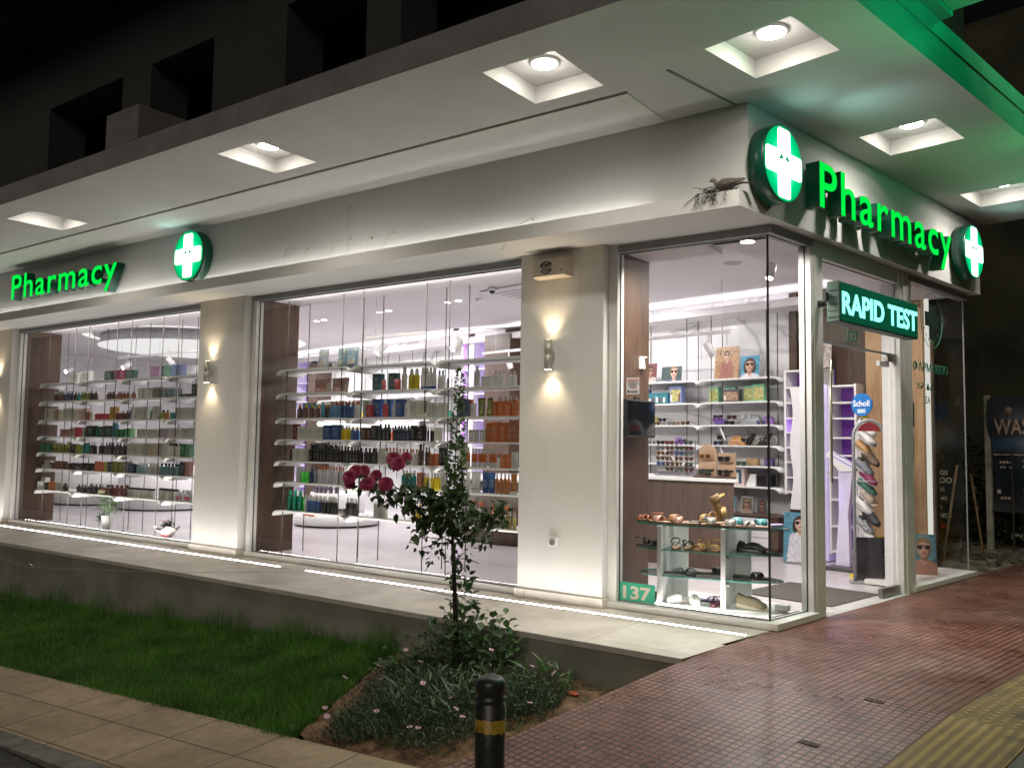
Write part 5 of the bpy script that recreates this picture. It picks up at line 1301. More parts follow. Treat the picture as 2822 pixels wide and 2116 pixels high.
# gift boxes on the second shelf
def gift(o, t, z, w, h, d, c, cw, lab, items):
    g = thing('gift_box', lab, 'gift box', SM(o, t, z), 'gift sets on the second marble-wall shelf')
    b = MB().box(-w/2, w/2, 0, d, 0, h); obj('box', b, plain('gift_board', c, .5, var=.05), g, bev=.002)
    b = MB().box(-w*.42, w*.42, -.003, -.0005, h*.1, h*.82 if cw else h*.9); obj('window', b, plain('gift_window', cw or tuple(min(1, x*2.2) for x in c), .3, var=.45, vs=38), g)
    if items:
        b = MB(); n = items
        for k in range(n):
            x = -w*.34+w*.68*k/(max(1, n-1)); b.box(x-w*.03-.006, x+w*.03+.006, -.006, -.0035, h*.14, h*(.5+.2*((k*7) % 3)/3), k % 2)
        obj('contents', b, [plain('gift_white', (.7, .7, .68), .4), plain('gift_dark', (.16, .05, .06), .4)], g)
S2 = 1.856
gift(-4.02, 3.74, S2, .10, .20, .08, (.12, .20, .42), (.45, .40, .12), 'narrow blue gift box cut by the walnut panel', 0)
gift(-3.82, 3.74, S2, .36, .15, .10, (.02, .16, .20), (.04, .20, .24), 'wide petrol gift box with five small white tubes', 5)
gift(-3.53, 3.76, S2, .19, .23, .09, (.20, .26, .52), (.40, .38, .16), 'periwinkle gift box with a yellow inside and small bottle', 2)
gift(-2.94, 3.76, S2, .14, .20, .10, (.20, .42, .26), (.35, .36, .12), 'green boxed set with grape picture, leftmost of the green row', 0)
gift(-2.76, 3.86, S2, .16, .20, .07, (.16, .38, .26), None, 'green box half hidden behind the dark open case', 0)
gift(-2.66, 3.72, S2, .24, .155, .06, (.05, .045, .05), (.34, .22, .14), 'dark open case with a warm lit picture between green boxes', 1)
gift(-2.46, 3.80, S2, .14, .20, .10, (.20, .45, .28), (.38, .38, .14), 'green boxed set with grape picture, second from the right', 0)
gift(-2.31, 3.78, S2, .16, .215, .10, (.18, .44, .26), (.42, .38, .14), 'green boxed set with grape picture, rightmost and tallest', 0)
g = thing('gift_box', 'pink and navy gift set with three bottles low on the marble wall shelf', 'gift box', SM(-2.66, 3.74, .811), None)
b = MB().box(-.17, .17, 0, .10, 0, .245); obj('box', b, plain('gift_pink', (.62, .48, .46), .5, var=.03), g, bev=.002)
b = MB().box(-.125, .135, -.003, -.0005, .03, .20); obj('window', b, plain('gift_navy', (.03, .10, .16), .3), g)
b = MB().box(-.11, -.06, -.006, -.0035, .03, .14, 0).box(-.015, .025, -.006, -.0035, .03, .085, 1).box(.055, .10, -.006, -.0035, .03, .16, 0); obj('contents', b, [plain('gw', (.66, .62, .62), .4), plain('gr', (.35, .05, .06), .4)], g)
g = thing('case', 'white and black toiletry case at the right of the lowest marble-wall shelf', 'case', SM(-2.32, 3.76, .811))
b = MB().prism([(-.16, 0), (-.02, 0), (-.02, .15), (-.10, .15)], 0, .12, M=FRONTT @ RX(0) @ TR(0, 0, -.12)); obj('white_part', b, WHITE, g, bev=.006)
b = MB().box(-.015, .19, 0, .12, 0, .155); obj('black_part', b, BLACKP, g, bev=.02)

# sunglasses
def sg_meshes():
    out = {}
    for nm_, prof in (('cat', [(.006, .012), (.03, .020), (.062, .022), (.058, -.004), (.045, -.020), (.022, -.021), (.008, -.010)]), ('round', ell(.034, 0, .027, .024, 14)), ('square', [(.006, .018), (.062, .020), (.062, -.016), (.052, -.022), (.016, -.022), (.006, -.012)])):
        L = MB(); F_ = MB()
        for s_ in (-1, 1):
            p = [(s_*x, z) for x, z in prof]; cx = s_*.034
            q = [(cx+(x-cx)*.84, z*.84) for x, z in p]
            L.prism(q, -.001, .001)
            F_.tube([(x, z, 0) for x, z in p]+[(p[0][0], p[0][1], 0)], .0032, 5)
            hx = s_*.064
            F_.tube([(hx, .012, .0), (hx*1.02, .012, -.03), (hx*1.0, .010, -.10), (hx*.9, -.012, -.125)], .0026, 5)
        F_.tube([(-.008, .008, .002), (0, .011, .003), (.008, .008, .002)], .003, 5)
        out[nm_] = (L, F_)
    return out
_sg = sg_meshes(); _sgc = {}
LENS = {k: plain('lens_'+k, c, .08, var=.1, spec=.9) for k, c in dict(black=(.012, .012, .014), brown=(.07, .03, .02), grey=(.10, .12, .12), violet=(.14, .04, .22), blue=(.03, .06, .16), rose=(.42, .18, .14), green=(.04, .06, .04), mirror=(.35, .36, .38)).items()}
FRM = {k: plain('frame_'+k, c, .25, var=.2, vs=40) for k, c in dict(black=(.012, .012, .013), tortoise=(.12, .05, .015), maroon=(.10, .012, .025), violet=(.16, .05, .28), gold=(.5, .30, .08), grey=(.22, .22, .23), amber=(.45, .22, .04), navy=(.02, .03, .10)).items()}
def sunglasses(M, style, lens, frame, lab, grp, s=1.0, ped=None):
    key = (style, lens, frame)
    if key not in _sgc:
        L, F_ = _sg[style]; _sgc[key] = (L.mesh('lenses', [LENS[lens]]), F_.mesh('frame', [FRM[frame]]))
    t = thing('sunglasses', lab, 'sunglasses', M @ Matrix.Scale(s, 4), grp)
    link('lens_pair', _sgc[key][0], t); link('frame', _sgc[key][1], t); return t
SGF = Matrix(((1, 0, 0, 0), (0, 0, -1, 0), (0, 1, 0, 0), (0, 0, 0, 1)))
def sgp(o, t, z, rz=0, lean=0): return SIDE @ TR(o, t, z) @ RZ(rz) @ SGF @ RX(lean)
G2 = 'sunglasses standing on the marble-wall shelves'
S3, S4, S5 = 1.568, 1.312, 1.061
for (o_, z, st, le, fr, lab, s_) in (
    (-3.83, S3, 'cat', 'brown', 'maroon', 'brown cat-eye pair beside the wall screen, third shelf', 1.0), (-3.73, S3+.05, 'cat', 'black', 'black', 'black cat-eye pair raised on a stand, third shelf', 1.0), (-3.58, S3, 'square', 'grey', 'tortoise', 'grey-lensed pair between two brown pairs, third shelf', 1.0), (-3.36, S3, 'cat', 'brown', 'tortoise', 'brown pair alone near the shelf gap, third shelf', 1.1),
    (-2.86, S3+.075, 'square', 'black', 'navy', 'navy pair on top of the purple block, third shelf', 1.15), (-2.87, S3+.04, 'square', 'violet', 'violet', 'purple pair leaning on the purple block, third shelf', 1.1), (-2.66, S3+.07, 'square', 'black', 'maroon', 'maroon pair stacked above a black pair, third shelf', 1.1), (-2.69, S3, 'square', 'black', 'black', 'black pair under the maroon pair, third shelf', 1.1), (-2.46, S3+.075, 'round', 'mirror', 'grey', 'round mirrored pair on the grey dome, third shelf', 1.2), (-2.25, S3, 'cat', 'blue', 'tortoise', 'blue-lensed pair before the purple case, third shelf', 1.0),
    (-3.90, S4, 'round', 'grey', 'grey', 'clear round pair at the left edge, fourth shelf', 1.0), (-3.66, S4, 'square', 'rose', 'maroon', 'rosy pair left of the purple card, fourth shelf', 1.0), (-3.40, S4+.02, 'square', 'black', 'black', 'black pair by the purple card, fourth shelf', 1.1),
    (-2.80, S4+.07, 'square', 'black', 'black', 'black pair on top of another, fourth shelf left', 1.1), (-2.86, S4, 'square', 'black', 'navy', 'navy pair beneath the stacked pair, fourth shelf', 1.1), (-2.63, S4, 'round', 'rose', 'gold', 'rose-lensed pair leaning on the orange case, fourth shelf', 1.15), (-2.46, S4+.04, 'cat', 'black', 'black', 'black cat-eye pair between two open cases, fourth shelf', 1.1), (-2.20, S4+.05, 'round', 'grey', 'black', 'black round pair at the right end, fourth shelf', 1.1),
    (-2.53, S5, 'square', 'green', 'black', 'black square pair with green lenses, alone on the fifth shelf', 1.15)):
    sunglasses(sgp(o_, 3.74, z+.024*s_), st, le, fr, lab, G2, s_)
def case_(o, t, z, w, h, d, c, lab, shape='box', rx=0):
    t_ = thing('glasses_case', lab, 'glasses case', SM(o, t, z), 'glasses cases on the marble-wall shelves')
    b = MB(); n = 10
    if shape == 'box': b.box(-w/2, w/2, 0, d, 0, h)
    elif shape == 'arch':
        b.prism([(-w/2, 0), (w/2, 0)]+[(w/2*math.cos(a), h*.45+h*.55*math.sin(a)) for a in lin(0, PI, 12)], -d, 0, M=FRONTT)
    else: b.prism([(-w/2, 0), (w*.3, h), (w*.5, h*.9), (w*.1, 0)], -d, 0, M=FRONTT)
    obj('body', b, plain('case_skin', c, .45, var=.08), t_, bev=.008 if shape == 'box' else .004)
    b = MB().box(-w*.3, w*.3, -.0015, -.0005, h*.45, h*.52); obj('emblem', b, plain('case_print', tuple(min(1, x*1.8+.05) for x in c), .4), t_)
case_(-2.87, 3.78, S3+.001, .15, .07, .07, (.20, .12, .42), 'purple block under two pairs, third shelf', 'box')
case_(-2.43, 3.80, S3+.001, .24, .13, .08, (.30, .32, .33), 'grey dome-shaped case, third shelf', 'arch')
case_(-2.22, 3.84, S3+.001, .14, .11, .05, (.34, .16, .55), 'violet arched case by the shelf end, third shelf', 'arch')
case_(-3.60, 3.86, S3+.001, .06, .05, .05, (.45, .25, .12), 'small tan box behind the pairs, third shelf')
case_(-3.95, 3.86, S3+.001, .09, .12, .03, (.48, .40, .14), 'small gold picture box at the far left, third shelf')
case_(-2.62, 3.79, S4+.001, .20, .12, .06, (.62, .33, .13), 'orange rounded case with a rose-lensed pair, fourth shelf', 'arch')
case_(-2.50, 3.84, S4+.001, .20, .15, .05, (.02, .02, .02), 'black open case leaning left, fourth shelf', 'lean')
case_(-2.28, 3.84, S4+.001, .22, .16, .05, (.018, .018, .018), 'black open case leaning right, fourth shelf', 'lean')
case_(-2.40, 3.90, S4+.001, .16, .06, .05, (.55, .52, .44), 'cream box between the black open cases, fourth shelf')
case_(-3.55, 3.86, S4+.001, .10, .10, .02, (.36, .22, .62), 'purple card behind a black pair, fourth shelf')
case_(-2.44, 3.84, S5+.001, .17, .09, .05, (.50, .32, .16), 'tan case behind the square pair, fifth shelf')
case_(-2.20, 3.82, S5+.001, .12, .10, .06, (.14, .08, .26), 'dark purple case at the right, fifth shelf')
# diagonal white brackets hanging off the shelf
for o_, z0, k in ((-2.90, 1.54, 0), (-2.90, 1.29, 1)):
    b = MB().box(-.012, .012, -.003, .003, -.18, 0); 
    tag(obj('label_strip', b, WHITE, M=SM(o_+.08, 3.72, z0) @ RY(-.45)), ['upper', 'lower'][k]+' white slanting strip under the marble-wall shelf', 'strip', 'slanting strips')
    b = MB().box(-.012, .012, -.003, .003, -.20, 0)
    if k: tag(obj('label_strip', b, WHITE, M=SM(o_-.02, 3.72, z0) @ RY(.5)), 'white strip slanting left under the lower marble-wall shelf', 'strip', 'slanting strips')
# drawer cabinet under the shelves
c = thing('drawer_cabinet', 'low walnut cabinet with three rows of white drawers under the marble wall', 'cabinet', SIDE)
b = MB().box(-4.0, -1.975, 3.64, 4.04, .09, .455).box(-3.96, -2.02, 3.70, 4.03, 0, .089).box(-4.0, -1.965, 3.625, 4.045, .456, .473); obj('carcass', b, WOODD, c)
for col_ in range(3):
    for row in range(3):
        b = MB().box(-3.9+col_*.61, -3.31+col_*.61, 3.622, 3.639, .10+row*.115, .207+row*.115); obj('drawer', b, WHITE, c, bev=.002)
# wavy white panel
b = MB(); pts = [(-1.775+.02*math.sin(z*8.3), z) for z in lin(.58, 1.98, 30)]
b.prism([(x, z) for x, z in pts]+[(-1.45, 1.98), (-1.45, .58)], -.05, 0, M=FRONTT); tag(obj('wavy_panel', b, plain('panel_white', (.74, .73, .75), .5, var=.02, emit=(1, 1, 1), es=.05), M=SIDE @ TR(0, 3.6, 0)), 'tall white panel with a wavy left edge beside the marble shelves', 'panel')
# reception counter
c = thing('counter', 'curved walnut counter with a white top and glasses racks in the corner window', 'counter', SIDE)
pts = [(o_, 2.08+.10*((o_+2.9)/1.2)**2) for o_ in lin(-4.1, -1.66, 18)]
b = MB().prism(pts+[(-1.74, 2.25), (-2.2, 2.75), (-4.1, 2.75)], 0, .92); obj('front_panel', b, WOODD, c)
pts = [(o_, 2.04+.10*((o_+2.9)/1.2)**2) for o_ in lin(-4.15, -1.60, 18)]
b = MB().prism(pts+[(-1.70, 2.27), (-2.2, 2.8), (-4.15, 2.8)], .921, .955); obj('countertop', b, WHITE, c, bev=.004)
# rack with six rows of sunglasses
rk = thing('sunglasses_rack', 'clear rack holding six rows of sunglasses on the counter', 'rack', SM(-2.55, 2.42, .956))
b = MB().box(-.26, .26, -.06, .06, 0, .012).box(-.26, -.25, -.005, .005, .013, .40).box(.25, .26, -.005, .005, .013, .40).box(-.005, .005, -.005, .005, .013, .40)
obj('frame', b, plain('acrylic', (.55, .55, .6), .15, var=0, trans=.6), rk)
b = MB()
for k in range(6): b.box(-.249, -.006, -.02, -.012, .055+k*.06, .062+k*.06); b.box(.006, .249, -.02, -.012, .055+k*.06, .062+k*.06)
obj('shelf', b, WHITE, rk)
ks = [('black', 'black'), ('brown', 'tortoise'), ('violet', 'violet'), ('grey', 'black'), ('blue', 'navy'), ('brown', 'maroon'), ('black', 'amber'), ('green', 'black')]
ordr = ['top', 'second', 'third', 'fourth', 'fifth', 'lowest']; cr = ['leftmost', 'second', 'third', 'rightmost']
R_ = random.Random(4)
for r_ in range(6):
    for c_ in range(4):
        if c_ == 0 and r_ > 4: continue
        le, fr = ks[(r_*3+c_*5+(r_*c_)) % 8]
        sunglasses(SM(-2.55-.20+c_*.128+R_.uniform(-.006, .006), 2.39, .956+.375-r_*.06) @ SGF @ RX(.05), ['cat', 'square', 'round'][(r_+c_) % 3], le, fr, f'{le}-lensed pair, {cr[c_]} in the {ordr[5-(5-r_)]} row of the counter rack', 'sunglasses on the counter rack', .93)
b = MB().box(-.02, .02, -.001, .001, -.05, 0)
for k, (dx, dz, ry) in enumerate(((-.10, .30, .6), (-.02, .22, -.7), (.15, .16, .5))):
    tag(obj('price_tag', MB().box(-.016, .016, -.001, .001, -.05, 0), plain('tag_paper', (.6, .6, .58), .6, var=0), M=SM(-2.55+dx, 2.36, .956+dz) @ RY(ry)), ['upper left', 'middle', 'lower right'][k]+' white price tag hanging on the counter rack', 'tag', 'price tags')
# two tan display stands
TAN = plain('tan_board', (.42, .29, .20), .6, var=.04)
for k, (o_, w, hgt, arch, lab) in enumerate(((-2.06, .225, .36, True, 'tan arched sunglasses display on the counter'), (-1.82, .215, .27, False, 'tan square sunglasses display at the right end of the counter'))):
    d = thing('display_stand', lab, 'display stand', SM(o_, 2.30, .956), 'tan sunglasses displays')
    pts = [(-w/2, 0), (w/2, 0)]+([(w/2*math.cos(a), hgt-w/2+w/2*math.sin(a)) for a in lin(0, PI, 14)] if arch else [(w/2, hgt), (-w/2, hgt)])
    b = MB().prism(pts, -.02, 0, M=FRONTT); obj('back_board', b, TAN, d, bev=.002)
    b = MB().box(-w/2-.01, w/2+.01, -.09, -.001, 0, .02); obj('base', b, WOODD, d)
    for z in (.095, .205) if arch else (.09, .175): b = MB().box(-w*.42, w*.42, -.04, -.001, z, z+.006); obj('shelf', b, TAN, d)
    me = text_mesh('Lunettes' if False else 'Lenita', [plain('tan_ink', (.30, .20, .14), .5, var=0)], .0004, .08, .016, .01) if arch else None
    if me: link('lettering', me, d, TR(-.04, -.0005, .265) @ FRONTT)
for (o_, z, le, fr, st, lab) in ((-2.06, .211, 'brown', 'amber', 'square', 'tortoiseshell pair on the arched tan display'), (-2.06, .045, 'green', 'black', 'square', 'dark green pair at the foot of the arched tan display'), (-1.82, .19, 'black', 'black', 'square', 'black pair high on the square tan display'), (-1.83, .045, 'black', 'black', 'round', 'black pair lying at the foot of the square tan display')):
    sunglasses(SM(o_, 2.25, .956+z+.02) @ SGF, st, le, fr, lab, 'sunglasses on tan displays', 1.15)

# wall screen, sensor
t = thing('wall_screen', 'small black flat screen fixed to the walnut panel in the corner window', 'screen', TR(-1.22, 0, 0))
b = MB().box(-.01, .025, .06, .58, 1.36, 1.675); obj('body', b, BLACKP, t, bev=.006)
b = MB().box(.0255, .0262, .075, .565, 1.38, 1.66); obj('display', b, plain('screen_glass', (.006, .007, .009), .06, var=0, spec=.8), t)
b = MB().box(-.079, -.0105, .22, .42, 1.45, 1.58); obj('bracket', b, STEEL, t)
b = MB().tube([(.0, .25, 1.68), (.0, .25, 1.70)], .012, 8).tube([(.0, .32, 1.68), (.0, .32, 1.70)], .012, 8); obj('plug', b, BLACKP, t)
t = thing('motion_sensor', 'white motion sensor on the walnut panel above the notice', 'sensor', TR(-1.30, .50, 1.95))
b = MB().loft([[(0, -.03, 0), (0, .03, 0), (0, .03, .10), (0, -.03, .10)], [(.04, -.025, .005), (.04, .025, .005), (.035, .025, .095), (.035, -.025, .095)]], 0, False); obj('body', b, WHITE, t, bev=.008)
b = MB().box(0, .06, -.012, .012, .10, .115); obj('arm', b, WHITE, t)

# ================================================================== SHOES
def sole_pts(L, W, n=22):
    out = []
    for k in range(n):
        a = 2*PI*k/n; x = math.cos(a); y = math.sin(a)
        w = W/2*(.98 if x > 0 else .78)*(1-.16*math.exp(-((x+.15)/.35)**2))
        out.append((L/2*x, w*(abs(y)**.85)*(1 if y > 0 else -1)+(.006 if x > .2 else 0)))
    return out
def strap_band(b, x0, x1, W, h, m=0, th=.003, z0=.0, skew=0, n=9):
    P = []
    for k in range(n+1):
        a = PI*k/n; y = W/2*math.cos(a); z = z0+h*math.sin(a)**.8 if 0 < k < n else z0
        P.append((y, z, skew*math.cos(a)))
    base = len(b.v)
    for (y, z, s_) in P:
        b.v += [(x0+s_, y, z), (x1+s_, y*.97, z*.92+z0*.08), (x1+s_, y*.97*.95, (z*.92+z0*.08)-th), (x0+s_, y*.95, z-th)]
    for k in range(n):
        for j in range(4): b.f.append((base+k*4+j, base+k*4+(j+1) % 4, base+(k+1)*4+(j+1) % 4, base+(k+1)*4+j)); b.m.append(m); b.smooth.append(True)
def shoe(M, kind, sole, insole, strap, lab, grp, L=.25, wedge=0.0, strap2=None):
    t = thing('sandal' if kind in ('slide', 'cross', 'thong', 'gladiator', 'strappy', 'wedge') else ('clog' if kind == 'clog' else 'shoe'), lab, 'sandal' if kind not in ('clog', 'sneaker', 'sandalshoe') else 'shoe', M, grp)
    W = L*.38; th = .016; pts = sole_pts(L, W)
    def zt(x): return th+wedge*max(0, min(1, .5-x/L))**1.3
    b = MB(); n = len(pts)
    b.v += [(x, y, 0) for x, y in pts]+[(x, y, zt(x)) for x, y in pts]
    b.f += [tuple(range(n-1, -1, -1)), tuple(range(n, 2*n))]+[(i, (i+1) % n, n+(i+1) % n, n+i) for i in range(n)]; b.m += [0, 1]+[0]*n; b.smooth += [False]*2+[True]*n
    obj('sole', b, [sole, insole], t)
    b = MB(); s2 = strap2 or strap
    if kind == 'slide': strap_band(b, L*.02, L*.32, W*1.02, .05, z0=zt(L*.15)-.004)
    elif kind == 'cross':
        strap_band(b, L*.10, L*.22, W*1.02, .045, z0=zt(.1*L)-.004, skew=.03); strap_band(b, L*.08, L*.20, W*1.02, .043, z0=zt(.1*L)-.004, skew=-.03)
    elif kind == 'thong':
        for s_ in (-1, 1): b.tube([(L*.33, 0, zt(L*.3)), (L*.25, s_*.012, zt(0)+.03), (L*.08, s_*W*.38, zt(0)+.022), (-L*.02, s_*W*.46, zt(0))], .006, 6, flat=.5)
    elif kind == 'gladiator':
        for x in (.30, .17, .04): strap_band(b, L*x-.012, L*x+.012, W*.98, .042, z0=zt(L*x)-.004, skew=.012*(1 if x > .1 else -1))
        b.tube([(-L*.22+.05*math.cos(a)-.02, W*.42*math.sin(a), zt(-L*.3)+.055) for a in lin(.4, 2*PI-.4, 14)], .006, 6, flat=.6)
        for s_ in (-1, 1): b.tube([(-L*.18, s_*W*.42, zt(-L*.2)), (-L*.2, s_*W*.40, zt(-L*.2)+.05)], .006, 6)
    elif kind == 'strappy':
        strap_band(b, L*.20, L*.27, W*.95, .035, z0=zt(.2*L)-.003); 
        b.tube([(-L*.30+.06*math.cos(a), W*.40*math.sin(a), zt(-L*.3)+.02+.05*abs(math.cos(a/2))) for a in lin(0, 2*PI, 18)], .005, 6)
    elif kind == 'wedge': strap_band(b, L*.05, L*.34, W*1.0, .055, z0=zt(.15*L)-.004); strap_band(b, -L*.40, -L*.30, W*.75, .06, z0=zt(-.35*L)-.004)
    if kind in ('slide', 'cross', 'thong', 'gladiator', 'strappy', 'wedge'): obj('strap', b, strap, t)
    else:
        secs = []; N_ = 14
        prof = {'clog': [(-.02, .05, .86), (.06, .062, .98), (.2, .058, 1.0), (.33, .045, .92), (.44, .028, .62), (.495, .016, .2)], 'sneaker': [(-.49, .05, .35), (-.46, .085, .62), (-.35, .088, .72), (-.18, .078, .74), (-.02, .082, .82), (.12, .066, .95), (.28, .048, .98), (.42, .036, .78), (.49, .02, .3)], 'sandalshoe': [(-.47, .04, .5), (-.40, .075, .66), (-.2, .06, .74), (0, .07, .86), (.15, .062, .96), (.3, .042, .9), (.38, .03, .7)]}[kind]
        for (x, h, w) in prof:
            z0 = zt(x*L)-.003; secs.append([(x*L, W/2*w*math.cos(a), z0+max(0, h*math.sin(a)) if math.sin(a) > -.01 else z0+.0) for a in [2*PI*k/N_ for k in range(N_)]])
        b.loft(secs, 0); obj('upper', b, strap, t)
        if kind == 'sneaker':
            b = MB(); b.loft([[(x*L, W*.26*w*math.cos(a), zt(x*L)+h+W*.06*math.sin(a)) for a in [2*PI*k/10 for k in range(10)]] for (x, h, w) in ((-.43, .074, .6), (-.36, .079, 1), (-.22, .072, 1.05), (-.12, .068, .8))], 0)
            obj('opening', b, plain('shoe_lining', (.05, .05, .06), .8, var=.1), t)
            b = MB()
            for k in range(4): x = L*(-.02+k*.06); z = zt(x)+.078-.012*k; b.tube([(x, -W*.2, z-.006), (x+.003, 0, z+.004), (x, W*.2, z-.006)], .0022, 5)
            obj('lace', b, s2, t)
    return t
def pm_(n, c, r=.5, mt=0, **k): return plain(n, c, r, mt, **k)
TANL = pm_('tan_leather', (.42, .20, .09), .45); ROSEG = pm_('rose_glitter', (.62, .36, .28), .3, .3, var=.4, vs=160); COPR = pm_('copper_leather', (.30, .10, .045), .4)
BLKL = pm_('black_leather', (.014, .014, .016), .35); NUDE = pm_('nude_insole', (.60, .40, .26), .5); YTAN = pm_('straw_leather', (.62, .38, .14), .5); CORK = pm_('cork', (.30, .20, .10), .8, var=.3, vs=60)
SILV = pm_('silver_glitter', (.50, .48, .42), .3, .4, var=.4, vs=160); LILA = pm_('lilac_rubber', (.42, .38, .66), .5); MUST = pm_('mustard_leather', (.45, .26, .06), .45); WHTL = pm_('white_leather', (.72, .70, .68), .5, var=.02)
OLIV = pm_('olive_suede', (.17, .14, .085), .8, var=.15); MULTI = pm_('multicolour_beads', (.08, .26, .28), .4, var=.9, vs=60); PURB = pm_('wine_leather', (.12, .02, .045), .4); SOLEB = pm_('brown_sole', (.12, .065, .03), .7)
# glass display unit
UA = .17; UM = TR(-.92, .055, .053) @ RZ(UA)
def UQ(x, y, z=0, r=0): return UM @ TR(x, y, z) @ RZ(r)
u = thing('shoe_display', 'white two-column shoe display with oval glass shelves in the corner window', 'display unit', UM)
b = MB().box(0, .036, 0, .40, .0, .612); obj('column', b, WHITE, u, bev=.002)
b = MB().box(.50, .536, 0, .40, .0, .612); obj('column', b, WHITE, u, bev=.002)
b = MB().box(.0361, .15, .37, .40, .0, .612).box(.5361, .66, .37, .40, .0, .612).box(-.10, -.0001, .37, .40, 0, .612); obj('back_panel', b, WHITE, u)
b = MB().prism([(x, y) for x, y in ell(.60, .20, .36, .20, 24, -90, 90)]+[(x, y) for x, y in ell(-.02, .20, .20, .20, 24, 90, 270)], .0, .012); obj('base_board', b, WHITE, u)
def gshelf(p, z, nm='glass_shelf'):
    b = MB().prism(p, z, z+.008, 0, side=1); obj(nm, b, [GREENGLASS, GEDGE], u)
gshelf(ell(.62, .20, .36, .21, 20, -90, 90)+ell(-.02, .20, .20, .21, 20, 90, 270), .615)
for z in (.42, .22):
    gshelf([(.037, .0), (.499, .0), (.499, .37), (.037, .37)], z); gshelf(ell(.537, .19, .40, .19, 20, -90, 90), z); gshelf(ell(-.001, .19, .20, .19, 20, 90, 270), z)
    b = MB().box(.537, .56, .01, .05, z-.035, z-.001).lathe([(.008, 0), (.008, .012), (.0001, .014)], 10, M=TR(.575, .03, z+.009)); obj('shelf_clip', b, CHROME, u, bev=.003)
GT = 'sandals along the top glass shelf'; zt_ = .625
Z0 = .053
T_ = [(-.12, .20, 2.9, 'gladiator', SOLEB, TANL, COPR, 'brown strappy sandal at the left end of the top glass shelf', 0, .23),
 (.02, .10, 2.75, 'slide', SOLEB, NUDE, ROSEG, 'rose glitter slide second from the left on the top glass shelf', 0, .24), (.10, .27, 2.6, 'slide', SOLEB, NUDE, TANL, 'tan slide behind the rose glitter pair', 0, .23),
 (.19, .09, 3.25, 'slide', SOLEB, NUDE, ROSEG, 'rose glitter slide nearest the tan wedges', 0, .24), (.26, .30, .4, 'slide', BLKL, BLKL, BLKL, 'black slide half hidden behind the tan wedges', 0, .24),
 (.36, .20, 2.2, 'wedge', CORK, YTAN, YTAN, 'straw coloured wedge sandal with wide strap', .05, .24), (.44, .12, 3.5, 'slide', SOLEB, NUDE, SILV, 'silver glitter slide left of the other silver pair', .02, .24),
 (.60, .09, 3.25, 'slide', SOLEB, NUDE, SILV, 'silver glitter slide in the middle of the top glass shelf', 0, .24), (.60, .30, 3.7, 'slide', BLKL, BLKL, MULTI, 'black slide with turquoise bead band', 0, .25),
 (.74, .10, 3.2, 'cross', SOLEB, NUDE, SILV, 'crossed silver strap sandal at the right end', 0, .25), (.80, .25, 3.6, 'slide', LILA, LILA, MULTI, 'lilac rubber slide with beads at the right end', .01, .26)]
for (x, y, r, k, so, ins, st, lab, wd, L) in T_: shoe(UQ(x, y, zt_, r), k, so, ins, st, lab, GT, L, wd)
shoe(UQ(.40, .27, .74, .6) @ RY(1.15), 'wedge', CORK, YTAN, YTAN, 'straw wedge sandal propped upright showing its woven heel', GT, .22, .06)
for (x, y, z, r, k, so, ins, st, lab, wd, L) in (
 (.13, .10, .43, 1.75, 'strappy', SOLEB, NUDE, BLKL, 'black strap sandal left on the upper inner glass shelf', 0, .22), (.22, .14, .43, 1.6, 'gladiator', SOLEB, NUDE, BLKL, 'black sandal beside the mustard pair on the inner shelf', 0, .22),
 (.32, .12, .43, -1.7, 'gladiator', SOLEB, TANL, MUST, 'mustard sandal, left one of the pair', 0, .23), (.43, .12, .43, -1.4, 'gladiator', SOLEB, TANL, MUST, 'mustard sandal, right one of the pair', 0, .23),
 (.72, .14, .43, .05, 'sandalshoe', BLKL, NUDE, BLKL, 'black metallic closed sandal on the right upper glass shelf', .01, .26), (.70, .16, .23, .05, 'cross', BLKL, BLKL, BLKL, 'black sandal with wavy straps on the right lower glass shelf', .012, .27),
 (.11, .12, .23, .5, 'thong', BLKL, BLKL, BLKL, 'black toe-post sandal left on the lower inner shelf', 0, .23), (.24, .10, .23, -1.2, 'slide', BLKL, BLKL, BLKL, 'black slide with silver badge on the lower inner shelf', 0, .22), (.38, .24, .23, .3, 'slide', BLKL, SOLEB, BLKL, 'black slide lying behind on the lower inner shelf', 0, .24),
 (.16, .12, .013, -2.6, 'clog', WHTL, WHTL, WHTL, 'white clog pointing left on the display base', .01, .23), (.27, .11, .013, -1.15, 'clog', WHTL, WHTL, WHTL, 'white clog pointing forward on the display base', .01, .23), (.34, .26, .013, .2, 'thong', pm_('navy_rubber', (.03, .03, .09), .6), LILA, pm_('navy_strap', (.02, .02, .06), .6), 'navy toe-post sandal behind the white clogs', 0, .25), (.44, .14, .013, 1.5, 'slide', PURB, PURB, PURB, 'wine coloured slide beside the right column', .01, .24),
 (.72, .10, .013, -.08, 'sandalshoe', pm_('pale_wedge_sole', (.42, .38, .28), .7), NUDE, OLIV, 'olive suede wedge sandal at the right of the display base', .035, .27),
 (-.10, .14, .43, .5, 'gladiator', BLKL, BLKL, BLKL, 'black sandal on the left rounded glass shelf', 0, .22), (-.09, .14, .013, .4, 'slide', BLKL, BLKL, BLKL, 'black slide at the left foot of the display', 0, .22)):
    shoe(UQ(x, y, z, r), k, so, ins, st, lab, 'sandals on the lower display shelves', L, wd)
t = thing('adapter_box', 'small white junction box on the floor of the corner window', 'box', TR(-.03, .37, .053)); b = MB().box(-.05, .05, -.035, .035, .015, .06); obj('body', b, WHITE, t, bev=.006)
b = MB()
for s_ in (-1, 1): b.box(s_*.03-.006, s_*.03+.006, -.02, .02, 0, .015)
obj('foot', b, STEEL, t)
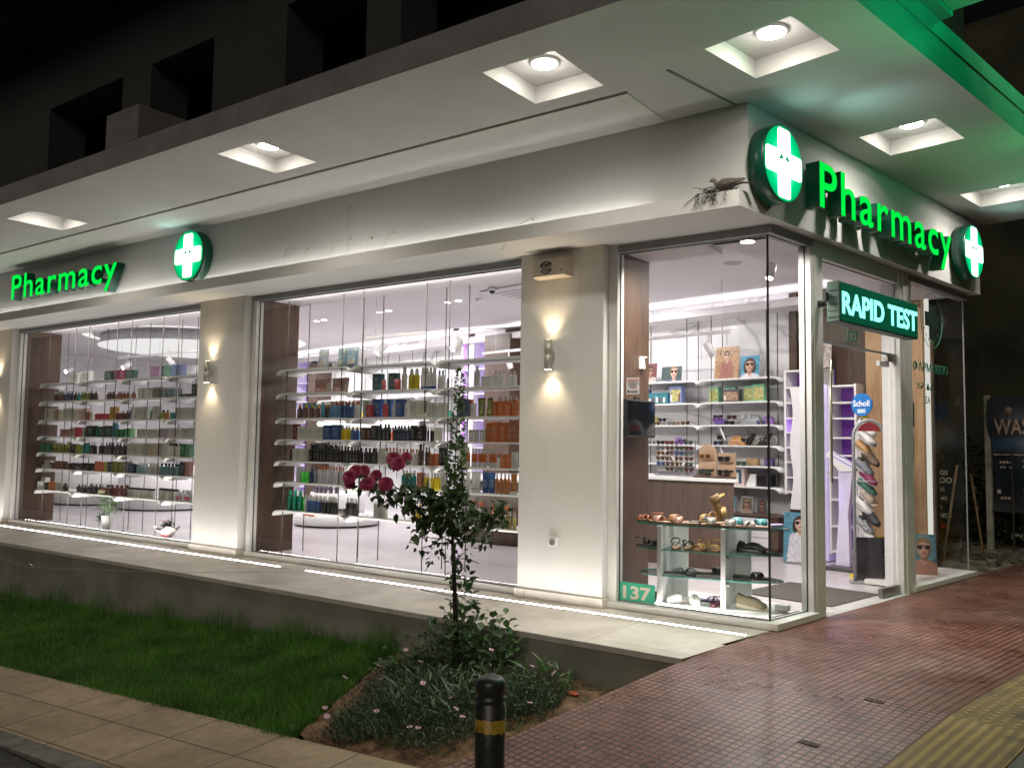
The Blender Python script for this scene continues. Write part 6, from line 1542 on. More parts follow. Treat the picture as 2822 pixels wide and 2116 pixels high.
tag(obj('display_floor', MB().prism([(-1.21, .06), (-.06, .06), tuple(s2w(.55, -.06)[:2]), tuple(s2w(.70, -.30)[:2]), tuple(s2w(.62, -1.15)[:2])], .001, .0525), plain('plinth_pale', (.68, .66, .64), .4, var=.03)), 'low pale plinth under the shoe display in the corner window', 'plinth')

# ================================================================== SEEN THROUGH THE DOOR
mb = MB().box(-.95, -.09, 1.13, 2.03, .001, .010); 
MATM = plain('mat_fibre', (.085, .08, .072), .95, var=.5, vs=90, bmp=.8, bs=150)
tag(obj('door_mat', mb, MATM, M=SIDE), 'dark rectangular mat on the floor inside the glass door', 'mat')
def purple_unit(o0, o1, z0, z1, levels, lab, back):
    u_ = thing('shelf_unit', lab, 'shelf unit', SIDE, 'white shelf units with purple backs')
    b = MB().box(o0, o1, 4.0, 4.03, z0, z1); obj('back', b, back, u_)
    b = MB().box(o0, o0+.025, 3.72, 3.999, z0, z1).box(o1-.025, o1, 3.72, 3.999, z0, z1); obj('side_panel', b, WHITE, u_)
    for z in levels: b = MB().box(o0+.026, o1-.026, 3.72, 3.999, z, z+.02); obj('shelf', b, WHITE, u_)
    return u_
purple_unit(-1.93, -1.44, .74, 2.22, [.76, .93, 1.11, 1.28, 1.46, 1.63, 1.81, 1.99, 2.19], 'white shelf unit with purple back at the left of the doorway view', PURPD)
purple_unit(-1.38, -1.05, .10, 2.02, [.12, .40, .70, .95, 1.20, 1.40, 1.62, 1.80, 1.99], 'white shelf unit with purple back behind the round blue sign', PURPD)
mb = MB().box(-1.439, -1.381, 3.70, 4.03, .02, 2.02); tag(obj('lit_post', mb, plain('lit_post', (.6, .55, .75), .4, emit=(.45, .35, .95), es=.22), M=SIDE), 'tall violet-lit white post between the two purple shelf units', 'post')  # white divider; violet light is put into its colour and glow
R_ = random.Random(9)
for k, z in enumerate([.78, .95, 1.13, 1.30, 1.48, 1.65, 1.83, 2.01]):
    sunglasses(sgp(-1.66+R_.uniform(-.03, .03), 3.80, z+.028), ['square', 'cat', 'round'][k % 3], ['black', 'grey', 'violet'][k % 3], ['black', 'navy', 'grey'][k % 3], f'dark pair on shelf {["one","two","three","four","five","six","seven","eight"][k]} from the bottom of the left purple unit', 'sunglasses in the purple unit', 1.1)
u_ = purple_unit(-8.10+.16, -7.22, .2, 3.0, [.3, .75, 1.2, 1.66, 2.1, 2.52], 'tall white shelf unit with purple back in the middle window', PURP)
mb = MB().box(-7.72, -7.60, 3.70, 3.999, .2, 3.0); obj('divider', mb, WHITE, u_)
mb = MB().box(-7.86, -7.852, 3.71, 3.72, .2, 3.0); obj('violet_strip', mb, emis('violet_led', (.55, .08, 1), 4.5), u_)
mb = MB().box(-7.21, -6.6, 3.60, 4.04, .0, 3.05); tag(obj('tall_cabinet', mb, WOODD, M=SIDE, bev=.003), 'tall dark walnut cabinet at the right of the middle window view', 'cabinet')
u_ = purple_unit(-13.62, -12.98, .2, 3.0, [.3, .75, 1.2, 1.66, 2.1, 2.52], 'white shelf unit with purple back at the left of the middle window', PURP)
mb = MB().box(-12.97, -12.63, 3.66, 4.04, .0, 2.93); tag(obj('tall_cabinet', mb, WOODD, M=SIDE, bev=.003), 'tall walnut cabinet beside the purple unit behind the left shelf bay', 'cabinet')
# kiosk
k_ = thing('measuring_kiosk', 'slim white kiosk with a tilted screen glowing violet behind the gate', 'kiosk', SM(-.99, 3.22))
b = MB().box(-.16, .22, -.10, .22, 0, .045); obj('base', b, plain('kiosk_base', (.07, .07, .08), .4), k_, bev=.01)
b = MB(); b.loft([[(-.085, 0, .046), (.075, 0, .046), (.075, .08, .046), (-.085, .08, .046)], [(-.05, .02, .6), (.055, .02, .6), (.055, .09, .6), (-.05, .09, .6)], [(-.04, 0, 1.06), (.12, 0, 1.06), (.12, .10, 1.06), (-.04, .10, 1.06)]], 0, False)
obj('column', b, plain('kiosk_white', (.68, .66, .74), .3, emit=(.35, .2, .9), es=.12), k_, bev=.006)  # white column, the violet light on it is put in as emission
b = MB().prism([(-.17, 1.22), (-.14, 1.26), (.16, 1.10), (.16, 1.05), (-.02, 1.04)], -.11, .02, M=FRONTT @ TR(0, 0, 0)); obj('head', b, WHITE, k_, bev=.006)
b = MB().add([(-.11, .015, 1.2465), (.12, .015, 1.1235), (.12, .085, 1.1235), (-.11, .085, 1.2465)], [(0, 3, 2, 1)]).add([(-.12, -.0212, 1.215), (.13, -.0212, 1.085), (.13, -.0212, 1.105), (-.12, -.0212, 1.235)], [(0, 1, 2, 3)]); obj('screen', b, plain('kiosk_screen', (.2, .2, .3), .2, emit=(.5, .45, .9), es=.5), k_)
point('kiosk_glow', (-1.13, 3.12, .75), .7, (.45, .2, 1), .05, SIDE)
point('purple_glow', (-1.70, 3.75, 1.5), 1.4, (.45, .15, 1), .05, SIDE)
spot('purple_wash', s2w(2.6, -7.6, 3.0), s2w(4.0, -7.6, 1.6), 18, (.5, .25, 1), 80); spot('purple_wash', s2w(2.6, -13.3, 3.0), s2w(4.0, -13.3, 1.6), 18, (.5, .25, 1), 80)
# security gate
GM = plain('gate_grey', (.34, .35, .37), .4, .3, var=.03)
g = thing('security_gate', 'grey arched anti-theft gate with a black lower panel inside the door', 'security gate', SM(-.415, 2.60) @ RZ(.62))
b = MB(); arc = [(-.145, 0, .02), (-.145, 0, 1.40)]+[(-.145*math.cos(a), 0, 1.40+.17*math.sin(a)) for a in lin(.15, PI-.15, 16)]+[(.145, 0, 1.40), (.145, 0, .02)]
b.tube(arc, .016, 10).tube([(-.13, 0, .98), (.13, 0, .98)], .006, 6); obj('arch', b, GM, g)
b = MB().box(-.128, .128, -.008, .008, .03, .44); obj('lower_panel', b, plain('gate_black', (.015, .016, .02), .12, var=0, spec=.7), g)
b = MB().prism([(x, z) for x, z in ell(0, 1.40, .12, .15, 12, 25, 155)], -.008, .008, M=FRONTT); obj('red_label', b, plain('gate_red', (.25, .02, .03), .4), g)
b = MB().box(-.19, .19, -.06, .06, 0, .02); obj('foot', b, GM, g, bev=.004)
# foot-care shoe stand with round sign
sd = thing('shoe_stand', 'yellow and white shoe stand under a round blue sign', 'shoe stand', SM(-.63, 2.93) @ RZ(-.15))
YP = plain('yellow_post', (.70, .55, .02), .5)
b = MB().box(-.035, .035, .03, .05, .03, 1.62); obj('post', b, YP, sd); b = MB().box(-.075, -.036, .028, .052, .03, 1.55).box(.036, .045, .028, .052, .03, 1.55); obj('post_side', b, WHITE, sd)
b = MB().box(-.10, .20, -.10, .16, 0, .03).box(.05, .16, .02, .12, .031, .42); obj('base', b, YP, sd)
b = MB().lathe([(.115, -.008), (.115, .008)], 40, M=TR(0, 0, 1.74) @ FRONTT); sg_ = obj('round_sign', b, plain('scholl_blue', (.01, .16, .50), .35, var=.25, vs=3, emit=(.02, .25, .7), es=.25), sd)
link('sign_text', text_mesh('Scholl', [plain('sign_white', (.8, .8, .8), .4, var=0, emit=(1, 1, 1), es=.35)], .001, .185, .062, .015), sd, TR(-.094, -.0095, 1.725) @ FRONTT)
b = MB().box(-.045, .045, -.0105, -.0085, 1.655, 1.695); obj('sign_plate', b, plain('plate_pale', (.55, .65, .75), .4, emit=(.8, .9, 1), es=.2), sd)
SW = pm_('sneaker_white', (.66, .65, .63), .5, var=.04); SK = [SW, SW, pm_('sneaker_tan', (.38, .22, .10), .6), pm_('sneaker_brown', (.14, .09, .06), .7), pm_('sneaker_grey', (.20, .21, .24), .6, var=.3, vs=60), pm_('sneaker_wine', (.22, .02, .09), .6), pm_('sneaker_green', (.05, .14, .10), .6, var=.4, vs=40), pm_('sneaker_beige', (.40, .32, .24), .6), SW, pm_('sneaker_black', (.03, .03, .035), .6), pm_('sneaker_check', (.30, .31, .33), .6, var=.5, vs=60), SW]
ordn = ['white shoe, topmost', 'white shoe, second', 'tan shoe, third', 'brown shoe, fourth', 'grey patterned shoe, fifth', 'wine red shoe, sixth', 'dark green shoe, seventh', 'beige shoe, eighth', 'white shoe, ninth', 'black shoe, tenth', 'grey checked shoe, eleventh', 'white shoe, lowest']
for k in range(12):
    z = 1.46-k*.098; M = sd.matrix_local @ TR(.02+.055*(k % 2)+(.03 if k % 3 == 0 else 0), -.02-.02*(k % 2), z) @ RZ(-.25-.12*(k % 2)) @ RY(.42)
    shoe(M, 'sneaker' if k not in (2, 7) else 'sandalshoe', SW if k not in (3, 9) else RUBBER, NUDE, SK[k], ordn[k]+' from the top of the shoe stand', 'shoes on the stand', .26, .01, SW)

# ================================================================== COUNTERS DEEPER IN THE SHOP
c = thing('round_counter', 'curved walnut counter base with a white top at the right of the middle window', 'counter', SM(-5.1, 3.0))
b = MB().lathe([(1.24, 0), (1.24, .80)], 64); obj('front_panel', b, WOODD, c); b = MB().lathe([(1.27, .801), (1.27, .84), (.0001, .84)], 64); obj('countertop', b, WHITE, c)
def drum(M, r, h, lab, r2=0, h2=0):
    c = thing('round_display', lab, 'display table', M)
    b = MB().lathe([(r, .03), (r, h-.004), (r-.01, h), (.0001, h)], 56); obj('body', b, WHITE, c); b = MB().lathe([(r-.02, 0), (r-.02, .03)], 56); obj('base', b, BLACKP, c)
    if r2: b = MB().lathe([(r2, h), (r2, h2-.004), (r2-.01, h2), (.0001, h2)], 48); obj('upper_tier', b, WHITE, c)
drum(SM(-8.35, 1.60), .66, .17, 'round white low display table in the middle window with a dark base line', .42, .50)
drum(TR(-12.55, 3.15, 0), .85, .78, 'big round white counter in the far window')
drum(TR(-14.6, 3.0, 0), .9, .62, 'farther round white table at the left of the far window')
for k in range(2):
    o = link('carton', prod_meshes('box', .20, .11, .05, 'orange' if k else 'redorange', 'x')[0], None, SM(-8.35+k*.17, 1.04, .171) @ RZ(-.25)); tag(o, ['left', 'right'][k]+' coral box on the low round table', 'carton', 'coral boxes')
for k in range(8):
    bm1, cm1 = prod_meshes('bottle', .07, .13, .07, 'plum', 'black'); a = -2.5+k*.27
    o = link('bottle', bm1, None, SM(-8.35+.34*math.cos(a), 1.60+.34*math.sin(a), .5005)); tag(o, 'dark round pharmacy bottle on the upper tier of the low round table', 'bottle', 'dark bottles on the round table'); link('cap', cm1, o)
# products on the back wall shelves
R_ = random.Random(21)
cols_ = ['white', 'cream', 'grey', 'orange', 'skyblue', 'pinkred', 'yellow', 'green', 'lilac', 'pale']
BAYN = {-12.45: 'first bay behind middle window', -11.3: 'second bay behind middle window', -10.15: 'third bay behind middle window', -9.0: 'fourth bay behind middle window', -17.0: 'first bay behind far window', -15.9: 'second bay behind far window', -14.75: 'third bay behind far window'}
for (o0, n_) in ((-12.45, 6), (-11.3, 6), (-10.15, 6), (-9.0, 6), (-17.0, 5), (-15.9, 5), (-14.75, 5)):
    for zi, z in enumerate((1.70, 1.32)):
        c_ = cols_[R_.randrange(len(cols_))]; lb_ = f"{WORD.get(c_, c_)} carton far back on {['upper', 'lower'][zi]} wall shelf, {BAYN[o0]}"
        for k in range(n_):
            bm1, cm1 = prod_meshes('box', .09, .15, .05, c_, 'x'); o = link('carton', bm1, None, SM(o0+.1+k*.11, 3.78, z+.001))
            tag(o, lb_, 'carton', lb_)
# plants by the far window
def leafquad(b, P, d, up_, L, W, m=0, fold=.25):
    d = Vector(d).normalized(); s_ = d.cross(Vector(up_)); 
    if s_.length < 1e-3: s_ = d.orthogonal()
    s_.normalize(); n_ = s_.cross(d); P = Vector(P)
    q = [P, P+d*L*.35+s_*W*.5+n_*W*fold, P+d*L*.75+s_*W*.36+n_*W*fold, P+d*L, P+d*L*.75-s_*W*.36+n_*W*fold, P+d*L*.35-s_*W*.5+n_*W*fold, P+d*L*.5]
    b.add(q, [(0, 1, 6), (1, 2, 6), (2, 3, 6), (3, 4, 6), (4, 5, 6), (5, 0, 6)], m, True)
t = thing('potted_plant', 'leafy plant in a tall pale pot on the floor of the far window', 'plant', TR(-9.64, .40, 0))
b = MB().lathe([(.05, 0), (.055, .01), (.085, .19), (.09, .20), (.08, .2)], 20); obj('pot', b, plain('pot_pale', (.50, .51, .50), .5), t)
b = MB(); R_ = random.Random(2)
for k in range(170):
    a = R_.uniform(0, 2*PI); e = R_.uniform(.1, 1.3); rr = R_.uniform(.02, .13); P = (rr*math.cos(a)+.03, rr*math.sin(a), .20+R_.uniform(0, .24))
    leafquad(b, P, (math.cos(a)*math.cos(e), math.sin(a)*math.cos(e), math.sin(e)), (0, 0, 1), R_.uniform(.04, .10), .012)
for k in range(60):
    a = R_.uniform(0, 2*PI); P = (-.15+R_.uniform(-.06, .06), R_.uniform(-.05, .05), .16+R_.uniform(-.05, .08)); leafquad(b, P, (math.cos(a), math.sin(a), R_.uniform(-.4, .5)), (0, 0, 1), .05, .03, 1)
for k in range(10): b.tube([(0, 0, .19), (R_.uniform(-.06, .06), R_.uniform(-.05, .05), .3)], .002, 4)
b.tube([(0, 0, .19), (-.08, 0, .2), (-.16, 0, .15)], .003, 4); obj('foliage', b, [LEAFG, LEAFD], t)
t = thing('wrapped_plant', 'small plant wrapped in pale paper with a red ribbon by the far window', 'plant', TR(-7.94, .26, 0))
b = MB(); n_ = 20; b.loft([[(r_*(1+w_*math.sin(k*3.1))*math.cos(2*PI*k/n_), r_*(1+w_*math.sin(k*3.1))*math.sin(2*PI*k/n_), z+w_*.12*math.sin(k*5)) for k in range(n_)] for r_, z, w_ in ((.05, 0, 0), (.06, .05, .02), (.085, .10, .12), (.15, .15, .25))], 0, True, False); obj('paper', b, plain('wrap_paper', (.52, .47, .45), .6, var=.1), t)
b = MB().tube([(.062*math.cos(a), .062*math.sin(a), .055) for a in lin(0, 2*PI, 20)], .008, 5)
for s_ in (-1, 1): b.tube([(.01, -.065, .055), (.03+s_*.03, -.09, .075), (.05+s_*.04, -.075, .04), (.04+s_*.05, -.08, .0)], .006, 5, flat=.4)
obj('ribbon', b, plain('red_ribbon', (.42, .02, .04), .4), t)
b = MB()
for k in range(90):
    a = R_.uniform(0, 2*PI); P = (R_.uniform(-.07, .07), R_.uniform(-.06, .06), .12+R_.uniform(0, .10)); leafquad(b, P, (math.cos(a), math.sin(a), R_.uniform(-.2, .9)), (0, 0, 1), R_.uniform(.03, .055), .028)
for k in range(6): b.lathe([(.0001, 0), (.012, .01), (.008, .02), (.0001, .022)], 8, 1, M=TR(R_.uniform(-.05, .05), R_.uniform(-.05, .05), .2+R_.uniform(0, .05)))
obj('foliage', b, [LEAFD, ROSE], t)
# ================================================================== GARDEN
def tri_mesh(name, V, F, mat, mi=None, mats=None):
    me = bpy.data.meshes.new(name); me.vertices.add(len(V)); me.vertices.foreach_set('co', np.asarray(V, dtype=np.float32).ravel())
    n = len(F); k = len(F[0]); me.loops.add(n*k); me.polygons.add(n)
    me.loops.foreach_set('vertex_index', np.asarray(F, dtype=np.int32).ravel()); me.polygons.foreach_set('loop_start', np.arange(0, n*k, k, dtype=np.int32))
    for m_ in (mats or [mat]): me.materials.append(m_)
    if mi is not None: me.polygons.foreach_set('material_index', np.asarray(mi, dtype=np.int32))
    me.update(calc_edges=True); return me
def blades(n, xs, ys, hs, w, lean, mi=None, mats=None, name='grass'):
    x, y = xs, ys; z = -.122+.05*x+.065*y-.03
    a = rng.uniform(0, 2*PI, n); dx, dy = np.cos(a), np.sin(a); b = rng.uniform(0, 2*PI, n); l = lean*hs*rng.uniform(.2, 1, n)
    V = np.zeros((n, 5, 3)); 
    V[:, 0] = np.c_[x-dx*w, y-dy*w, z]; V[:, 1] = np.c_[x+dx*w, y+dy*w, z]
    mx, my, mz = x+np.cos(b)*l*.35, y+np.sin(b)*l*.35, z+hs*.6
    V[:, 2] = np.c_[mx+dx*w*.8, my+dy*w*.8, mz]; V[:, 3] = np.c_[mx-dx*w*.8, my-dy*w*.8, mz]
    V[:, 4] = np.c_[x+np.cos(b)*l, y+np.sin(b)*l, z+hs*.95]
    base = np.arange(n)*5
    F = np.r_[np.c_[base, base+1, base+2], np.c_[base, base+2, base+3], np.c_[base+3, base+2, base+4]]
    return tri_mesh(name, V.reshape(-1, 3), F, GRASSM, None if mi is None else np.r_[mi, mi, mi], mats)
n = 90000
y = rng.uniform(-2.83, -1.22, n); x1 = STRIP0[0]+(STRIP1[0]-STRIP0[0])*(y-STRIP0[1])/(STRIP1[1]-STRIP0[1])-.02
u_ = rng.uniform(0, 1, n)**1.35; x = x1-u_*9.5
h = rng.uniform(.028, .068, n)*(1+.4*np.sin(x*2.3)*np.sin(y*3.7+x))
h *= np.where(y > -1.45, 1.5, 1)
me = blades(n, x, y, h, .0022, .8, (rng.uniform(0, 1, n) < .05).astype(int), [GRASSM, STRAW]); g = link('lawn_grass', me); g['kind'] = 'stuff'
n = 2600
y = -1.23-np.abs(rng.normal(0, .07, n)); x = -2.45-rng.uniform(0, 1, n)**1.2*9
h = rng.uniform(.08, .34, n)*(.55+.45*np.sin(x*3.1)**2)
me = blades(n, x, y, h, .0022, .45, None, [GRASSM], 'tall_grass'); g = link('tall_grass_by_wall', me); g['kind'] = 'stuff'
# dry straw by the pavement
n = 5200
x = rng.uniform(-1.25, .02, n); y = rng.uniform(-2.6, -1.22, n); k_ = (x < (.10+y*SN)/CS-.01); x, y = x[k_], y[k_]; n = len(x)
me = blades(n, x, y, rng.uniform(.012, .04, n), .0016, 2.2, (rng.uniform(0, 1, n) < .62).astype(int), [GRASSM, STRAW], 'straw'); g = link('dry_grass', me); g['kind'] = 'stuff'

def leafcloud(name, P, D, L, W, mats, mi=None, fold=.22):
    """many folded leaves: P base points, D directions (n,3)"""
    n = len(P); D = D/np.linalg.norm(D, axis=1, keepdims=True)
    up_ = np.tile([0, 0, 1.0], (n, 1))+rng.normal(0, .35, (n, 3)); S_ = np.cross(D, up_); S_ /= np.linalg.norm(S_, axis=1, keepdims=True)+1e-9; Nn = np.cross(S_, D)
    L = L[:, None]; W = W[:, None]
    V = np.stack([P, P+D*L*.35+S_*W*.5+Nn*W*fold, P+D*L*.75+S_*W*.34+Nn*W*fold*.7-Nn*L*.06, P+D*L-Nn*L*.14, P+D*L*.75-S_*W*.34+Nn*W*fold*.7-Nn*L*.06, P+D*L*.35-S_*W*.5+Nn*W*fold, P+D*L*.5], axis=1).reshape(-1, 3)
    b = (np.arange(n)*7)[:, None]
    F = np.concatenate([b+np.array(f) for f in ((0, 1, 6), (1, 2, 6), (2, 3, 6), (3, 4, 6), (4, 5, 6), (5, 0, 6))])
    return tri_mesh(name, V, F, None, None if mi is None else np.tile(mi, 6), mats)
LAT = np.array([.811, .585, 0]); DEP = np.array([-.585, .811, 0])
BASE = np.array([-1.68, -1.50, 0.0])
def cl(lat, z, dep=0.0): return BASE+LAT*lat+DEP*dep+np.array([0, 0, z])
# standard rose: stem, stake, branches, leaves, blooms
rose = thing('rose_bush', 'tall standard rose with dark leafy crown, a high green shoot and pink blooms', 'rose bush')
b = MB(); b.tube([cl(0, -.32), cl(-.005, 0), cl(-.02, .35), cl(-.035, .62), cl(-.02, .80)], .011, 8, rs=[.014, .012, .011, .010, .008])
brs = [([0, .62], [-.12, .72], [-.26, .80], [-.42, .86]), ([-.02, .66], [-.18, .84], [-.33, .98], [-.42, 1.14]), ([-.42, .86], [-.52, .95], [-.60, 1.0], [-.68, 1.05]), ([-.42, .86], [-.50, .92], [-.55, .99]), ([-.33, .90], [-.40, .95], [-.47, 1.0]), ([0, .64], [.12, .72], [.24, .80], [.33, .87]), ([0, .62], [.10, .66], [.20, .72], [.29, .76]),
       ([-.01, .70], [-.03, 1.0], [-.02, 1.4], [.005, 1.80]), ([-.02, .70], [.04, .9], [.02, 1.2]), ([0, .60], [-.14, .60], [-.25, .56]), ([-.02, .68], [-.10, .78], [-.20, .86]), ([0, .66], [.08, .78], [.12, .88])]
for j, br in enumerate(brs):
    b.tube([cl(p[0], p[1], .10*math.sin(j*2.1)*i/len(br)) for i, p in enumerate(br)], .004, 5, rs=[.005-.001*i for i in range(len(br))])
obj('stem', b, BARK, rose)
P = []; D = []; L = []; MI = []
def addleaf(lat, z, dep, l, mi, dirb=None):
    p = cl(lat, z, dep); a = rng.normal(0, 1, 3); a[2] -= .35
    if dirb is not None: a = a*.45+dirb
    P.append(p); D.append(a); L.append(l); MI.append(mi)
for _ in range(640):                     # main crown, lumpy: several clumps
    cx, cz, rx, rz_ = [(.02, .80, .17, .14), (-.17, .80, .15, .13), (-.10, .70, .20, .11), (.10, .71, .16, .11), (-.26, .90, .12, .10), (.24, .78, .09, .07), (.30, .85, .06, .05), (-.06, .90, .16, .08)][rng.choice(8, p=[.17, .15, .17, .14, .12, .08, .05, .12])]
    r_ = math.sqrt(rng.uniform(0, 1)); a = rng.uniform(0, 2*PI); addleaf(cx+rx*r_*math.cos(a), cz+rz_*r_*math.sin(a), rng.uniform(-.14, .14), rng.uniform(.045, .078), 0)
for br in brs[:5]:
    for i in range(len(br)-1):
        for _ in range(9): f = rng.uniform(0, 1); addleaf(br[i][0]*(1-f)+br[i+1][0]*f+rng.normal(0, .03), br[i][1]*(1-f)+br[i+1][1]*f+rng.normal(0, .03)-.01, rng.uniform(-.06, .06), rng.uniform(.05, .085), 0)
for (x_, z_) in ((-.26, .54), (-.20, .50), (-.14, .53), (.05, .52), (.03, .48), (-.33, .62), (-.30, .68), (.18, .60), (.22, .64)):
    for _ in range(6): addleaf(x_+rng.normal(0, .02), z_+rng.normal(0, .025), rng.uniform(-.05, .05), rng.uniform(.04, .06), 0)
for _ in range(620):                     # the tall shoot
    z_ = .90+.92*rng.uniform(0, 1)**1.15; f = (z_-.90)/.92; w_ = (.065+.025*math.sin(z_*23))*(1-f)**.6+.012
    a = rng.uniform(0, 2*PI); addleaf(-.02+w_*.7*math.cos(a)+.02*f, z_, w_*math.sin(a), rng.uniform(.035, .06)*(1-.5*f), 1 if rng.uniform() < .85 else 0, LAT*math.cos(a)*.9+DEP*math.sin(a)*.9+np.array([0, 0, .85]))
for _ in range(70):                      # sparse leaves along the stem
    addleaf(rng.normal(-.02, .03), rng.uniform(.02, .55), rng.uniform(-.03, .03), rng.uniform(.035, .07), 1)
P, D, L, MI = map(np.array, (P, D, L, MI))
me = leafcloud('crown', P, D, L, L*rng.uniform(.52, .72, len(L)), [LEAFD, LEAFG], MI); link('crown', me, rose)
def bloom(lat, z, dep, r, lab=None):
    b = MB(); c = (0, 0, 0); R_ = random.Random(int(lat*1000))
    for ring, (n_, el, rr) in enumerate(((9, -.25, 1), (10, .1, .92), (9, .45, .8), (8, .8, .62), (6, 1.15, .42), (4, 1.4, .25))):
        for k in range(n_):
            a = 2*PI*k/n_+ring*.4+R_.uniform(-.1, .1); d = Vector((math.cos(a)*math.cos(el), math.sin(a)*math.cos(el), math.sin(el)))
            tang = Vector((-math.sin(a), math.cos(a), 0)); nn = tang.cross(d)
            q = []; w_ = r*(.42 if ring < 3 else .34)
            for (u, v_, o_) in ((0, 0, 0), (.5, .8, .10), (.85, .9, .0), (1.02, .35, -.10), (1.02, -.35, -.10), (.85, -.9, .0), (.5, -.8, .10)): q.append(Vector(c)+d*(u*r*rr)+tang*(v_*w_)+nn*(-o_*r))
            b.add(q, [(0, 1, 2, 3), (0, 3, 4), (0, 4, 5, 6)], 0, True)
    rr_ = random.Random(int(z*999)); obj('bloom', b, ROSE, rose, M=TR(*cl(lat, z, dep)) @ Vector((.45+rr_.uniform(-.3, .3), -.75, .55+rr_.uniform(-.2, .2))).to_track_quat('Z', 'Y').to_matrix().to_4x4())
for (x_, z_, d_, r_) in ((-.76, 1.05, -.03, .052), (-.73, 1.09, .05, .05), (-.68, 1.09, .09, .048), (-.63, 1.01, -.04, .056), (-.50, 1.01, -.06, .058), (-.46, 1.18, .02, .056), (-.42, 1.15, -.06, .056), (-.77, 1.0, .06, .04), (-.59, 1.06, .07, .045), (-.37, .93, .04, .024), (-.38, 1.19, .08, .046)): bloom(x_, z_, d_, r_)
for (x_, z_) in ((-.78, .93), (-.20, .43), (-.17, .45)):
    b = MB().lathe([(.0001, 0), (.009, .006), (.007, .018), (.0001, .024)], 8, M=TR(*cl(x_, z_))); obj('bud', b, LEAFD, rose)
b = MB().tube([cl(.035, -.33, -.03), cl(.0, .25, -.03), cl(-.03, .64, -.03)], .009, 7)
tag(obj('garden_stake', b, plain('dark_stake', (.02, .015, .012), .9, var=.3)), 'dark wooden stake tied against the rose stem', 'stake')
b = MB().tube([cl(.0, .50, -.02), cl(.09, .49, 0), cl(.15, .46, .03)], .003, 5).tube([cl(-.25, .28, 0), cl(.0, .235, -.01), (cl(.16, .27, .04))], .003, 5); tag(obj('twig', b, BARK), 'thin bare twigs crossing the rose stake', 'twig')

# leafy weeds at its foot
def plant(name, lab, cat, regions, mats, L0, W0, stems=True, up_bias=.5, kind=None, seedn=0, group=None):
    P = []; D = []; L = []; MI = []; b = MB()
    t = thing(name, lab, cat) if kind is None else None
    for (x_, y_, r_, h_, n_, m_) in regions:
        for _ in range(n_):
            a = rng.uniform(0, 2*PI); q = math.sqrt(rng.uniform(0, 1)); px, py = x_+r_*q*math.cos(a), y_+r_*q*math.sin(a)
            if px > (.10+py*SN)/CS-.03 or py > -1.225 or py < -2.78 or px < strip_x(py)+.05: 
                if rng.uniform() < .93: continue
                if py > -1.23: continue
            hz = h_*(1-q*q*.75)*rng.uniform(.12, 1)
            P.append((px, py, ground(px, py)+hz)); dd = rng.normal(0, 1, 3); dd[2] = abs(dd[2])*.4+up_bias; dd[:2] += np.array([math.cos(a), math.sin(a)])*.7; D.append(dd); L.append(rng.uniform(*L0)); MI.append(m_)
            if stems and rng.uniform() < .14: b.tube([(x_+(px-x_)*.5, y_+(py-y_)*.5, ground(px, py)-.02), (px, py, ground(px, py)+hz)], .0018, 3)
    P, D, L, MI = map(np.array, (P, D, L, MI))
    me = leafcloud('foliage', P, D, L, L*rng.uniform(*W0, len(L)), mats, MI)
    if kind: o = link(name, me); o['kind'] = kind; return o
    link('foliage', me, t)
    if b.v: obj('stems', b, LEAFD, t)
    return t
plant('leafy_shrub', 'grey-green broad-leaved weeds around the foot of the rose', 'shrub', [(-1.64, -1.48, .17, .74, 200, 0), (-1.50, -1.42, .22, .50, 180, 0), (-1.82, -1.48, .22, .48, 170, 0), (-1.38, -1.38, .20, .44, 110, 1), (-1.62, -1.5, .12, .86, 70, 1), (-2.0, -1.60, .14, .30, 50, 1)], [LEAFS, LEAFG], (.03, .085), (.45, .75))
plant('grape_leaf_weed', 'low pale-leaved weed sprig spreading over the lawn edge', 'plant', [(-2.30, -1.62, .14, .18, 36, 0), (-2.18, -1.70, .12, .13, 26, 0)], [LEAFS], (.04, .075), (.7, .95), False)
plant('strap_leaf_plant', 'clump of long arching leaves in the middle of the flower bed', 'plant', [(-1.45, -2.02, .28, .22, 170, 0), (-1.22, -2.18, .2, .17, 80, 0), (-1.18, -1.80, .2, .18, 70, 0), (-.98, -1.50, .2, .16, 70, 1)], [LEAFS, LEAFG], (.08, .15), (.10, .15), True, .65)
mound = [(-1.75, -2.2, .34, .17, 2600, 0), (-1.45, -2.35, .34, .17, 2400, 0), (-1.15, -2.38, .32, .15, 2000, 0), (-1.80, -1.80, .33, .20, 2300, 0), (-1.45, -1.85, .32, .20, 2100, 0), (-1.05, -2.0, .30, .17, 1800, 0), (-.98, -1.62, .26, .17, 1700, 0), (-.86, -1.80, .2, .13, 1000, 0), (-1.55, -2.52, .25, .10, 1300, 0), (-2.0, -1.55, .2, .14, 800, 0)]
LEAFM = leaf_mat('fine_leaf', (.022, .04, .018), (.05, .085, .035), .15)
pr = thing('flowering_groundcover', 'low dark flower bed mound dotted with small pale pink flowers', 'flower bed')
P = []; D = []; L = []
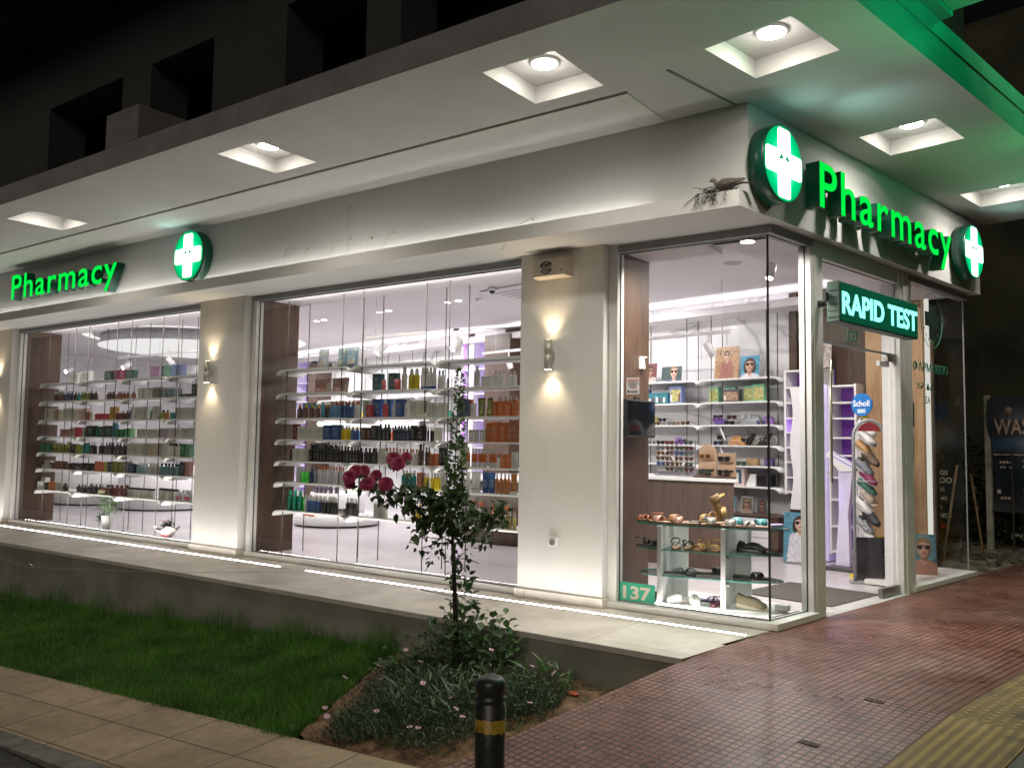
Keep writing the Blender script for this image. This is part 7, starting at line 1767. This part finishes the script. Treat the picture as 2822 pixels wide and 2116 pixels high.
for (x_, y_, r_, h_, n_, m_) in mound:
    a = rng.uniform(0, 2*PI, n_); q = np.sqrt(rng.uniform(0, 1, n_)); px = x_+r_*q*np.cos(a); py = y_+r_*q*np.sin(a); hz = .72*h_*(1-q*q*.7)*rng.uniform(.1, 1, n_)
    ok = (px < (.10+py*SN)/CS-.02) & (py > -2.79) & (py < -1.23) & (px > STRIP0[0]+(STRIP1[0]-STRIP0[0])*(py-STRIP0[1])/(STRIP1[1]-STRIP0[1])+.17)
    px, py, hz = px[ok], py[ok], hz[ok]; P.append(np.c_[px, py, -.122+.05*px+.065*py+hz]); d = rng.normal(0, 1, (len(px), 3)); d[:, 2] = np.abs(d[:, 2])+.3; D.append(d); L.append(rng.uniform(.014, .036, len(px)))
P = np.concatenate(P); D = np.concatenate(D); L = np.concatenate(L)
link('foliage', leafcloud('foliage', P, D, L, L*.24, [LEAFM]), pr)
xs5 = []; ys5 = []
for (x_, y_, r_, h_, n_, m_) in mound:
    a = rng.uniform(0, 2*PI, 260); q = np.sqrt(rng.uniform(0, 1, 260)); px = x_+r_*q*np.cos(a); py = y_+r_*q*np.sin(a)
    ok = (px < (.10+py*SN)/CS-.04) & (py > -2.76) & (py < -1.25) & (px > STRIP0[0]+(STRIP1[0]-STRIP0[0])*(py-STRIP0[1])/(STRIP1[1]-STRIP0[1])+.15); xs5.append(px[ok]); ys5.append(py[ok])
xs5 = np.concatenate(xs5); ys5 = np.concatenate(ys5); n = len(xs5)
me = blades(n, xs5, ys5, rng.uniform(.07, .20, n), .0022, 1.2, (rng.uniform(0, 1, n) < .25).astype(int), [LEAFM, LEAFG], 'weeds'); g = link('weeds', me); g['kind'] = 'stuff'
Tpx = [(-2.03, -1.62, .16), (-1.92, -2.30, .17), (-1.72, -2.62, .06), (-1.50, -2.06, .25), (-1.62, -2.28, .19), (-1.42, -2.52, .10), (-1.30, -2.26, .2), (-1.05, -2.30, .16), (-.98, -2.34, .12), (-1.10, -2.52, .05), (-1.14, -2.54, .06), (-1.07, -2.55, .07), (-.90, -2.38, .1), (-.93, -1.66, .18), (-.86, -1.56, .17), (-.80, -1.60, .14), (-.72, -1.98, .08), (-1.22, -1.70, .26), (-2.13, -1.78, .08), (-1.87, -2.50, .05), (-1.0, -1.95, .17)]
for k, (x_, y_, h_) in enumerate(Tpx):
    b = MB(); c0 = Vector((x_, y_, ground(x_, y_)+h_+.01)); R_ = random.Random(k)
    tilt = Matrix.Rotation(R_.uniform(-.5, .5), 4, 'X') @ Matrix.Rotation(R_.uniform(-.5, .5), 4, 'Y')
    for j in range(4):
        a = PI/2*j+k; d = Vector((math.cos(a), math.sin(a), .35)); s_ = Vector((-math.sin(a), math.cos(a), 0)); r_ = .017
        b.add([c0+tilt.to_3x3() @ v for v in (Vector((0, 0, 0)), d*r_*.6+s_*r_*.7, d*r_*1.05+s_*r_*.45, d*r_*1.1-s_*r_*.3, d*r_*.65-s_*r_*.75)], [(0, 1, 2), (0, 2, 3), (0, 3, 4)], 0, True)
    b.lathe([(.0001, -.002), (.003, .002), (.0001, .006)], 6, 1, M=Matrix.Translation(c0)); b.tube([c0+Vector((0, 0, 0)), c0+Vector((.005, 0, -h_*.6))], .0012, 4, 2)
    obj('flower', b, [PINKF, plain('pollen', (.6, .5, .1), .6, var=0), LEAFD], pr)
# litter and stones
for k, (x_, y_, c_, w_, lab) in enumerate(((-.91, -1.31, (.42, .36, .27), .05, 'crumpled pale paper on the dry soil'), (-.74, -1.49, (.45, .07, .02), .045, 'flattened orange-red scrap on the dry soil'), (-.70, -2.32, (.5, .42, .36), .025, 'tiny white scrap at the pavement edge'))):
    b = MB(); n_ = 7; R_ = random.Random(k+3)
    b.loft([[(w_*r_*(1+R_.uniform(-.3, .3))*math.cos(2*PI*j/n_), w_*.6*r_*(1+R_.uniform(-.3, .3))*math.sin(2*PI*j/n_), z+R_.uniform(-.004, .006)) for j in range(n_)] for r_, z in ((.8, 0), (1, .008), (.7, .018), (.2, .014))], 0, False)
    tag(obj('litter', b, plain('litter%d' % k, c_, .7, var=.15), M=TR(x_, y_, ground(x_, y_)-.005)), lab, 'litter')
b = MB()
for _ in range(260):
    x_, y_ = random.uniform(-2.5, 0), random.uniform(-2.75, -1.25)
    if x_ < strip_x(y_) or x_ > (.1+y_*SN)/CS-.02: continue
    r_ = random.uniform(.004, .014); b.lathe([(.0001, -r_*.6), (r_, -r_*.2), (r_*.8, r_*.4), (.0001, r_*.6)], 6, M=TR(x_, y_, ground(x_, y_)-.012) @ RZ(random.uniform(0, 6)) @ RX(random.uniform(-.4, .4)))
o = obj('small_gravel', b, plain('pebble', (.20, .13, .08), .9, var=.4, vs=30)); o['kind'] = 'stuff'
# thin line stretched over the lawn with a white ribbon
b = MB().tube([(-9.5, -1.75, .03), (-6.9, -1.9, -.02), (-5.3, -1.25, .012), (-4.5, -.4, .006)], .0018, 4)
t = thing('garden_string', 'thin pale string over the lawn with a small white ribbon tied on', 'string'); obj('string', b, plain('string', (.3, .27, .22), .8, var=0), t)
b = MB().tube([(-6.95, -1.9, -.02), (-6.9, -1.92, .02), (-6.84, -1.91, .0)], .007, 5, flat=.3).tube([(-6.95, -1.9, -.02), (-7.0, -1.92, -.07)], .007, 5, flat=.3); obj('ribbon', b, plain('ribbon_white', (.55, .5, .46), .7, var=0), t)

# ================================================================== BOLLARD
bz = ground(.03, -3.36)-.02
t = thing('bollard', 'black rubber bollard with grooves and a worn yellow band at the pavement corner', 'bollard', TR(.03, -3.36, 0))
m, nt, bs = new_mat('bollard_skin'); v = coords(nt); n1 = noise(nt, v, 38, 4, .6); n2 = noise(nt, v, 9, 4, .7)
sep = N(nt, 'ShaderNodeSeparateXYZ'); nt.links.new(v, sep.inputs[0])
edge = math_(nt, 'MULTIPLY', math_(nt, 'SUBTRACT', n2, .5), .075); zz = math_(nt, 'ADD', sep.outputs[2], edge)
band = math_(nt, 'MULTIPLY', math_(nt, 'GREATER_THAN', zz, .158), math_(nt, 'LESS_THAN', zz, .213)); worn = ramp(nt, noise(nt, v, 15, 4, .6), [(.38, (0, 0, 0)), (.43, (1, 1, 1))])
c_ = mixc(nt, math_(nt, 'MULTIPLY', band, worn), ramp(nt, n1, [(.3, (.012, .015, .016)), (.75, (.032, .036, .036))]), ramp(nt, n1, [(.3, (.30, .18, .02)), (.7, (.46, .30, .04))]))
c_ = mixc(nt, ramp(nt, noise(nt, v, 60, 2, .5), [(.70, (0, 0, 0)), (.74, (.6, .6, .6))]), c_, (.12, .11, .10)); nt.links.new(c_, bs.inputs['Base Color']); bs.inputs['Roughness'].default_value = .38; bump(nt, bs, n1, .25)
R0 = .0605
prof = [(R0, bz), (R0, .262), (R0-.006, .268), (R0-.006, .276), (R0+.001, .281), (R0+.001, .290), (R0-.006, .295), (R0-.006, .303), (R0+.001, .309), (R0+.001, .342), (R0-.002, .353), (R0*.82, .365), (R0*.5, .373), (.0001, .376)]
b = MB().lathe(prof, 40); obj('body', b, m, t)
# ================================================================== DOVE AND NEST
NX = (.145-.58*SN)/CS-.17
nest = thing('bird_nest', 'scraggly nest of twigs spilling over the ledge corner', 'nest', TR(NX, -.60, 3.045))
b = MB(); R_ = random.Random(8)
for k in range(90):
    a = R_.uniform(0, PI*2); c_ = (R_.gauss(0, .06), R_.gauss(0, .035), R_.uniform(0, .03)); l_ = R_.uniform(.05, .12)
    b.tube([(c_[0]-l_*math.cos(a)/2, c_[1]-l_*.5*math.sin(a)/2, c_[2]), (c_[0], c_[1], c_[2]+.008), (c_[0]+l_*math.cos(a)/2, c_[1]+l_*.5*math.sin(a)/2, c_[2]+R_.uniform(-.01, .015))], .0016, 4)
obj('twigs', b, BARK, nest); b = MB()
for k in range(26):
    x_ = R_.uniform(-.17, .10); b.tube([(x_, -.045, .01), (x_+R_.uniform(-.02, .01), -.055, -.02), (x_+R_.uniform(-.05, .02), -.05, -R_.uniform(.03, .12))], .0014, 4)
    if k % 2: b.lathe([(.0001, -.006), (.006, 0), (.0001, .008)], 6, M=TR(x_, -.055, -R_.uniform(.02, .06)))
b.tube([(-.05, -.02, .02), (-.15, -.04, .0), (-.24, -.05, -.06)], .0025, 5); b.tube([(-.05, -.02, .02), (-.12, -.04, .045), (-.17, -.045, .06)], .0022, 5)
obj('hanging_twigs', b, BARK, nest)
dove = thing('dove', 'grey-brown collared dove sitting on the twig nest facing left', 'bird', TR(NX+.06, -.60, 3.062))
def ring_(c_, rx, rz, dirx, n_=14):
    d = Vector(dirx).normalized(); s_ = Vector((0, 1, 0)); w_ = d.cross(s_)
    return [tuple(Vector(c_)+s_*(rx*math.cos(2*PI*k/n_))+w_*(rz*math.sin(2*PI*k/n_))) for k in range(n_)]
b = MB()
b.loft([ring_((-.127, 0, .076), .002, .002, (1, 0, .1)), ring_((-.120, 0, .080), .007, .007, (1, 0, .2)), ring_((-.108, 0, .085), .013, .014, (1, 0, .1)), ring_((-.094, 0, .083), .014, .016, (1, 0, -.5)), ring_((-.082, 0, .068), .015, .016, (.6, 0, -.8)), ring_((-.068, 0, .048), .024, .026, (.8, 0, -.5)), ring_((-.040, 0, .036), .036, .036, (1, 0, -.1)), ring_((-.005, 0, .034), .040, .037, (1, 0, .05)), ring_((.035, 0, .036), .033, .030, (1, 0, .05)), ring_((.070, 0, .036), .020, .018, (1, 0, -.05)), ring_((.11, 0, .033), .018, .006, (1, 0, -.1)), ring_((.16, 0, .024), .023, .003, (1, 0, -.2)), ring_((.19, 0, .017), .020, .001, (1, 0, -.2))], 0)
BG = plain('dove_plumage', (.20, .165, .135), .8, var=.15, vs=30); obj('body', b, BG, dove)
for s_ in (-1, 1):
    b = MB(); b.loft([ring_((-.055, s_*.030, .045), .004, .010, (1, 0, 0)), ring_((-.02, s_*.038, .045), .006, .026, (1, 0, 0)), ring_((.03, s_*.035, .047), .006, .024, (1, 0, .1)), ring_((.08, s_*.022, .052), .004, .013, (1, 0, .1)), ring_((.13, s_*.012, .060), .002, .004, (1, 0, .2))], 0)
    obj('wing', b, plain('dove_wing', (.12, .10, .085), .8, var=.2, vs=40), dove)
    b = MB().lathe([(.0001, -.002), (.0022, 0), (.0001, .002)], 8, M=TR(-.112, s_*.0125, .088)); obj('eye', b, BLACKP, dove)
b = MB().lathe([(.003, 0), (.0001, .015)], 8, M=TR(-.124, 0, .078) @ RY(-1.75)); obj('beak', b, BLACKP, dove)
b = MB().tube([(-.084, s_*.0155*math.cos(a), .070+.0165*math.sin(a)) for a in lin(.2, PI-.2, 8)], .0016, 4); obj('neck_band', b, BLACKP, dove)

# ================================================================== BEYOND THE SHOP
bn = thing('banner', 'dark advertising banner with pale lettering stretched between posts in the lot', 'banner', SIDE)
m, nt, bs = new_mat('banner_print'); v = coords(nt); sep = N(nt, 'ShaderNodeSeparateXYZ'); nt.links.new(v, sep.inputs[0])
nt.links.new(ramp(nt, math_(nt, 'ADD', math_(nt, 'MULTIPLY', sep.outputs[2], .5), math_(nt, 'MULTIPLY', noise(nt, v, 2, 3), .1)), [(.30, (.012, .014, .018)), (.66, (.02, .03, .045)), (.74, (.05, .09, .16)), (.80, (.03, .035, .05)), (1, (.02, .02, .03))]), bs.inputs['Base Color']); bs.inputs['Roughness'].default_value = .35
b = MB(); nn = 16
for j in range(nn+1):
    for i in range(nn+1):
        f, g_ = i/nn, j/nn; o_ = -.52+1.9*f+.03*math.sin(g_*5)*(1-f); z = .52+1.46*g_-.06*f*math.sin(g_*3)-.05*f; b.v.append((o_, 6.40+.03*math.sin(f*9+g_*6)+.02*math.sin(g_*14-f*4), z))
for j in range(nn):
    for i in range(nn): a = j*(nn+1)+i; b.f.append((a, a+1, a+nn+2, a+nn+1)); b.m.append(0); b.smooth.append(True)
obj('sheet', b, m, bn)
PALE = plain('banner_ink', (.50, .36, .30), .5, var=.3, vs=12)
link('headline', text_mesh('WASABI', [PALE], .001, .66, .20, .01), bn, TR(-.46, 6.345, 1.50) @ FRONTT)
for k, (o_, z, w_, h_) in enumerate(((-.44, 1.13, .22, .03), (-.40, 1.07, .14, .025), (-.14, 1.15, .5, .035), (-.14, 1.08, .45, .03), (-.44, .75, .06, .05), (-.44, .68, .16, .03), (-.14, .78, .4, .04), (-.14, .71, .4, .03), (-.47, 1.235, 1.2, .012))):
    b = MB()
    nseg = max(1, int(w_/.035))
    for q in range(nseg): 
        if nseg > 3 and (q*7+k) % 5 == 0 and k != 8: continue
        b.box(o_+w_*q/nseg, o_+w_*(q+(.7 if k != 8 else 1))/nseg, 6.345, 6.347, z, z+h_)
    obj('small_lettering', b, PALE, bn)
b = MB()
for a in range(4): b.box(-.045, .045, -.002, .0, -.008, .008, 0, M=TR(-.29, 6.345, 1.80) @ Matrix.Rotation(a*PI/4, 4, 'Y'))
obj('emblem', b, PALE, bn)
WP = plain('white_post', (.30, .29, .26), .8, var=.25, vs=6)
def post(o, t, h, r, lab, m_=WP):
    b = MB().box(-r, r, -r, r, -.05, h); tag(obj('fence_post', b, m_, M=SM(o, t), bev=.004), lab, 'post', 'posts in the dark lot')
post(-.56, 6.44, 2.0, .035, 'pale square post holding the left edge of the dark banner'); post(1.40, 6.44, 2.0, .035, 'pale square post at the right edge of the dark banner'); post(-.25, 6.30, 1.30, .009, 'thin dark rod standing before the banner', BARK)
sb = thing('signboard', 'black board with cream capitals seen through the end window', 'sign', SIDE)
b = MB().box(-1.12, -.40, 5.02, 5.06, .30, 1.12); obj('board', b, plain('board_black', (.012, .012, .014), .5), sb)
CRM = plain('cream_ink', (.42, .38, .26), .5, var=.05, emit=(.5, .45, .3), es=.2)  # unlit print, brightened by a faint emission in the ink
for k, (s_, o1, z, h_) in enumerate((('PIERCINGS', -.56, 1.0, .055), ('TATTOO', -.515, .905, .065), ('TATTOO', -.60, .805, .045), ('PIERCING', -.575, .705, .045), ('HENNA', -.625, .60, .045), ('BRAIDS', -.525, .50, .05))):
    me = text_mesh(s_, [CRM], .0008, None, h_, .008); x_ = max(v_.co.x for v_ in me.vertices); link('lettering', me, sb, TR(o1-x_, 5.017, z) @ FRONTT)
b = MB().prism([(-.72, .44), (-.55, .42), (-.66, .36)], -.002, 0, M=TR(0, 5.017, 0) @ FRONTT @ TR(0, 0, 0)); obj('arrow', b, RED, sb)
b = MB().box(-1.10, -1.07, 5.03, 5.05, -.03, .30).box(-.45, -.42, 5.03, 5.05, -.03, .30); obj('leg', b, BARK, sb)
b = MB().tube([s_ for s_ in ((-.585, 4.86, -.05), (-.44, 4.98, 1.12))], .016, 7); tag(obj('leaning_pole', b, plain('raw_wood', (.34, .24, .14), .8, var=.3), M=SIDE), 'rough wooden pole leaning beyond the end window', 'pole')
b = MB().tube([(-.30, 5.4, -.05), (-.50, 5.6, 1.0)], .03, 6, flat=.4); tag(obj('leaning_plank', b, plain('brown_plank', (.20, .12, .06), .85, var=.3), M=SIDE), 'brown plank leaning just outside the end window', 'plank')
# dark neighbour wall, hedge and rubble
b = MB().box(-7, .6, 10.2, 10.6, -.5, 6.5).box(-7, 8, 10.61, 11, -.5, 9); tag(obj('neighbour_wall', b, plain('dark_wall', (.035, .030, .020), .9, var=.35, vs=1.2, bmp=.4, bs=12), M=SIDE), 'tall dark brown wall closing the lot behind the banner', 'wall')
P = []; D = []
for _ in range(5200):
    o_, t_, z = rng.uniform(-1.6, 1.8), rng.uniform(6.6, 8.4), rng.uniform(0, 1.6); z *= rng.uniform(.3, 1)
    w_ = s2w(t_, o_); P.append((w_.x, w_.y, z)); D.append(rng.normal(0, 1, 3))
P = np.array(P); D = np.array(D); Lh = rng.uniform(.05, .10, len(P)); hg = thing('hedge', 'dark straggly hedge behind the banner', 'hedge'); link('foliage', leafcloud('foliage', P, D, Lh, Lh*.6, [leaf_mat('hedge_leaf', (.018, .028, .012), (.04, .05, .02), .1)]), hg)
b = MB(); R_ = random.Random(5)
for _ in range(420):
    o_, t_ = R_.uniform(-1.2, 2.4), R_.uniform(5.0, 6.8)
    if t_ < 5.6 and R_.random() < .6: continue
    r_ = R_.uniform(.015, .06); b.lathe([(.0001, -r_*.5), (r_, -r_*.2), (r_*.75, r_*.35), (.0001, r_*.5)], 6, M=SM(o_, t_, .02, R_.uniform(0, 6)) @ RX(R_.uniform(-.5, .5)), smooth=False)
o = obj('rubble', b, plain('rubble_stone', (.07, .06, .05), .9, var=.5, vs=10)); o['kind'] = 'stuff'

# ================================================================== LIGHTS OUTSIDE, WORLD, CAMERA
point('corner_disc_glow', (.46, -.286, 3.44), .7, (.35, 1, .85), .12, SIDE)
spot('corner_disc_up', s2w(-.1, .62, 3.30), s2w(.15, .80, 3.68), 3.4, (.45, 1, .9), 100, 1, .05)
spot('end_disc_up', s2w(3.55, .50, 3.35), s2w(3.6, .75, 3.68), 1.6, (.45, 1, .9), 100, 1, .05)
point('front_disc_glow', (-6.55, -.80, 3.58), .35, (.4, 1, .9), .05)
point('green_shop_cross', (1.95, 1.4, 5.0), 95, (.0, 1, .28), .2, SIDE)
spot('balcony_green', s2w(-.3, 2.7, 3.2), s2w(-1.0, 2.3, 4.2), 110, (.0, 1, .30), 130, .6, .1)
spot('soffit_green', s2w(1.6, 1.55, 3.25), s2w(1.5, 1.1, 3.7), 5, (.0, 1, .25), 125, 1, .15)
spot('soffit_green', s2w(3.2, 1.5, 2.95), s2w(2.7, 1.35, 3.7), 18, (.1, 1, .40), 120, 1, .15)
w_ = bpy.data.worlds.new('World'); SC.world = w_; w_.use_nodes = True; nt = w_.node_tree
sk = N(nt, 'ShaderNodeTexSky'); sk.sky_type = 'NISHITA'; sk.sun_disc = False; sk.sun_elevation = math.radians(-4); sk.sun_rotation = math.radians(200)
bgn = nt.nodes['Background']; tint = mixc(nt, 1.0, sk.outputs[0], (.9, .95, .8), 'MULTIPLY'); nt.links.new(tint, bgn.inputs[0]); bgn.inputs[1].default_value = .16
L = bpy.data.lights.new('street_glow', 'SUN'); L.energy = .70; L.angle = math.radians(30); L.color = (1, .88, .70)
o = bpy.data.objects.new('street_glow', L); COL.objects.link(o); d = Vector((-.33, .84, -.43)); o.rotation_euler = d.to_track_quat('-Z', 'Y').to_euler()
cam = bpy.data.cameras.new('camera'); cam.sensor_width = 36; cam.lens = 36*2348.67/2822; cam.clip_end = 500; cam.clip_start = .05
co_ = bpy.data.objects.new('camera', cam); COL.objects.link(co_)
r_ = Vector((.81112496, .58470627, .0139597)); u_ = Vector((.02923755, -.06437433, .99749742)); f_ = Vector((-.58414164, .80868691, .06931101))
M = Matrix.Identity(4)
for i in range(3): M[i][0] = r_[i]; M[i][1] = u_[i]; M[i][2] = -f_[i]
M.translation = Vector((2.12114904, -6.13886972, 1.29791)); co_.matrix_world = M; SC.camera = co_
SC.view_settings.view_transform = 'Standard'; SC.view_settings.look = 'None'; SC.view_settings.exposure = 0
SC.cycles.max_bounces = 8; SC.cycles.diffuse_bounces = 4; SC.cycles.glossy_bounces = 3; SC.cycles.transparent_max_bounces = 14; SC.cycles.transmission_bounces = 6
SC.cycles.sample_clamp_indirect = 6; SC.cycles.use_denoising = True
SC.cycles.caustics_reflective = False; SC.cycles.caustics_refractive = False
